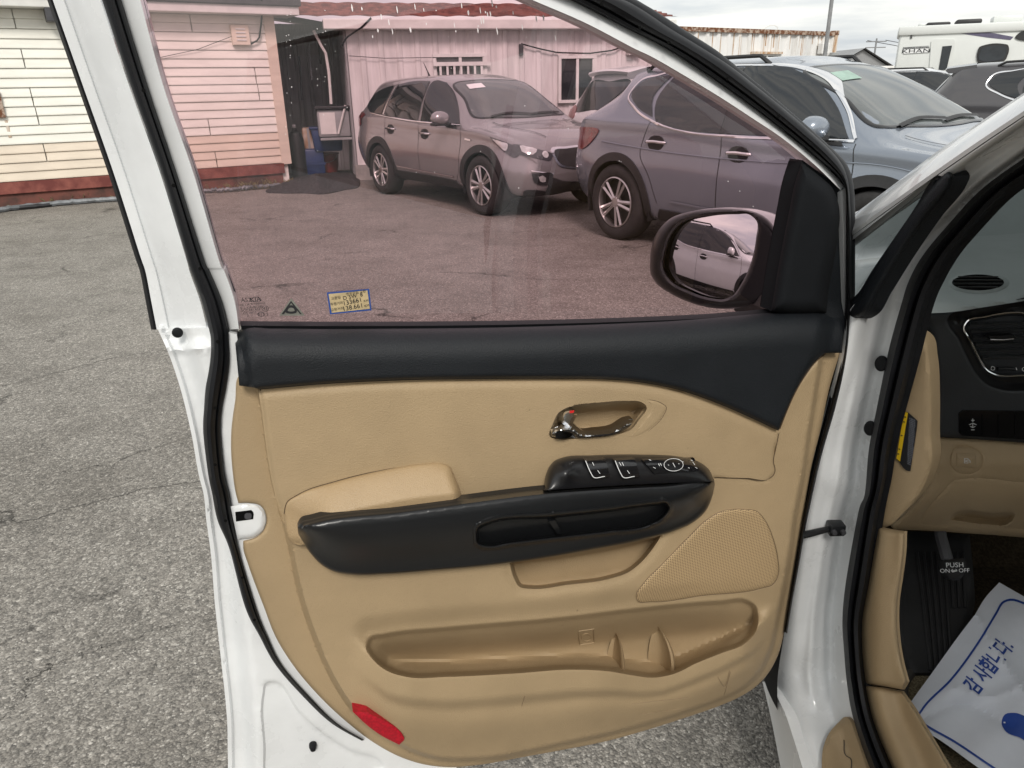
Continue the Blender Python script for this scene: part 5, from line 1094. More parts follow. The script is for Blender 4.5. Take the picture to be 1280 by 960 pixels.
# black armrest spear
SPT = curve([(372, 660), (376, 653), (390, 648.5), (500, 634), (577, 624), (680, 611.5), (760, 606), (830, 602.5), (886, 600), (893, 602)], 3)
SPB = curve([(373, 668), (380, 680), (390, 694), (402, 706), (416, 714), (440, 718.5), (480, 718), (540, 713.5), (620, 706), (680, 697.5), (740, 687), (800, 675.5), (845, 663), (868, 652), (882, 639), (890, 622), (893.5, 606)], 3)
SPEAR = np.r_[SPT, SPB[::-1]]
CUP = cr([(596, 668), (598, 659), (606, 655), (690, 645), (760, 637.5), (820, 629.5), (833, 629), (836, 633), (829, 646), (812, 656), (760, 664), (690, 672), (640, 678), (608, 682), (598, 679)], 3)
def w_sp0(P):
    a = dl(P, SPT); b = dl(P, SPB); t = a/(a+b+1e-6); lf = 1-ss(P[:, 0], 372, 400)*1.0
    st = 0.052+0.026*(1-ss(P[:, 0], 570, 590)); return st + (0.090-st)*np.clip(a/6, 0, 1)**0.8 + 0.010*rnd(np.clip(a-5, 0, 99), 14) - 0.040*ss(t, 0.30, 1.0) - 0.008*(1-rnd(b, 4)) - 0.02*lf*(1-np.clip(a/14, 0, 1))*0
def w_spear(P):
    w = w_sp0(P); sc = sdf(P, CUP); w += 0.0022*ss(sc, -5, -4)*(1-ss(sc, -1.5, -0.5)); w -= 0.022*ss(sc, -0.3, 2.2)
    return w
sheet('armrest_spear', SPEAR, w_spear, DF, 'satin_black', door, step=3, skirt=0.012, rings=(0.8, 1.8, 3.0, 4.5, 6, 8, 12, 17), feats=[(CUP, (-5, -4, -1.5, -0.4, 0.8, 2.2, 4))], label='satin black armrest with pull cup')
DIV = cr([(686, 652, 1), (694, 650.5, 1), (703, 667, 1), (697, 668.5, 1)], 4)
sheet('pull_cup_divider', DIV, lambda P: w_sp0(P)-0.012, DF, 'satin_black', door, step=4, skirt=0.012)
# switch panel
SWT = curve([(680, 612), (681, 598), (685, 585), (692, 576), (704, 571), (740, 568.5), (800, 567.5), (850, 570.5), (872, 576), (886, 586), (893, 601)], 3)
SWB = curve([(680, 613), (760, 607.5), (830, 604), (893, 602)], 3)
SWP = np.r_[SWT, SWB[::-1]]
def w_sw(P):
    a = dl(P, SWT); b = dl(P, SWB); t = a/(a+b+1e-6); return 0.036+0.046*rnd(t, 1.0)-0.006*(1-rnd(a, 6)) + 0.006*np.exp(-((P[:, 0]-708)/9)**2-((P[:, 1]-592)/10)**2)
sheet('switch_panel', SWP, w_sw, DF, 'switch_black', door, step=3, skirt=0.005, rings=(0.8, 1.8, 3.2, 5, 7), label='black window switch panel')
def on_sw(name, poly, off, m, step=4, skirt=0.0, sharp=False): return sheet(name, cr(poly, 3 if not sharp else 50), lambda P: w_sw(P)+off, DF, m, door, step=step, skirt=skirt)
for k, x in enumerate((731, 768)):
    on_sw('window_switch', [(x, 576, 1), (x+26, 574, 1), (x+32, 596, 1), (x+10, 598, 1), (x+6, 588)], 0.006, 'piano_black', skirt=0.008)
    P = curve([(x+1, 576), (x+7, 590), (x+11, 596.5), (x+25, 595.5)], 2)
    MB().tube(DF.at(P, w_sw(P)+0.0085), 0.00055, 5).build('switch_edging', 'print_white', door)
    P = np.array([(x+9.5, 578), (x+11.5, 582)]); MB().tube(DF.at(P, w_sw(P)+0.0075), 0.00045, 5).build('switch_mark', 'print_white', door)
    P = np.array([(x+16, 588), (x+19, 592)]); MB().tube(DF.at(P, w_sw(P)+0.0075), 0.00045, 5).build('switch_mark', 'print_white', door)
    if k:
        P = np.array([(x+6, 578), (x+8.5, 582)]); MB().tube(DF.at(P, w_sw(P)+0.0075), 0.00045, 5).build('switch_mark', 'print_white', door)
on_sw('mirror_switch_block', [(803, 575, 1), (868, 573, 1), (874, 588, 1), (818, 592.5, 1)], 0.003, 'piano_black', skirt=0.004)
t_ = np.linspace(0, 6.283, 30); ring = np.stack([842+12*np.cos(t_), 581+7.8*np.sin(t_)], 1)
MB().tube(DF.at(ring, w_sw(ring)+0.007), 0.0004, 5, False).build('mirror_knob_ring', 'print_white', door)
on_sw('mirror_knob', [tuple(p) for p in ring[:-1:2]], 0.006, 'switch_black')
for (x0, y0, x1, y1) in ((841, 578.5, 844, 584), (835, 581, 836.2, 581.6), (848, 579.5, 849.2, 580), (825, 579, 827, 582), (823, 579.5, 824.5, 582.5), (811, 574.5, 814, 575.5), (816.5, 584, 819.5, 585.5), (853, 577, 854.2, 577.6), (860, 584.5, 862, 585.2), (863.5, 575, 866, 576.2), (866, 577.5, 868.5, 581), (869, 584, 871.5, 585.5)):
    P = np.array([(x0, y0), (x1, y1)]); MB().tube(DF.at(P, w_sw(P)+0.0075), 0.0004, 5).build('switch_mark', 'print_white', door)
# inner handle
sheet('handle_bezel', BEZ, lambda P: 0.0375+0.002*rnd(segdist(P, BEZ), 4)-0.012*ss(sdf(P, BEZ_I), -8, -1), DF, 'beige_trim', door, step=3, skirt=0.004, holes=[BEZ_I], rings=(1, 2.2, 4))
CU = cr([(686, 549), (690, 530), (698, 514), (712, 507), (750, 502), (785, 500), (803, 501.5), (809, 507), (799, 526), (790, 538), (765, 545), (725, 549), (697, 550)], 3)
sheet('handle_cup', CU, lambda P: 0.030-0.040*ss(segdist(P, CU), 1, 13), DF, 'beige_trim', door, step=3)
LEVT = curve([(692, 535), (698, 533), (722, 534), (727, 538), (745, 538), (765, 535), (785, 524.5), (791, 524)], 2)
LEV = cr([(690, 546, 1), (692, 535), (698, 533), (722, 534), (727, 538), (745, 538), (765, 535), (785, 524.5), (791, 524), (790, 529), (782, 537), (768, 543), (740, 546.5), (715, 547.5)], 2)
sheet('door_lever', LEV, lambda P: 0.041+0.009*np.clip(dl(P, LEVT)/6, 0, 1)-0.008*np.clip((dl(P, LEVT)-6)/6, 0, 1), DF, 'chrome', door, step=1.8, skirt=0.012, rings=(0.6, 1.4, 2.6), auto=25, label='chrome inner door lever')
sheet('lever_inlay', cr([(694, 545), (696, 539.5), (708, 539.5), (716, 543), (712, 546.5)], 2), 0.0508, DF, 'smoked_chrome', door, step=3)
LOCK = cr([(701, 519), (704, 514.5), (719, 512.5), (721, 516), (717, 527), (713, 535.5), (708, 533), (702, 528)], 2)
sheet('lock_tab', LOCK, lambda P: 0.040+0.010*np.clip(segdist(P, LOCK)/4, 0, 1)+0.006*(P[:, 1]-512)/22, DF, 'chrome', door, step=2, skirt=0.014, rings=(0.6, 1.4, 2.6, 4))
sheet('lock_red_mark', cr([(712, 513.5, 1), (718, 512.8, 1), (717, 516, 1), (712, 516.5, 1)], 3), 0.0535, DF, 'red_dot', door, step=3)
# speaker grille with real perforations drawn by the material
SPK = cr([(797, 751), (795.5, 743), (803, 731), (830, 703), (860, 672), (885, 648.5), (902, 639), (930, 636.5), (946, 639), (956, 650), (966, 672), (972.5, 700), (973, 718), (967, 730), (950, 736), (880, 744.5), (815, 752.5)], 3)
def grille_mat():
    m = mat('speaker_mesh', (0.46, 0.325, 0.18), 0.55); t = m.node_tree; p = t.nodes['Principled BSDF']; tc = t.nodes.new('ShaderNodeTexCoord')
    sep = t.nodes.new('ShaderNodeSeparateXYZ'); mp = t.nodes.new('ShaderNodeMapping'); mp.inputs['Rotation'].default_value = (0, 0, -PHI); t.links.new(tc.outputs['Object'], mp.inputs[0]); t.links.new(mp.outputs[0], sep.inputs[0])
    cmb = t.nodes.new('ShaderNodeCombineXYZ'); t.links.new(sep.outputs[0], cmb.inputs[0]); t.links.new(sep.outputs[2], cmb.inputs[1])
    vo = t.nodes.new('ShaderNodeTexVoronoi'); vo.voronoi_dimensions = '2D'; vo.inputs['Scale'].default_value = 320; vo.inputs['Randomness'].default_value = 0.0; t.links.new(cmb.outputs[0], vo.inputs['Vector'])
    r = t.nodes.new('ShaderNodeValToRGB'); r.color_ramp.elements[0].position = 0.24; r.color_ramp.elements[0].color = (0.10, 0.065, 0.03, 1); r.color_ramp.elements[1].position = 0.34; r.color_ramp.elements[1].color = (0.47, 0.335, 0.185, 1)
    t.links.new(vo.outputs['Distance'], r.inputs[0]); t.links.new(r.outputs[0], p.inputs['Base Color'])
    bp = t.nodes.new('ShaderNodeBump'); bp.inputs['Distance'].default_value = 0.002; bp.inputs['Strength'].default_value = 0.8; t.links.new(r.outputs[0], bp.inputs['Height']); t.links.new(bp.outputs[0], p.inputs['Normal'])
grille_mat()
sheet('speaker_grille', SPK, lambda P: w_trim(P)+0.0006+0.0035*rnd(segdist(P, SPK), 6), DF, 'speaker_mesh', door, step=4, skirt=0.004, rings=(0.8, 2, 4, 6))
SPK2 = SPK; MB().tube(np.r_[DF.at(SPK, w_trim(SPK)+0.0005), DF.at(SPK[:1], w_trim(SPK[:1])+0.0005)], 0.0013, 5, False).build('speaker_rim', 'beige_trim', door)
# pocket dividers, red reflector, embossed stamp
for (A_, B_, ws_) in (([(757, 838), (759, 818), (763, 803), (767, 795), (769, 791)], [(781.5, 840), (781, 826), (778, 810), (774, 799), (770, 791.5)], None), ([(811, 845), (810, 822), (812, 803), (816, 790), (820, 782)], [(845, 842), (844, 824), (839, 808), (831, 793), (822, 782.5)], None)):
    ribbon('pocket_divider', cross_lines(A_, B_, (0.0, 0.3, 0.55, 0.74, 0.84, 0.93, 0.98, 1.0)), ([-0.045, -0.045], [-0.040, -0.042], [-0.026, -0.038], [0.0, -0.033], [0.014, -0.030], [0.018, -0.029], [0.010, -0.032], [-0.05, -0.05]), DF, 'beige_trim', door, n=30)
RED = cr([(441, 889.5, 1), (459, 890.5, 1), (466, 894), (504, 920), (505.5, 923), (499, 931, 1), (476, 919), (456, 904)], 3)
WR = float(w_trim(RED).max())+0.002
def w_red(P): return np.full(len(P), WR)+0.0015*rnd(segdist(P, RED), 1.5)
sheet('red_reflector', RED, lambda P: w_red(P), DF, 'red_reflector', door, step=3, skirt=0.02)
E0 = cr([(723, 789, 1), (742, 786, 1), (743, 803, 1), (725, 806, 1)], 20)
def ring_tube(name, C_, wf, r, m, par): MB().tube(np.r_[DF.at(C_, wf(C_)), DF.at(C_[:1], wf(C_[:1]))], r, 5, False).build(name, m, par)
ring_tube('recycling_stamp', E0, lambda P: w_trim(P)+0.0005, 0.0008, 'beige_trim', door)
E1 = np.stack([733+6*np.cos(t_), 796.5+4.5*np.sin(t_)], 1); ring_tube('recycling_stamp', E1, lambda P: w_trim(P)+0.0005, 0.0008, 'beige_trim', door)
# scuffs on the pocket front
for L_ in ([(897, 846), (905, 858), (912, 838)], [(652, 883), (656, 870)], [(790, 880), (860, 872)], [(800, 893), (850, 886)], [(905, 870), (913, 840)]):
    P = curve(L_, 3); w_ = w_trim(P)+0.0006; MB().tube(DF.at(P, w_), 0.0005, 4).build('scuff', 'scuff_mark', door)
# latch notch, latch, plugs
NOT = cr([(294, 640, 1), (314, 637.5, 1), (316.5, 640), (316.5, 649, 1), (295, 652, 1)], 3)
NL = cr([(288, 633, 1), (312, 630), (324, 633.5), (330.5, 641), (332, 650), (328.5, 662), (319, 670), (297, 674, 1)], 3)
sheet('latch_surround', NL, lambda P: 0.004+0.004*rnd(segdist(P, NL), 6), DF, 'inner_white_paint', door, step=3)
sheet('latch_slot', NOT, 0.0085, DF, 'dark_recess', door, step=4)
sheet('latch_claw', cr([(306, 643), (314, 642.5), (314, 648), (306, 648)], 3), 0.0095, DF, 'dark_steel', door, step=3, skirt=0.004)
def plug(px, py, w, rx, fr=DF, par=door, m='seal_rubber', ex=UDR, asp=1.0, h=0.004):
    c = fr.at([(px, py)], w)[0]; V_ = []; F_ = []; n = 16; N_ = fr.n; ez = np.array([0, 0, 1.0])
    for (rr, hh) in ((1.0, 0.0), (1.0, h*0.5), (0.7, h), (0.0, h*1.1)):
        for k in range(n): a = 2*math.pi*k/n; V_.append(c+ex*rx*rr*math.cos(a)+ez*rx*asp*rr*math.sin(a)+N_*hh)
    F_ = [(i*n+k, i*n+(k+1) % n, (i+1)*n+(k+1) % n, (i+1)*n+k) for i in range(3) for k in range(n)]
    return obj('rubber_plug', V_, F_, m, par)
plug(222, 415.5, -0.018, 0.0065); plug(391, 930, -0.004, 0.006, h=0.012)
# ---- mirror sail inside
SAIL = cr([(1002, 203, 1), (1014, 212), (1028, 223), (1040, 234), (1046, 247), (1049.5, 267), (1048, 290), (1045, 314), (1039, 345), (1035, 368), (1033, 391, 1), (1010, 393), (980, 392), (964, 389, 1), (972, 340), (979, 302), (987, 262), (994, 228)], 4)
def w_sail(P): return 0.004+0.026*rnd(segdist(P, SAIL), 16)+0.012*ss(P[:, 1], 380, 300)
sheet('mirror_sail', SAIL, lambda P: 0.002+0.030*rnd(segdist(P, SAIL), 18), DF, 'sail_cloth', door, step=4, skirt=0.03, rings=(0.8, 2, 4, 7, 11), label='black fabric covered mirror sail panel')
sheet('sail_backing', cr([(1003, 200, 1), (1052, 236, 1), (1056, 300), (1056, 440, 1), (1030, 441, 1), (1030, 388, 1), (970, 390, 1), (984, 300), (997, 235)], 8), lambda P: -0.006+0.012*ss(P[:, 1], 380, 400), DF, 'charcoal_trim', door, step=10, skirt=0.03)
# ---- wing mirror on the far side of the door
MN = np.array([-1.24, -1.076, 0.16]); MC = DF.at([(888, 322)], -0.25)[0]; MF = Frame(MC, MN)
HOUS = cr([(812.5, 325), (815, 306), (823, 288), (838, 273), (858, 265.5), (885, 261.5), (915, 261), (940, 264), (956, 271), (968, 284), (975, 302), (976, 330), (969, 355), (956, 373), (938, 383), (915, 386), (890, 385), (862, 378), (838, 367), (821, 355), (813.5, 343)], 4)
MGL = cr([(829, 336), (832, 310), (840, 291), (853, 278), (880, 270.5), (915, 267.5), (938, 269), (945.5, 276), (945, 298), (938, 330), (927, 354), (916, 369), (905, 374), (890, 373), (860, 363.5), (838, 351)], 3)
mir = sheet('wing_mirror', HOUS, lambda P: 0.022*rnd(segdist(P, HOUS), 9)-0.014*ss(sdf(P, MGL), -4, 2), MF, 'satin_black', door, step=3, holes=[MGL], rings=(0.8, 2, 4, 6.5), feats=[(MGL, (-3, -1.2))], label='wing mirror with black surround and white cap')
ctr = MF.at([(890, 322)], 0.006)[0]
def convex(V):
    r2 = ((V-ctr)**2).sum(1); return V - MF.n*(r2/(2*1.15))[:, None]
sheet('mirror_pane', MGL, 0.008, MF, 'mirror_glass', door, step=3, warp=convex)
V0 = MF.at(HOUS, 0.0); n_h = len(HOUS); cen = V0.mean(0); VV = []; 
for (sc, back) in ((1.0, 0.0), (1.02, 0.02), (0.97, 0.06), (0.80, 0.11), (0.45, 0.14), (0.0, 0.145)): VV.append(cen+(V0-cen)*sc-MF.n*back)
FF = [(i*n_h+k, i*n_h+(k+1) % n_h, (i+1)*n_h+(k+1) % n_h, (i+1)*n_h+k) for i in range(5) for k in range(n_h)]
obj('mirror_cap', np.concatenate(VV), FF, 'white_paint', door)
P0 = MF.at([(935, 372)], -0.03)[0]; P1 = DF.at([(985, 385)], -0.09)[0]; MB().tube([P0, (P0+P1)/2, P1], [0.035, 0.03, 0.04], 10).build('mirror_stalk', 'satin_black', door)
u_ = MF.at([(880, 357), (900, 361)], 0.012); ex = (u_[1]-u_[0])/np.linalg.norm(u_[1]-u_[0]); ez = np.cross(MF.n, ex)
lettering('mirror_lettering', '사물이 거울에 보이는 것보다 가까이 있음', convex(MF.at([(878, 360)], 0.0105))[0]+MF.n*0.001, ex, ez, 'decal_grey', door, 0.0075, 1.0)
# ---- stickers on the glass
GW = -0.0235
def on_glass(name, poly, m, off=0.0, st=6): return sheet(name, poly, GW+off, DF, m, door, step=st)
def glass_text(body, px, py, size, m='print_black', tilt=0.0, stretch=1.0, off=0.001, name='glass_lettering'):
    c = DF.at([(px, py)], GW+off)[0]; ca, sa = math.cos(tilt), math.sin(tilt); ez = np.array([0, 0, 1.0])
    return lettering(name, body, c, UDR*ca+ez*sa, ez*ca-UDR*sa, m, door, size, stretch)
on_glass('triangle_decal', cr([(349, 394.5, 1), (364, 372.5, 1), (381, 394.5, 1)], 30), 'decal_grey')
on_glass('triangle_mark', cr([(352, 392.5, 1), (363.8, 376, 1), (377, 392.5, 1), (375, 392.5, 1), (363.8, 378.5, 1), (355, 392.5, 1)], 30), 'print_black', 0.0005)
on_glass('triangle_mark', cr([(356.5, 389.5), (358, 384), (364, 381.5), (369.5, 384), (371, 389.5)], 2), 'print_black', 0.0006)
on_glass('triangle_mark', cr([(359.5, 388), (361, 385.5), (364, 384.5), (367, 385.5), (368.5, 388)], 2), 'decal_grey', 0.0008)
STK = [(408.5, 365.5, 1), (461.5, 361, 1), (464.5, 388, 1), (412.5, 393, 1)]
on_glass('service_sticker', cr(STK, 60), 'sticker_blue'); c_ = np.array([p[:2] for p in STK]).mean(0)
STI = [(p[0]+(2.2 if p[0] < c_[0] else -2.2), p[1]+(2 if p[1] < c_[1] else -2), 1) for p in STK]
on_glass('service_sticker_field', cr(STI, 60), 'sticker_tan', 0.0004)
for (b, x, y, s, tl) in (('133661', 440.5, 377, 0.0085, 0.12), ('138.661', 441, 384, 0.0085, 0.1), ('D 5W  8', 441, 370.6, 0.0072, 0.12), ('주행거리', 421, 379.6, 0.0045, 0.08), ('교환거리', 421.5, 386.6, 0.0045, 0.08), ('교환일', 420, 372.5, 0.0045, 0.08), ('엔진오일 교환', 445, 365.9, 0.0045, 0.09), ('KM', 457.5, 376, 0.0045, 0.08), ('KM', 458.5, 382, 0.0045, 0.08)):
    glass_text(b, x, y, s, 'print_black', tl, 1.0, 0.0012)
for (b, x, y, s) in (('KIA', 319.5, 374.6, 0.0085), ('AS2', 307.5, 375.2, 0.0075), ('M60 T2R TEMPERED', 314.5, 380.4, 0.0036), ('E13 43R-001583', 314.5, 384.2, 0.0040), ('DOT 541 AS2', 313, 387.6, 0.0040), ('43R 10157', 312, 391, 0.0036), ('2', 309.5, 394.5, 0.0042), ('43', 331.5, 385.7, 0.0052), ('E13', 326.5, 392.9, 0.0048), ('S', 334.3, 393, 0.005)):
    glass_text(b, x, y, s)
for (x, y, rx, ry) in ((319.5, 374.6, 7, 2.8), (331.5, 385.7, 4, 3.2), (326.5, 392.9, 4.3, 2.6)):
    C_ = np.stack([x+rx*np.cos(t_), y+ry*np.sin(t_)], 1); MB().tube(DF.at(C_, GW+0.0008), 0.00028, 4, False).build('glass_lettering', 'print_black', door)
# bird lime and dried drips on the pane
for i in range(40, 130):
    if i < 75: x = random.uniform(425, 700); y = random.uniform(0, 26)+random.random()**2*30
    elif i < 105: x = random.choice((358, 363, 398, 405))+random.gauss(0, 1.2); y = random.uniform(12, 190)
    else: x = random.uniform(350, 960); y = random.uniform(40, 260)
    if not inside(np.array([[x, y]]), np.array(FL_D+[(1050, 390), (310, 390)]))[0]: continue
    a, b = (random.uniform(0.5, 1.1), random.uniform(0.8, 5.5)) if i < 75 else (random.uniform(0.35, 0.7), random.uniform(0.4, 0.9))
    C_ = np.array([(x+a*math.cos(t)*random.uniform(0.7, 1.2)+(0.15*b*math.sin(t)), y+b*math.sin(t)) for t in np.linspace(0, 6.283, 9)[:-1]])
    obj('dried_drip', DF.at(C_, GW+0.0003), [tuple(range(8))], 'grime', door, smooth=False)

def gap_line(L_, wf, r=0.0006, m='seam_brown', closed=False):
    L_ = np.asarray(L_); L_ = np.r_[L_, L_[:1]] if closed else L_
    MB().tube(DF.at(L_, wf(L_)), r, 5, False).build('panel_gap', m, door)
gap_line(BEZ, lambda P: np.full(len(P), 0.0385), 0.0005, closed=True)
gap_line(curve([(894, 597), (930, 598), (961, 598.5), (967, 594), (969, 588), (967, 578), (970, 560), (974, 541)], 3), lambda P: w_trim(P)+0.0035, 0.0005)
gap_line(SPK, lambda P: w_trim(P)+0.0018, 0.00032, closed=True)
gap_line(curve([(325, 487.5), (400, 481.3), (500, 476.3), (600, 474.7), (700, 474.4), (750, 475), (800, 479), (850, 489), (900, 506.5), (940, 523.5), (972, 539.5)], 4), lambda P: np.full(len(P), 0.0275), 0.0012)
gap_line(curve([(975, 536), (984, 513), (995, 489), (1007, 469), (1019, 453), (1032, 442)], 3), lambda P: w_trim(P)+0.002, 0.0008)
gap_line(PADT, lambda P: np.full(len(P), 0.0385), 0.0005)

for (x, y, r_) in ((722, 763, 1.0), (703, 782, 0.8), (662, 512, 0.8), (630, 516, 0.6), (560, 560, 0.6), (936, 774, 0.7), (826, 724, 0.7), (470, 760, 0.5), (740, 870, 0.6), (860, 560, 0.5)):
    C_ = np.array([(x+r_*math.cos(t)*random.uniform(0.7, 1.2), y+r_*math.sin(t)) for t in np.linspace(0, 6.283, 8)[:-1]]); wf = w_ui if y < 600 else w_trim
    obj('speck', DF.at(C_, wf(C_)+0.0022), [tuple(range(7))], 'scuff_mark', door, smooth=False)
# ================================================================ van body round the open doorway
BF = Frame((0.53, 0, 0), (-1, 0, 0)); IF = Frame((0, 1.22, 0), (0, -1, 0))
VO = [(1400, 122), (1330, 162), (1280, 197), (1226, 237), (1184, 282), (1153, 320), (1136, 351), (1126, 382.5), (1111, 437), (1096, 510), (1086, 562), (1081, 617), (1073, 640), (1058, 723), (1053, 773), (1055, 813), (1059, 857), (1067, 900), (1087, 960), (1112, 1010)]
VI = [(1400, 170), (1330, 205), (1280, 230), (1251, 251), (1212, 293), (1190, 320), (1172, 351), (1159, 382), (1143, 445), (1126, 508), (1115, 552), (1107, 600), (1098, 645), (1087, 723), (1078, 773), (1078, 813), (1082, 853), (1092, 900), (1113, 953), (1140, 1010)]
ribbon('doorway_seal', cross_lines(VO, VI, (0, 0.07, 0.25, 0.45, 0.52, 0.6, 0.8, 1.0)), (-0.088, -0.074, -0.066, -0.074, -0.082, -0.072, -0.078, -0.10), BF, 'seal_rubber', van, n=160, back=0.01)
# white pillar and jamb in one pressed sheet
JL = [(1400, 71), (1330, 113), (1280, 146), (1184, 211), (1130, 249), (1080, 285), (1064, 297), (1060, 340), (1058, 400), (1050, 440), (1032, 510), (1015, 580), (1000, 660), (990, 715), (982, 765), (976, 800), (968, 840), (974, 880), (992, 930), (1006, 975), (1022, 1010)]
QH = cr([(1062, 303, 1), (1100, 273), (1160, 227, 1), (1173, 219), (1180, 222), (1150, 258), (1116, 308), (1090, 350), (1062, 388, 1)], 5)
JAMB = np.r_[curve(JL, 5), curve(VO, 5)[::-1] + np.array([4, 2])]
VOc = curve(VO, 5); JLc = curve(JL, 5)
def w_jamb(P):
    a = dl(P, JLc); b = dl(P, VOc); t = a/(a+b+1e-6)
    up = 1-ss(P[:, 1], 230, 330)
    w = -0.088*ss(t, 0.0, 1.0)
    w -= up*0.018*np.exp(-((t-0.42)/0.2)**2) - up*0.012*np.exp(-((t-0.78)/0.14)**2)
    low = ss(P[:, 1], 420, 520)*(1-ss(P[:, 1], 840, 900))
    w += low*(0.006*np.exp(-((t-0.5)/0.09)**2) - 0.006*np.exp(-((t-0.8)/0.10)**2))
    return w
sheet('door_jamb', JAMB, w_jamb, BF, 'inner_white_paint', van, step=2.7, holes=[QH], rings=(1.5, 3.5, 6, 9), label='white A pillar and hinge jamb')
PU = [(1052, 279), (1080, 258.5), (1126, 224), (1172, 189), (1226, 152), (1280, 116), (1330, 82), (1400, 35)]
PC = [(1052, 306), (1080, 285), (1130, 249), (1184, 211), (1232, 178), (1280, 146), (1330, 113), (1400, 71)]
ribbon('roof_pillar', cross_lines(PU, PC, (0, 0.12, 0.4, 0.75, 0.95, 1.02)), (-0.060, -0.030, -0.006, 0.003, 0.001, -0.012), BF, 'white_paint', van, n=70, back=0.02)
# quarter light
QT = cr([(1166, 222), (1174, 213), (1188, 213.5), (1192, 220), (1189, 229), (1158, 271), (1124, 322), (1098, 365), (1080, 394), (1074, 397.5), (1052, 397, 1), (1052, 385, 1), (1069, 370), (1092, 335), (1116, 300), (1146, 256)], 4)
QM = curve([(1060, 391), (1084, 356), (1112, 310), (1150, 252), (1180, 216)], 4)
sheet('quarter_light_post', QT, lambda P: -0.014+0.016*rnd(segdist(P, QT), 9)-0.006*(np.exp(-(dl(P, QM)/2.2)**2)), BF, 'charcoal_trim', van, step=3, skirt=0.02, rings=(0.8, 2, 4, 6.5))
ribbon('quarter_light_frame', [[(1052, 304), (1100, 270), (1165, 221)], [(1052, 308), (1100, 273), (1165, 223)], [(1052, 317), (1100, 281), (1160, 233)], [(1052, 320), (1097, 286), (1156, 238)]], (0.0, -0.008, -0.012, -0.03), BF, 'grey_metal', van, n=20)
sheet('quarter_glass', cr([(1050, 318, 1), (1172, 222, 1), (1052, 395, 1)], 30), -0.03, BF, 'quarter_tint', van, step=40)
# plugs and check strap on the jamb
def jplug(px, py, r):
    w = w_jamb(np.array([[px, py]]))[0]+0.004; c = BF.at([(px, py)], w)[0]; N_ = np.array([-0.6, -0.8, 0]); ex = np.array([0.8, -0.6, 0]); ez = np.array([0, 0, 1.0]); n = 18; V_ = []
    for (rr, hh) in ((1.0, 0.0), (1.0, 0.003), (0.8, 0.005), (0, 0.0052)):
        for k in range(n): t = 2*math.pi*k/n; V_.append(c+ex*r*0.75*rr*math.cos(t)+ez*r*rr*math.sin(t)+N_*hh)
    obj('jamb_plug', V_, [(i*n+k, i*n+(k+1) % n, (i+1)*n+(k+1) % n, (i+1)*n+k) for i in range(3) for k in range(n)], 'seal_rubber', van)
jplug(1102, 454, 0.0135); jplug(1088, 535, 0.0135)
q = np.array([(990, 672), (1012, 667), (1036, 661), (1046, 659)]); P = BF.at(q, np.array([0.03, 0.0, -0.035, -0.05])); MB().tube(P, [0.006, 0.0065, 0.0055, 0.005], 8).build('check_strap', 'satin_black', van)
c = BF.at([(1043, 660)], -0.045)[0]; MB().box(tuple(c+[-0.012, -0.012, -0.011]), tuple(c+[0.016, 0.012, 0.011]), 0.003).build('strap_bracket', 'satin_black', van)
for dx in (-0.006, 0.010): MB().lathe([(0, 0.004), (0.004, 0.004), (0.005, 0), (0.005, -0.004)], 10, Matrix.Translation(Vector((c+[dx, -0.014, 0.0]).tolist())) @ Matrix.Rotation(math.pi, 4, 'Z')).build('bracket_bolt', 'dark_steel', van)
# sill: rocker, black filler, scuff plate
sheet('rocker', cr([(953, 852, 1), (961, 856), (976, 880), (994, 930), (1008, 975), (1020, 1010, 1), (985, 1010, 1), (974, 950), (962, 890)], 5), lambda P: 0.012, BF, 'white_paint', van, step=8, skirt=0.03)
sheet('jamb_filler', cr([(984, 770, 1), (979, 800), (972, 850), (972, 888, 1), (962, 868), (955, 850, 1), (963, 835), (975, 800)], 5), 0.016, BF, 'seal_rubber', van, step=8)
SC = cr([(1026, 1010, 1), (1027, 960), (1029, 935), (1036, 917), (1048, 903), (1057, 896), (1062, 900), (1068, 915), (1086, 968), (1104, 1010, 1)], 4)
sheet('sill_scuff_plate', SC, lambda P: w_jamb(P)+0.006+0.003*rnd(segdist(P, SC), 6), BF, 'beige_trim', van, step=5, skirt=0.008)
P = curve([(1055, 925), (1058, 945), (1063, 948), (1064, 962)], 3); MB().tube(BF.at(P, w_jamb(P)+0.010), 0.0008, 5).build('scuff_plate_groove', 'mat_binding', van)
# ---- dashboard
DT = Frame((0, 1.22, 1.10), (0, -0.06, 1.0))
dash = sheet('dashboard', cr([(1150, 392, 1), (1162, 374), (1180, 345), (1197, 317), (1212, 295), (1222, 284, 1), (1280, 278), (1480, 260, 1), (1480, 345, 1), (1330, 366), (1280, 376), (1230, 384), (1190, 390)], 6), lambda P: 0.002-0.006*(1-rnd(dl(P, curve([(1150, 392), (1190, 390), (1230, 384), (1280, 376), (1330, 366), (1480, 345)])), 8)), DT, 'dash_grey', van, step=6, label='grey grained dashboard with black fascia and beige lower panel')
t2 = np.linspace(0, 6.283, 40)[:-1]
def ell(cx, cy, rx, ry): return np.stack([cx+rx*np.cos(t2), cy+ry*np.sin(t2)], 1)
sheet('demister_ring', ell(1223.5, 353.5, 38, 13.5), lambda P: 0.0025+0.005*rnd(segdist(P, ell(1223.5, 353.5, 38, 13.5)), 4), DT, 'dash_grey', dash, step=5, holes=[ell(1222.5, 353, 32.5, 10)])
sheet('demister_vent', ell(1222.5, 353, 33, 10.3), 0.0035, DT, 'dark_recess', dash, step=8)
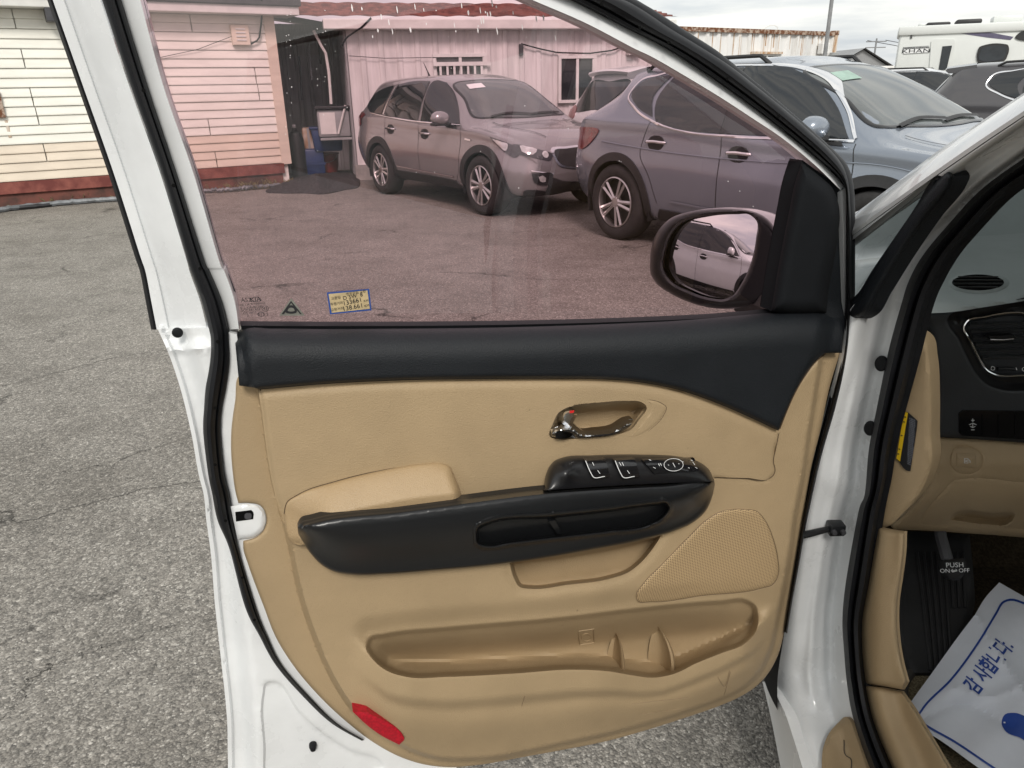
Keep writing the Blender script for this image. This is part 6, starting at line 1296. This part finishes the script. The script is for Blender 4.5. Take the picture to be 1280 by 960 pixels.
for k in range(4):
    y = 346.5+k*4.3; hx = 32*math.sqrt(max(0.05, 1-((y-353)/10.3)**2)); a = DT.at([(1222.5-hx, y), (1222.5+hx, y)], 0.006); MB().tube(a, 0.0022, 6).build('demister_slat', 'satin_black', dash)
FACE = cr([(1151, 390, 1), (1190, 388), (1230, 382), (1280, 374), (1330, 364), (1480, 343, 1), (1480, 570, 1), (1280, 554), (1215, 549), (1165, 546, 1), (1172, 522), (1174, 490), (1171, 450), (1165, 415)], 5)
VREC = cr([(1186, 397), (1192, 391), (1215, 387), (1250, 380), (1280, 372), (1330, 362), (1352, 372), (1356, 400), (1350, 460), (1330, 487), (1290, 488), (1252, 486.5), (1236, 481), (1224, 470), (1211, 448), (1200, 425)], 4)
VRING = cr([(1205, 408), (1209, 401.5), (1230, 396.5), (1262, 391), (1275, 391), (1300, 400), (1320, 420), (1322, 455), (1310, 469), (1280, 469.5), (1243, 468), (1234, 463.5), (1226, 452), (1214, 428)], 3)
SWR = cr([(1199, 517, 1), (1204, 513, 1), (1480, 516, 1), (1480, 562, 1), (1280, 549.5), (1203, 544.5, 1), (1199, 541, 1)], 5)
def w_face(P):
    s = sdf(P, VREC); w = 0.008*rnd(segdist(P, FACE), 8) - 0.022*ss(s, -2, 10)
    w -= 0.012*ss(sdf(P, VRING), 0, 4); return w
sheet('fascia', FACE, w_face, IF, 'dash_black', dash, step=4, skirt=0.03, rings=(1, 2.5, 5, 8), feats=[(VREC, (-2, 0, 3, 6, 10)), (VRING, (0, 2, 4)), (SWR, (-1, 0, 1.5, 3))])
ring_ = VRING; MB().tube(np.r_[IF.at(ring_, w_face(ring_)+0.006), IF.at(ring_[:1], w_face(ring_[:1])+0.006)], 0.0017, 6, False).build('vent_chrome_ring', 'chrome', dash)
sheet('vent_surround', VREC, lambda P: w_face(P)+0.002, IF, 'switch_black', dash, step=5, holes=[VRING], rings=(1, 3, 6, 10))
sheet('air_vent', VRING, lambda P: -0.030, IF, 'dark_recess', dash, step=8)
xl = lambda y: np.interp(y, [400, 415, 428, 445, 460], [1209, 1211, 1217, 1226, 1233])
for k in range(7):
    y = 403+k*8.2
    if y > 452: break
    ribbon('vent_slat', [[(xl(y)+3, y), (1260, y-1), (1318, y-2)], [(xl(y)+3, y+3), (1260, y+2), (1318, y+1)], [(xl(y)+4, y+5), (1260, y+4), (1318, y+3)]], (-0.022, -0.006, -0.014), IF, 'vent_grey', dash, n=8)
sheet('vent_tab', cr([(1235, 420, 1), (1268, 419, 1), (1270, 423), (1266, 427, 1), (1242, 427.5, 1)], 4), lambda P: 0.004, IF, 'satin_black', dash, step=5, skirt=0.012)
P = np.array([(1238, 424.5), (1254, 425), (1267, 423.5)]); MB().tube(IF.at(P, 0.0055), 0.0008, 5).build('vent_tab_edge', 'chrome', dash)
MB().tube(IF.at(ell(1241, 460.5, 2.3, 2.3), -0.012), 0.0006, 4, False).build('vent_mark', 'print_white', dash)
P = np.array([(1247, 461), (1258, 460.5), (1270, 461.5)]); MB().tube(IF.at(P, -0.010), 0.0035, 8).build('vent_wheel', 'satin_black', dash)
P = np.array([(1270, 459.5), (1271, 462.5)]); MB().tube(IF.at(P, -0.006), 0.0007, 4).build('vent_mark', 'print_white', dash)
MB().tube(IF.at(ell(1280, 461.5, 2.2, 2.2), -0.012), 0.0006, 4, False).build('vent_mark', 'print_white', dash)
sheet('switch_strip', SWR, 0.0105, IF, 'piano_black', dash, step=8, skirt=0.004)
for x in (1228, 1248, 1269): P = np.array([(x, 518), (x, 544)]); MB().tube(IF.at(P, 0.0112), 0.0006, 4).build('switch_gap', 'dark_recess', dash)
for seg in ([(1214, 525.5), (1218, 525.5)], [(1216, 523.5), (1216, 527.5)], [(1211.5, 531), (1216, 529), (1220.5, 531)], [(1213, 533), (1216, 534.5), (1219, 533)], [(1216, 530), (1216, 534)], [(1214, 537.3), (1218, 537.3)]):
    P = np.array(seg, float); MB().tube(IF.at(P, 0.0115), 0.0006, 4).build('dimmer_mark', 'print_white', dash)
# beige lower dash, its buttons and tray
LOW = cr([(1163, 547, 1), (1215, 549.5), (1280, 554), (1480, 570, 1), (1480, 700, 1), (1280, 672), (1200, 666), (1150, 663), (1118, 662, 1), (1112, 656), (1128, 642), (1146, 622), (1158, 600), (1165, 575)], 5)
TRAY = cr([(1152, 650), (1156, 642), (1178, 615), (1192, 601), (1202, 599), (1280, 603), (1480, 615, 1), (1480, 690, 1), (1280, 662), (1200, 655)], 5)
GRIP = cr([(1188, 648), (1194, 641), (1204, 638), (1235, 641), (1268, 645), (1264, 652), (1254, 657), (1245, 656.5), (1205, 652)], 3)
BTN = cr([(1196, 566, 1), (1220, 567.5, 1), (1219.5, 585, 1), (1195.5, 583, 1)], 3)
BTO = cr([(1192, 562), (1222, 563.5), (1226, 567), (1224, 587), (1220, 590), (1193, 587.5), (1190, 584), (1190, 566)], 3)
LEFT = curve([(1163, 547), (1165, 575), (1158, 600), (1146, 622), (1128, 642), (1112, 656)])
def w_low(P):
    t = (P[:, 1]-547)/120; w = 0.012 + 0.02*ss(t, 0, 0.3) - 0.05*ss(t, 0.55, 1.15)
    w -= 0.03*(1-rnd(dl(P, LEFT), 14)); w -= 0.0022*np.exp(-(sdf(P, TRAY)/1.5)**2); w -= 0.03*ss(sdf(P, GRIP), -1, 7)
    w -= 0.0025*np.exp(-(sdf(P, BTO)/1.4)**2); w -= 0.010*(1-rnd(segdist(P, LOW), 7)); return w
sheet('lower_panel', LOW, w_low, IF, 'beige_trim', dash, step=3.6, skirt=0.05, rings=(1, 2.5, 4.5, 7), feats=[(GRIP, (-1, 0, 2, 4, 7)), (TRAY, (-1.5, 0, 1.5)), (BTO, (-1.4, 0, 1.4))])
sheet('fuel_flap_button', BTN, lambda P: w_low(P)+0.001+0.003*rnd(segdist(P, BTN), 3), IF, 'beige_trim', dash, step=3, skirt=0.005)
for seg in ([(1205.5, 573), (1210, 573.2), (1210, 579), (1205.5, 578.8), (1205.5, 573)], [(1206.5, 577), (1209, 577.2)], [(1206.5, 575.2), (1209, 575.4)], [(1211, 574.5), (1212.5, 576), (1212.5, 578.5)]):
    P = np.array(seg, float); MB().tube(IF.at(P, w_low(P)+0.0045), 0.0006, 4).build('fuel_mark', 'print_white', dash)
CAPL = curve([(1150, 418), (1142, 447), (1126, 510), (1114, 555), (1106, 602), (1100, 640), (1099, 652)], 4)
CAP = cr([(1148, 418), (1155, 424), (1161, 450), (1164, 500), (1164, 547), (1165, 575), (1158, 600), (1146, 622), (1128, 642), (1112, 657), (1104, 660, 1), (1096, 657, 1), (1104, 602), (1112, 555), (1124, 510), (1140, 447)], 4)
CAPF = Frame((0.655, 1.12, 0), (-0.8, -0.6, 0))
CPI = curve([(1112, 648), (1128, 636), (1144, 615), (1156, 585), (1161, 550)], 3)
sheet('dash_end_cap', CAP, lambda P: 0.006*rnd(segdist(P, CAP), 8)-0.0015*np.exp(-(dl(P, CPI)/1.5)**2), CAPF, 'beige_trim', dash, step=4, skirt=0.03)
SY = cr([(1132, 515, 1), (1135, 516), (1126, 572, 1), (1121, 576), (1120, 572, 1)], 3)
sheet('warning_label', cr([(1131, 514, 1), (1136, 516, 1), (1147, 526, 1), (1146, 536, 1), (1138, 589, 1), (1136, 589), (1121, 574, 1)], 4), 0.009, CAPF, 'print_black', dash, step=8)
sheet('warning_label_stripe', cr([(1130, 514.5, 1), (1135, 516, 1), (1125, 577, 1), (1120.5, 573, 1)], 4), 0.0096, CAPF, 'sticker_yellow', dash, step=8)
for k in range(26):
    L0 = np.array([1136.3-0.165*k*1.3*0.62, 522.5+k*2.25]); q0 = random.uniform(0.3, 1.4); end = (8.2 if k < 22 else 5.5)
    while q0 < end-1:
        q1 = min(end, q0+random.uniform(0.8, 2.6)); P = np.array([L0+[q0, q0*0.42], L0+[q1, q1*0.42]]); MB().tube(CAPF.at(P, 0.0096), 0.00035, 4).build('label_print', 'label_print', dash); q0 = q1+random.uniform(0.4, 0.9)
for (x, y) in ((1131.5, 521), (1130, 527), (1127, 544), (1124, 561), (1122.8, 567)):
    P = np.array([(x-0.8, y), (x+1.2, y+0.8)]); MB().tube(CAPF.at(P, 0.0102), 0.0009, 4).build('label_print', 'print_black', dash)
# ---- kick panel, sill lining, footwell
KICK = cr([(1097, 658, 1), (1110, 661), (1131, 664, 1), (1130, 690), (1126, 722), (1122, 750), (1122, 790), (1127, 825), (1134, 852, 1), (1128, 862, 1), (1105, 858), (1079, 855, 1), (1074, 813), (1075, 773), (1084, 723)], 4)
sheet('kick_panel', KICK, lambda P: -0.108-0.02*ss(P[:, 0], 1090, 1130)+0.010*rnd(segdist(P, KICK), 8), BF, 'beige_trim', van, step=4, skirt=0.004, rings=(1, 2.5, 5, 8))
SILL = cr([(1079, 857, 1), (1105, 860), (1127, 864, 1), (1140, 882), (1160, 915), (1190, 965), (1225, 1015, 1), (1138, 1015, 1), (1112, 955), (1090, 902)], 5)
sheet('sill_lining', SILL, lambda P: -0.102-0.03*ss(dl(P, curve([(1079, 857), (1090, 902), (1112, 955), (1138, 1015)])), 10, 45)+0.008*rnd(segdist(P, SILL), 6), BF, 'beige_trim', van, step=3, skirt=0.004, rings=(1, 2.5, 4.5, 7))
FZ = 0.385
MB().box((0.63, -0.2, FZ-0.05), (2.35, 2.0, FZ)).build('floor', 'carpet', van, smooth=False)
MB().add([(0.63, 1.45, FZ), (2.35, 1.45, FZ), (2.35, 1.85, 0.75), (0.63, 1.85, 0.75), (2.35, 1.9, 1.1), (0.63, 1.9, 1.1)], [(0, 1, 2, 3), (3, 2, 4, 5)]).build('toe_board', 'carpet', van, smooth=False)
FR = Frame((0, 1.10, FZ+0.012), (0, -0.5, 0.87))
FOOT = cr([(1131, 664, 1), (1212, 668, 1), (1217, 720), (1218, 758), (1204, 800), (1190, 845, 1), (1136, 845, 1), (1129, 815), (1123, 785), (1123, 750), (1128, 710)], 5)
sheet('footrest', FOOT, lambda P: 0.0-0.006*(1-rnd(segdist(P, FOOT), 5)), FR, 'footrest_rubber', van, step=6, skirt=0.04)
for k in range(8):
    x0 = 1146+k*8.2; x1 = 1163+k*6.6; P = np.array([(x0, 690), (x0+(x1-x0)*0.5, 760), (x1, 838)]); P = P[inside(P, FOOT)]
    if len(P) > 1: MB().tube(FR.at(P, 0.001), 0.0035, 6).build('footrest_rib', 'footrest_rubber', van)
PD = Frame((0, 1.19, 0.60), (0, -0.85, 0.5)); PED = cr([(1179, 701, 1), (1205, 698, 1), (1207, 702), (1204, 720), (1200, 724), (1185, 723), (1182, 719)], 3)
ped = sheet('parking_brake_pedal', PED, lambda P: 0.0+0.006*rnd(segdist(P, PED), 5), PD, 'footrest_rubber', van, step=3, skirt=0.012)
P = np.array([(1174, 640), (1176, 670), (1186, 706)]); MB().tube(PD.at(P, np.array([-0.05, -0.03, -0.015])), 0.011, 8).build('pedal_arm', 'dark_steel', ped)
for (b, y) in (('PUSH', 706.5), ('ON⇔OFF', 713.5)):
    c = PD.at([(1193.5, y)], 0.0085)[0]; lettering('pedal_lettering', b, c, (1, 0, 0), (0, 0.5, 0.85), 'print_white', ped, 0.0125 if b == 'PUSH' else 0.0105, 1.15)
FM = Frame((0, 0, FZ+0.008), (0, 0, 1))
MATC = [(1131, 846), (1137, 841), (1160, 840), (1400, 842, 1), (1600, 1040, 1), (1190, 1040, 1), (1160, 980), (1140, 905)]
mo = sheet('floor_mat', cr(MATC, 8), 0.0, FM, 'mat_carpet', None, step=14, skirt=0.007); tag(mo, 'beige carpet floor mat with dark bound edge in the footwell', 'mat')
P = curve([(1190, 1040), (1160, 980), (1140, 905), (1132, 850), (1138, 842), (1160, 840.5), (1300, 841)], 4); b = MB().tube(FM.at(P, 0.0), 0.009, 8).build('binding', 'mat_binding', mo)
# the paper sheet
def floor_px(px, py, z): return Frame((0, 0, z), (0, 0, 1)).at([(px, py)])[0]
PA, PB, PCr = floor_px(1127, 893, 0.425), floor_px(1249, 728, 0.50), floor_px(1228, 963, 0.43)
PFn = np.cross(PB-PA, PCr-PA); PFn /= np.linalg.norm(PFn); PFn *= np.sign(PFn[2]); PF = Frame(PA, PFn)
PAP = cr([(1127, 893, 1), (1160, 848), (1205, 786), (1219, 768, 1), (1231, 748), (1249, 728, 1), (1300, 757), (1400, 815, 1), (1330, 935), (1290, 1000, 1), (1228, 963), (1170, 922), (1143, 906)], 5)
cre = [curve([(1219, 768), (1270, 850), (1330, 930)], 5), curve([(1140, 905), (1200, 880), (1262, 905)], 5), curve([(1190, 860), (1240, 870), (1290, 850)], 5)]
def w_pap(P):
    w = 0.006*np.sin(P[:, 0]/31.0)*np.cos(P[:, 1]/43.0+0.7) + 0.004*np.sin((P[:, 0]+P[:, 1])/17.0)
    for i, c in enumerate(cre): w += (0.012, -0.008, 0.008)[i]*np.exp(-dl(P, c)/7.0)
    return w
paper = sheet('paper_mat', PAP, w_pap, PF, 'paper', None, step=5); tag(paper, 'crumpled white paper floor mat with blue printing lying in the footwell', 'paper mat')
def band(name, L_, wpx, m, par, closed=False, off=0.0012):
    L_ = np.asarray(L_); T = np.gradient(L_, axis=0); T /= np.linalg.norm(T, axis=1)[:, None]; N_ = np.stack([-T[:, 1], T[:, 0]], 1); A = L_+N_*wpx/2; B = L_-N_*wpx/2; k = len(A)
    V_ = np.r_[PF.at(A, w_pap(A)+off), PF.at(B, w_pap(B)+off)]; obj(name, V_, [(i, i+1, k+i+1, k+i) for i in range(k-1)], m, par)
band('border_line', curve([(1330, 780), (1280, 754), (1263, 749.5), (1255, 752), (1245, 767), (1230, 792), (1190, 848), (1152, 888), (1148, 895), (1150, 901), (1160, 908), (1190, 925), (1235, 955), (1280, 985)], 4), 2.6, 'print_blue', paper)
tv, tf = text_mesh('감 사합니다.', 1.0, 0.022)
o_ = np.array([1237.0, 833.0]); ang = math.atan2(-(812-865), 1256-1215); ex = np.array([math.cos(ang), -math.sin(ang)]); ey = np.array([-math.sin(ang), -math.cos(ang)])
wt = tv[:, 0].max()-tv[:, 0].min(); scl = 76.0/wt
pp = o_ + (tv[:, :1]*scl)*ex + (tv[:, 1:2]*scl*1.9)*ey
obj('thank_you_lettering', PF.at(pp, w_pap(pp)+0.0016), tf, 'print_blue', paper, smooth=False)
SH = cr([(1252, 905), (1256, 893), (1268, 891), (1290, 900), (1320, 915), (1330, 935), (1310, 945), (1275, 922), (1258, 915)], 4)
sheet('shoe_print', SH, lambda P: w_pap(P)+0.0014, PF, 'print_blue', paper, step=6)
# ---- remaining shell of the van: roof, far side, glass, nose, rear quarter, seat
def slab(name, V_, F_, m, par=van, **k): return obj(name, V_, F_, m, par, **k)
LE = BF.at(np.array([(1400, 35), (1330, 82), (1280, 116), (1226, 152), (1172, 189), (1126, 224), (1080, 258.5)]), -0.062); LE = np.r_[LE, [LE[-1]+(LE[-1]-LE[-3])*0.9], [LE[-1]+(LE[-1]-LE[-3])*1.8]]
n_ = 12; V_ = []; nl = len(LE)
for i in range(n_+1):
    for (x0, y0, z0) in LE: a = i/n_; V_.append((x0+(2.93-2*x0)*a, y0+0.16*4*a*(1-a), z0+0.012*4*a*(1-a)))
gsh = slab('windscreen', V_, [(i*nl+j, (i+1)*nl+j, (i+1)*nl+j+1, i*nl+j+1) for i in range(n_) for j in range(nl-1)], 'clear_glass')
MB().tube(DT.at(np.array([(1212, 285), (1222, 283.5), (1250, 281), (1280, 278), (1400, 267)]), 0.006), 0.003, 6).build('windscreen_base_strip', 'print_white', van)
RV_ = []; xs_ = np.linspace(0, 1, 15)
for y, zc in ((0.74, 1.665), (0.3, 1.72), (-1.0, 1.745), (-2.4, 1.73), (-3.0, 1.66)):
    for s in xs_: RV_.append((0.72+s*1.56, y, zc+0.03*math.sin(math.pi*s)-0.05*(abs(2*s-1)**6)))
rf = [(i*15+k, (i+1)*15+k, (i+1)*15+k+1, i*15+k+1) for i in range(4) for k in range(14)]
slab('roof', RV_, rf, 'white_paint'); slab('headliner', [(v[0], v[1], v[2]-0.03) for v in RV_], rf, 'headliner')
# far-side wall with window opening, near rear quarter
def side(x, y0, y1, name, gl):
    s = 1 if x > 1.4 else -1; t = -0.05*s
    V_ = []; F_ = []
    prof_ = [(x-s*0.08, 0.30), (x, 0.42), (x, 0.95), (x-s*0.02, 1.10)]
    for y in np.linspace(y0, y1, 8): V_ += [(a, y, z) for a, z in prof_]
    F_ = [(i*4+k, (i+1)*4+k, (i+1)*4+k+1, i*4+k+1) for i in range(7) for k in range(3)]
    slab(name, V_, F_, 'white_paint'); slab(name+'_lining', [(v[0]-s*0.06, v[1], v[2]) for v in V_], F_, 'beige_trim')
    slab(gl, [(x-s*0.02, y0, 1.10), (x-s*0.02, y1, 1.10), (x-s*0.19, y1, 1.66), (x-s*0.19, y0, 1.66)], [(0, 1, 2, 3)], 'clear_glass')
side(2.40, 1.25, -2.9, 'far_side', 'far_side_window'); side(0.53, 0.06, -2.9, 'sliding_door', 'sliding_door_window')
slab('tail', [(0.6, -2.9, 0.35), (2.33, -2.9, 0.35), (2.33, -2.95, 1.1), (2.2, -3.0, 1.66), (0.72, -3.0, 1.66), (0.6, -2.95, 1.1)], [(0, 1, 2, 3, 4, 5)], 'white_paint', smooth=False)
V_ = []
for (z, dx) in ((0.36, 0.0), (1.08, 0.0), (1.4, 0.09), (1.68, 0.18)): V_ += [(0.545+dx, 0.03, z), (0.56+dx, 0.13, z), (0.64+dx, 0.155, z), (0.66+dx, 0.05, z)]
slab('centre_pillar', V_, [(i*4+k, i*4+(k+1) % 4, (i+1)*4+(k+1) % 4, (i+1)*4+k) for i in range(3) for k in range(4)], 'inner_white_paint', smooth=False)
MB().tube([(0.60, 0.165, 0.40), (0.60, 0.165, 1.08), (0.69, 0.165, 1.4), (0.78, 0.165, 1.66)], 0.014, 8).build('pillar_seal', 'seal_rubber', van)
MB().tube([(0.545, 0.02, 0.36), (0.545, 0.02, 1.08), (0.63, 0.02, 1.4)], 0.012, 8).build('pillar_seal', 'seal_rubber', van)
NS = [(1.30, 0.545, 0.99, 1.08, 0.32), (1.6, 0.55, 0.93, 1.08, 0.30), (1.9, 0.565, 0.845, 1.07, 0.30), (2.15, 0.61, 0.76, 0.98, 0.30), (2.4, 0.72, 0.66, 0.86, 0.30), (2.6, 0.92, 0.60, 0.74, 0.33), (2.68, 1.15, 0.55, 0.62, 0.38)]
V_ = []
for (y, xl_, zs_, zh, zl_) in NS:
    half = 1.465-xl_
    for s in ((-1, zl_), (-1, zs_-0.18), (-0.99, zs_), (-0.9, zs_+0.05), (-0.72, zh-0.02), (-0.3, zh), (0.3, zh), (0.72, zh-0.02), (0.9, zs_+0.05), (0.99, zs_), (1, zs_-0.18), (1, zl_)): V_.append((1.465+s[0]*half, y, s[1]))
F_ = [(i*12+k, i*12+k+1, (i+1)*12+k+1, (i+1)*12+k) for i in range(6) for k in range(11)]+[tuple(72+k for k in range(12))]
slab('nose', V_, F_, 'white_paint', auto=50)
for (x, y) in ((0.64, 1.98), (2.29, 1.98), (0.64, -1.1), (2.29, -1.1)):
    s = 1 if x < 1.4 else -1; Mw = Matrix.Translation((x, y, 0.345)) @ Matrix.Rotation(math.pi/2*s, 4, 'Z')
    w_ = MB().lathe([(0.22, 0.0), (0.24, 0.014), (0.30, 0.018), (0.335, 0.0), (0.345, -0.03), (0.345, -0.19), (0.33, -0.22), (0.22, -0.21)], 40, Mw).build('wheel', 'tyre', van)
    rm = rim_mesh(0.228, 1); obj('rim', [tuple(Mw @ Vector(v)) for v in rm.V], rm.F, 'alloy', w_, auto=30)
# driver's seat, just out of frame
MB().box((0.80, 0.12, 0.60), (1.32, 0.66, 0.76), 0.06).build('seat_cushion', 'beige_leather', van); MB().box((0.80, -0.08, 0.70), (1.32, 0.12, 1.30), 0.07).build('seat_back', 'beige_leather', van); MB().box((0.84, 0.1, FZ), (1.28, 0.6, 0.6), 0.02).build('seat_base', 'charcoal_trim', van)
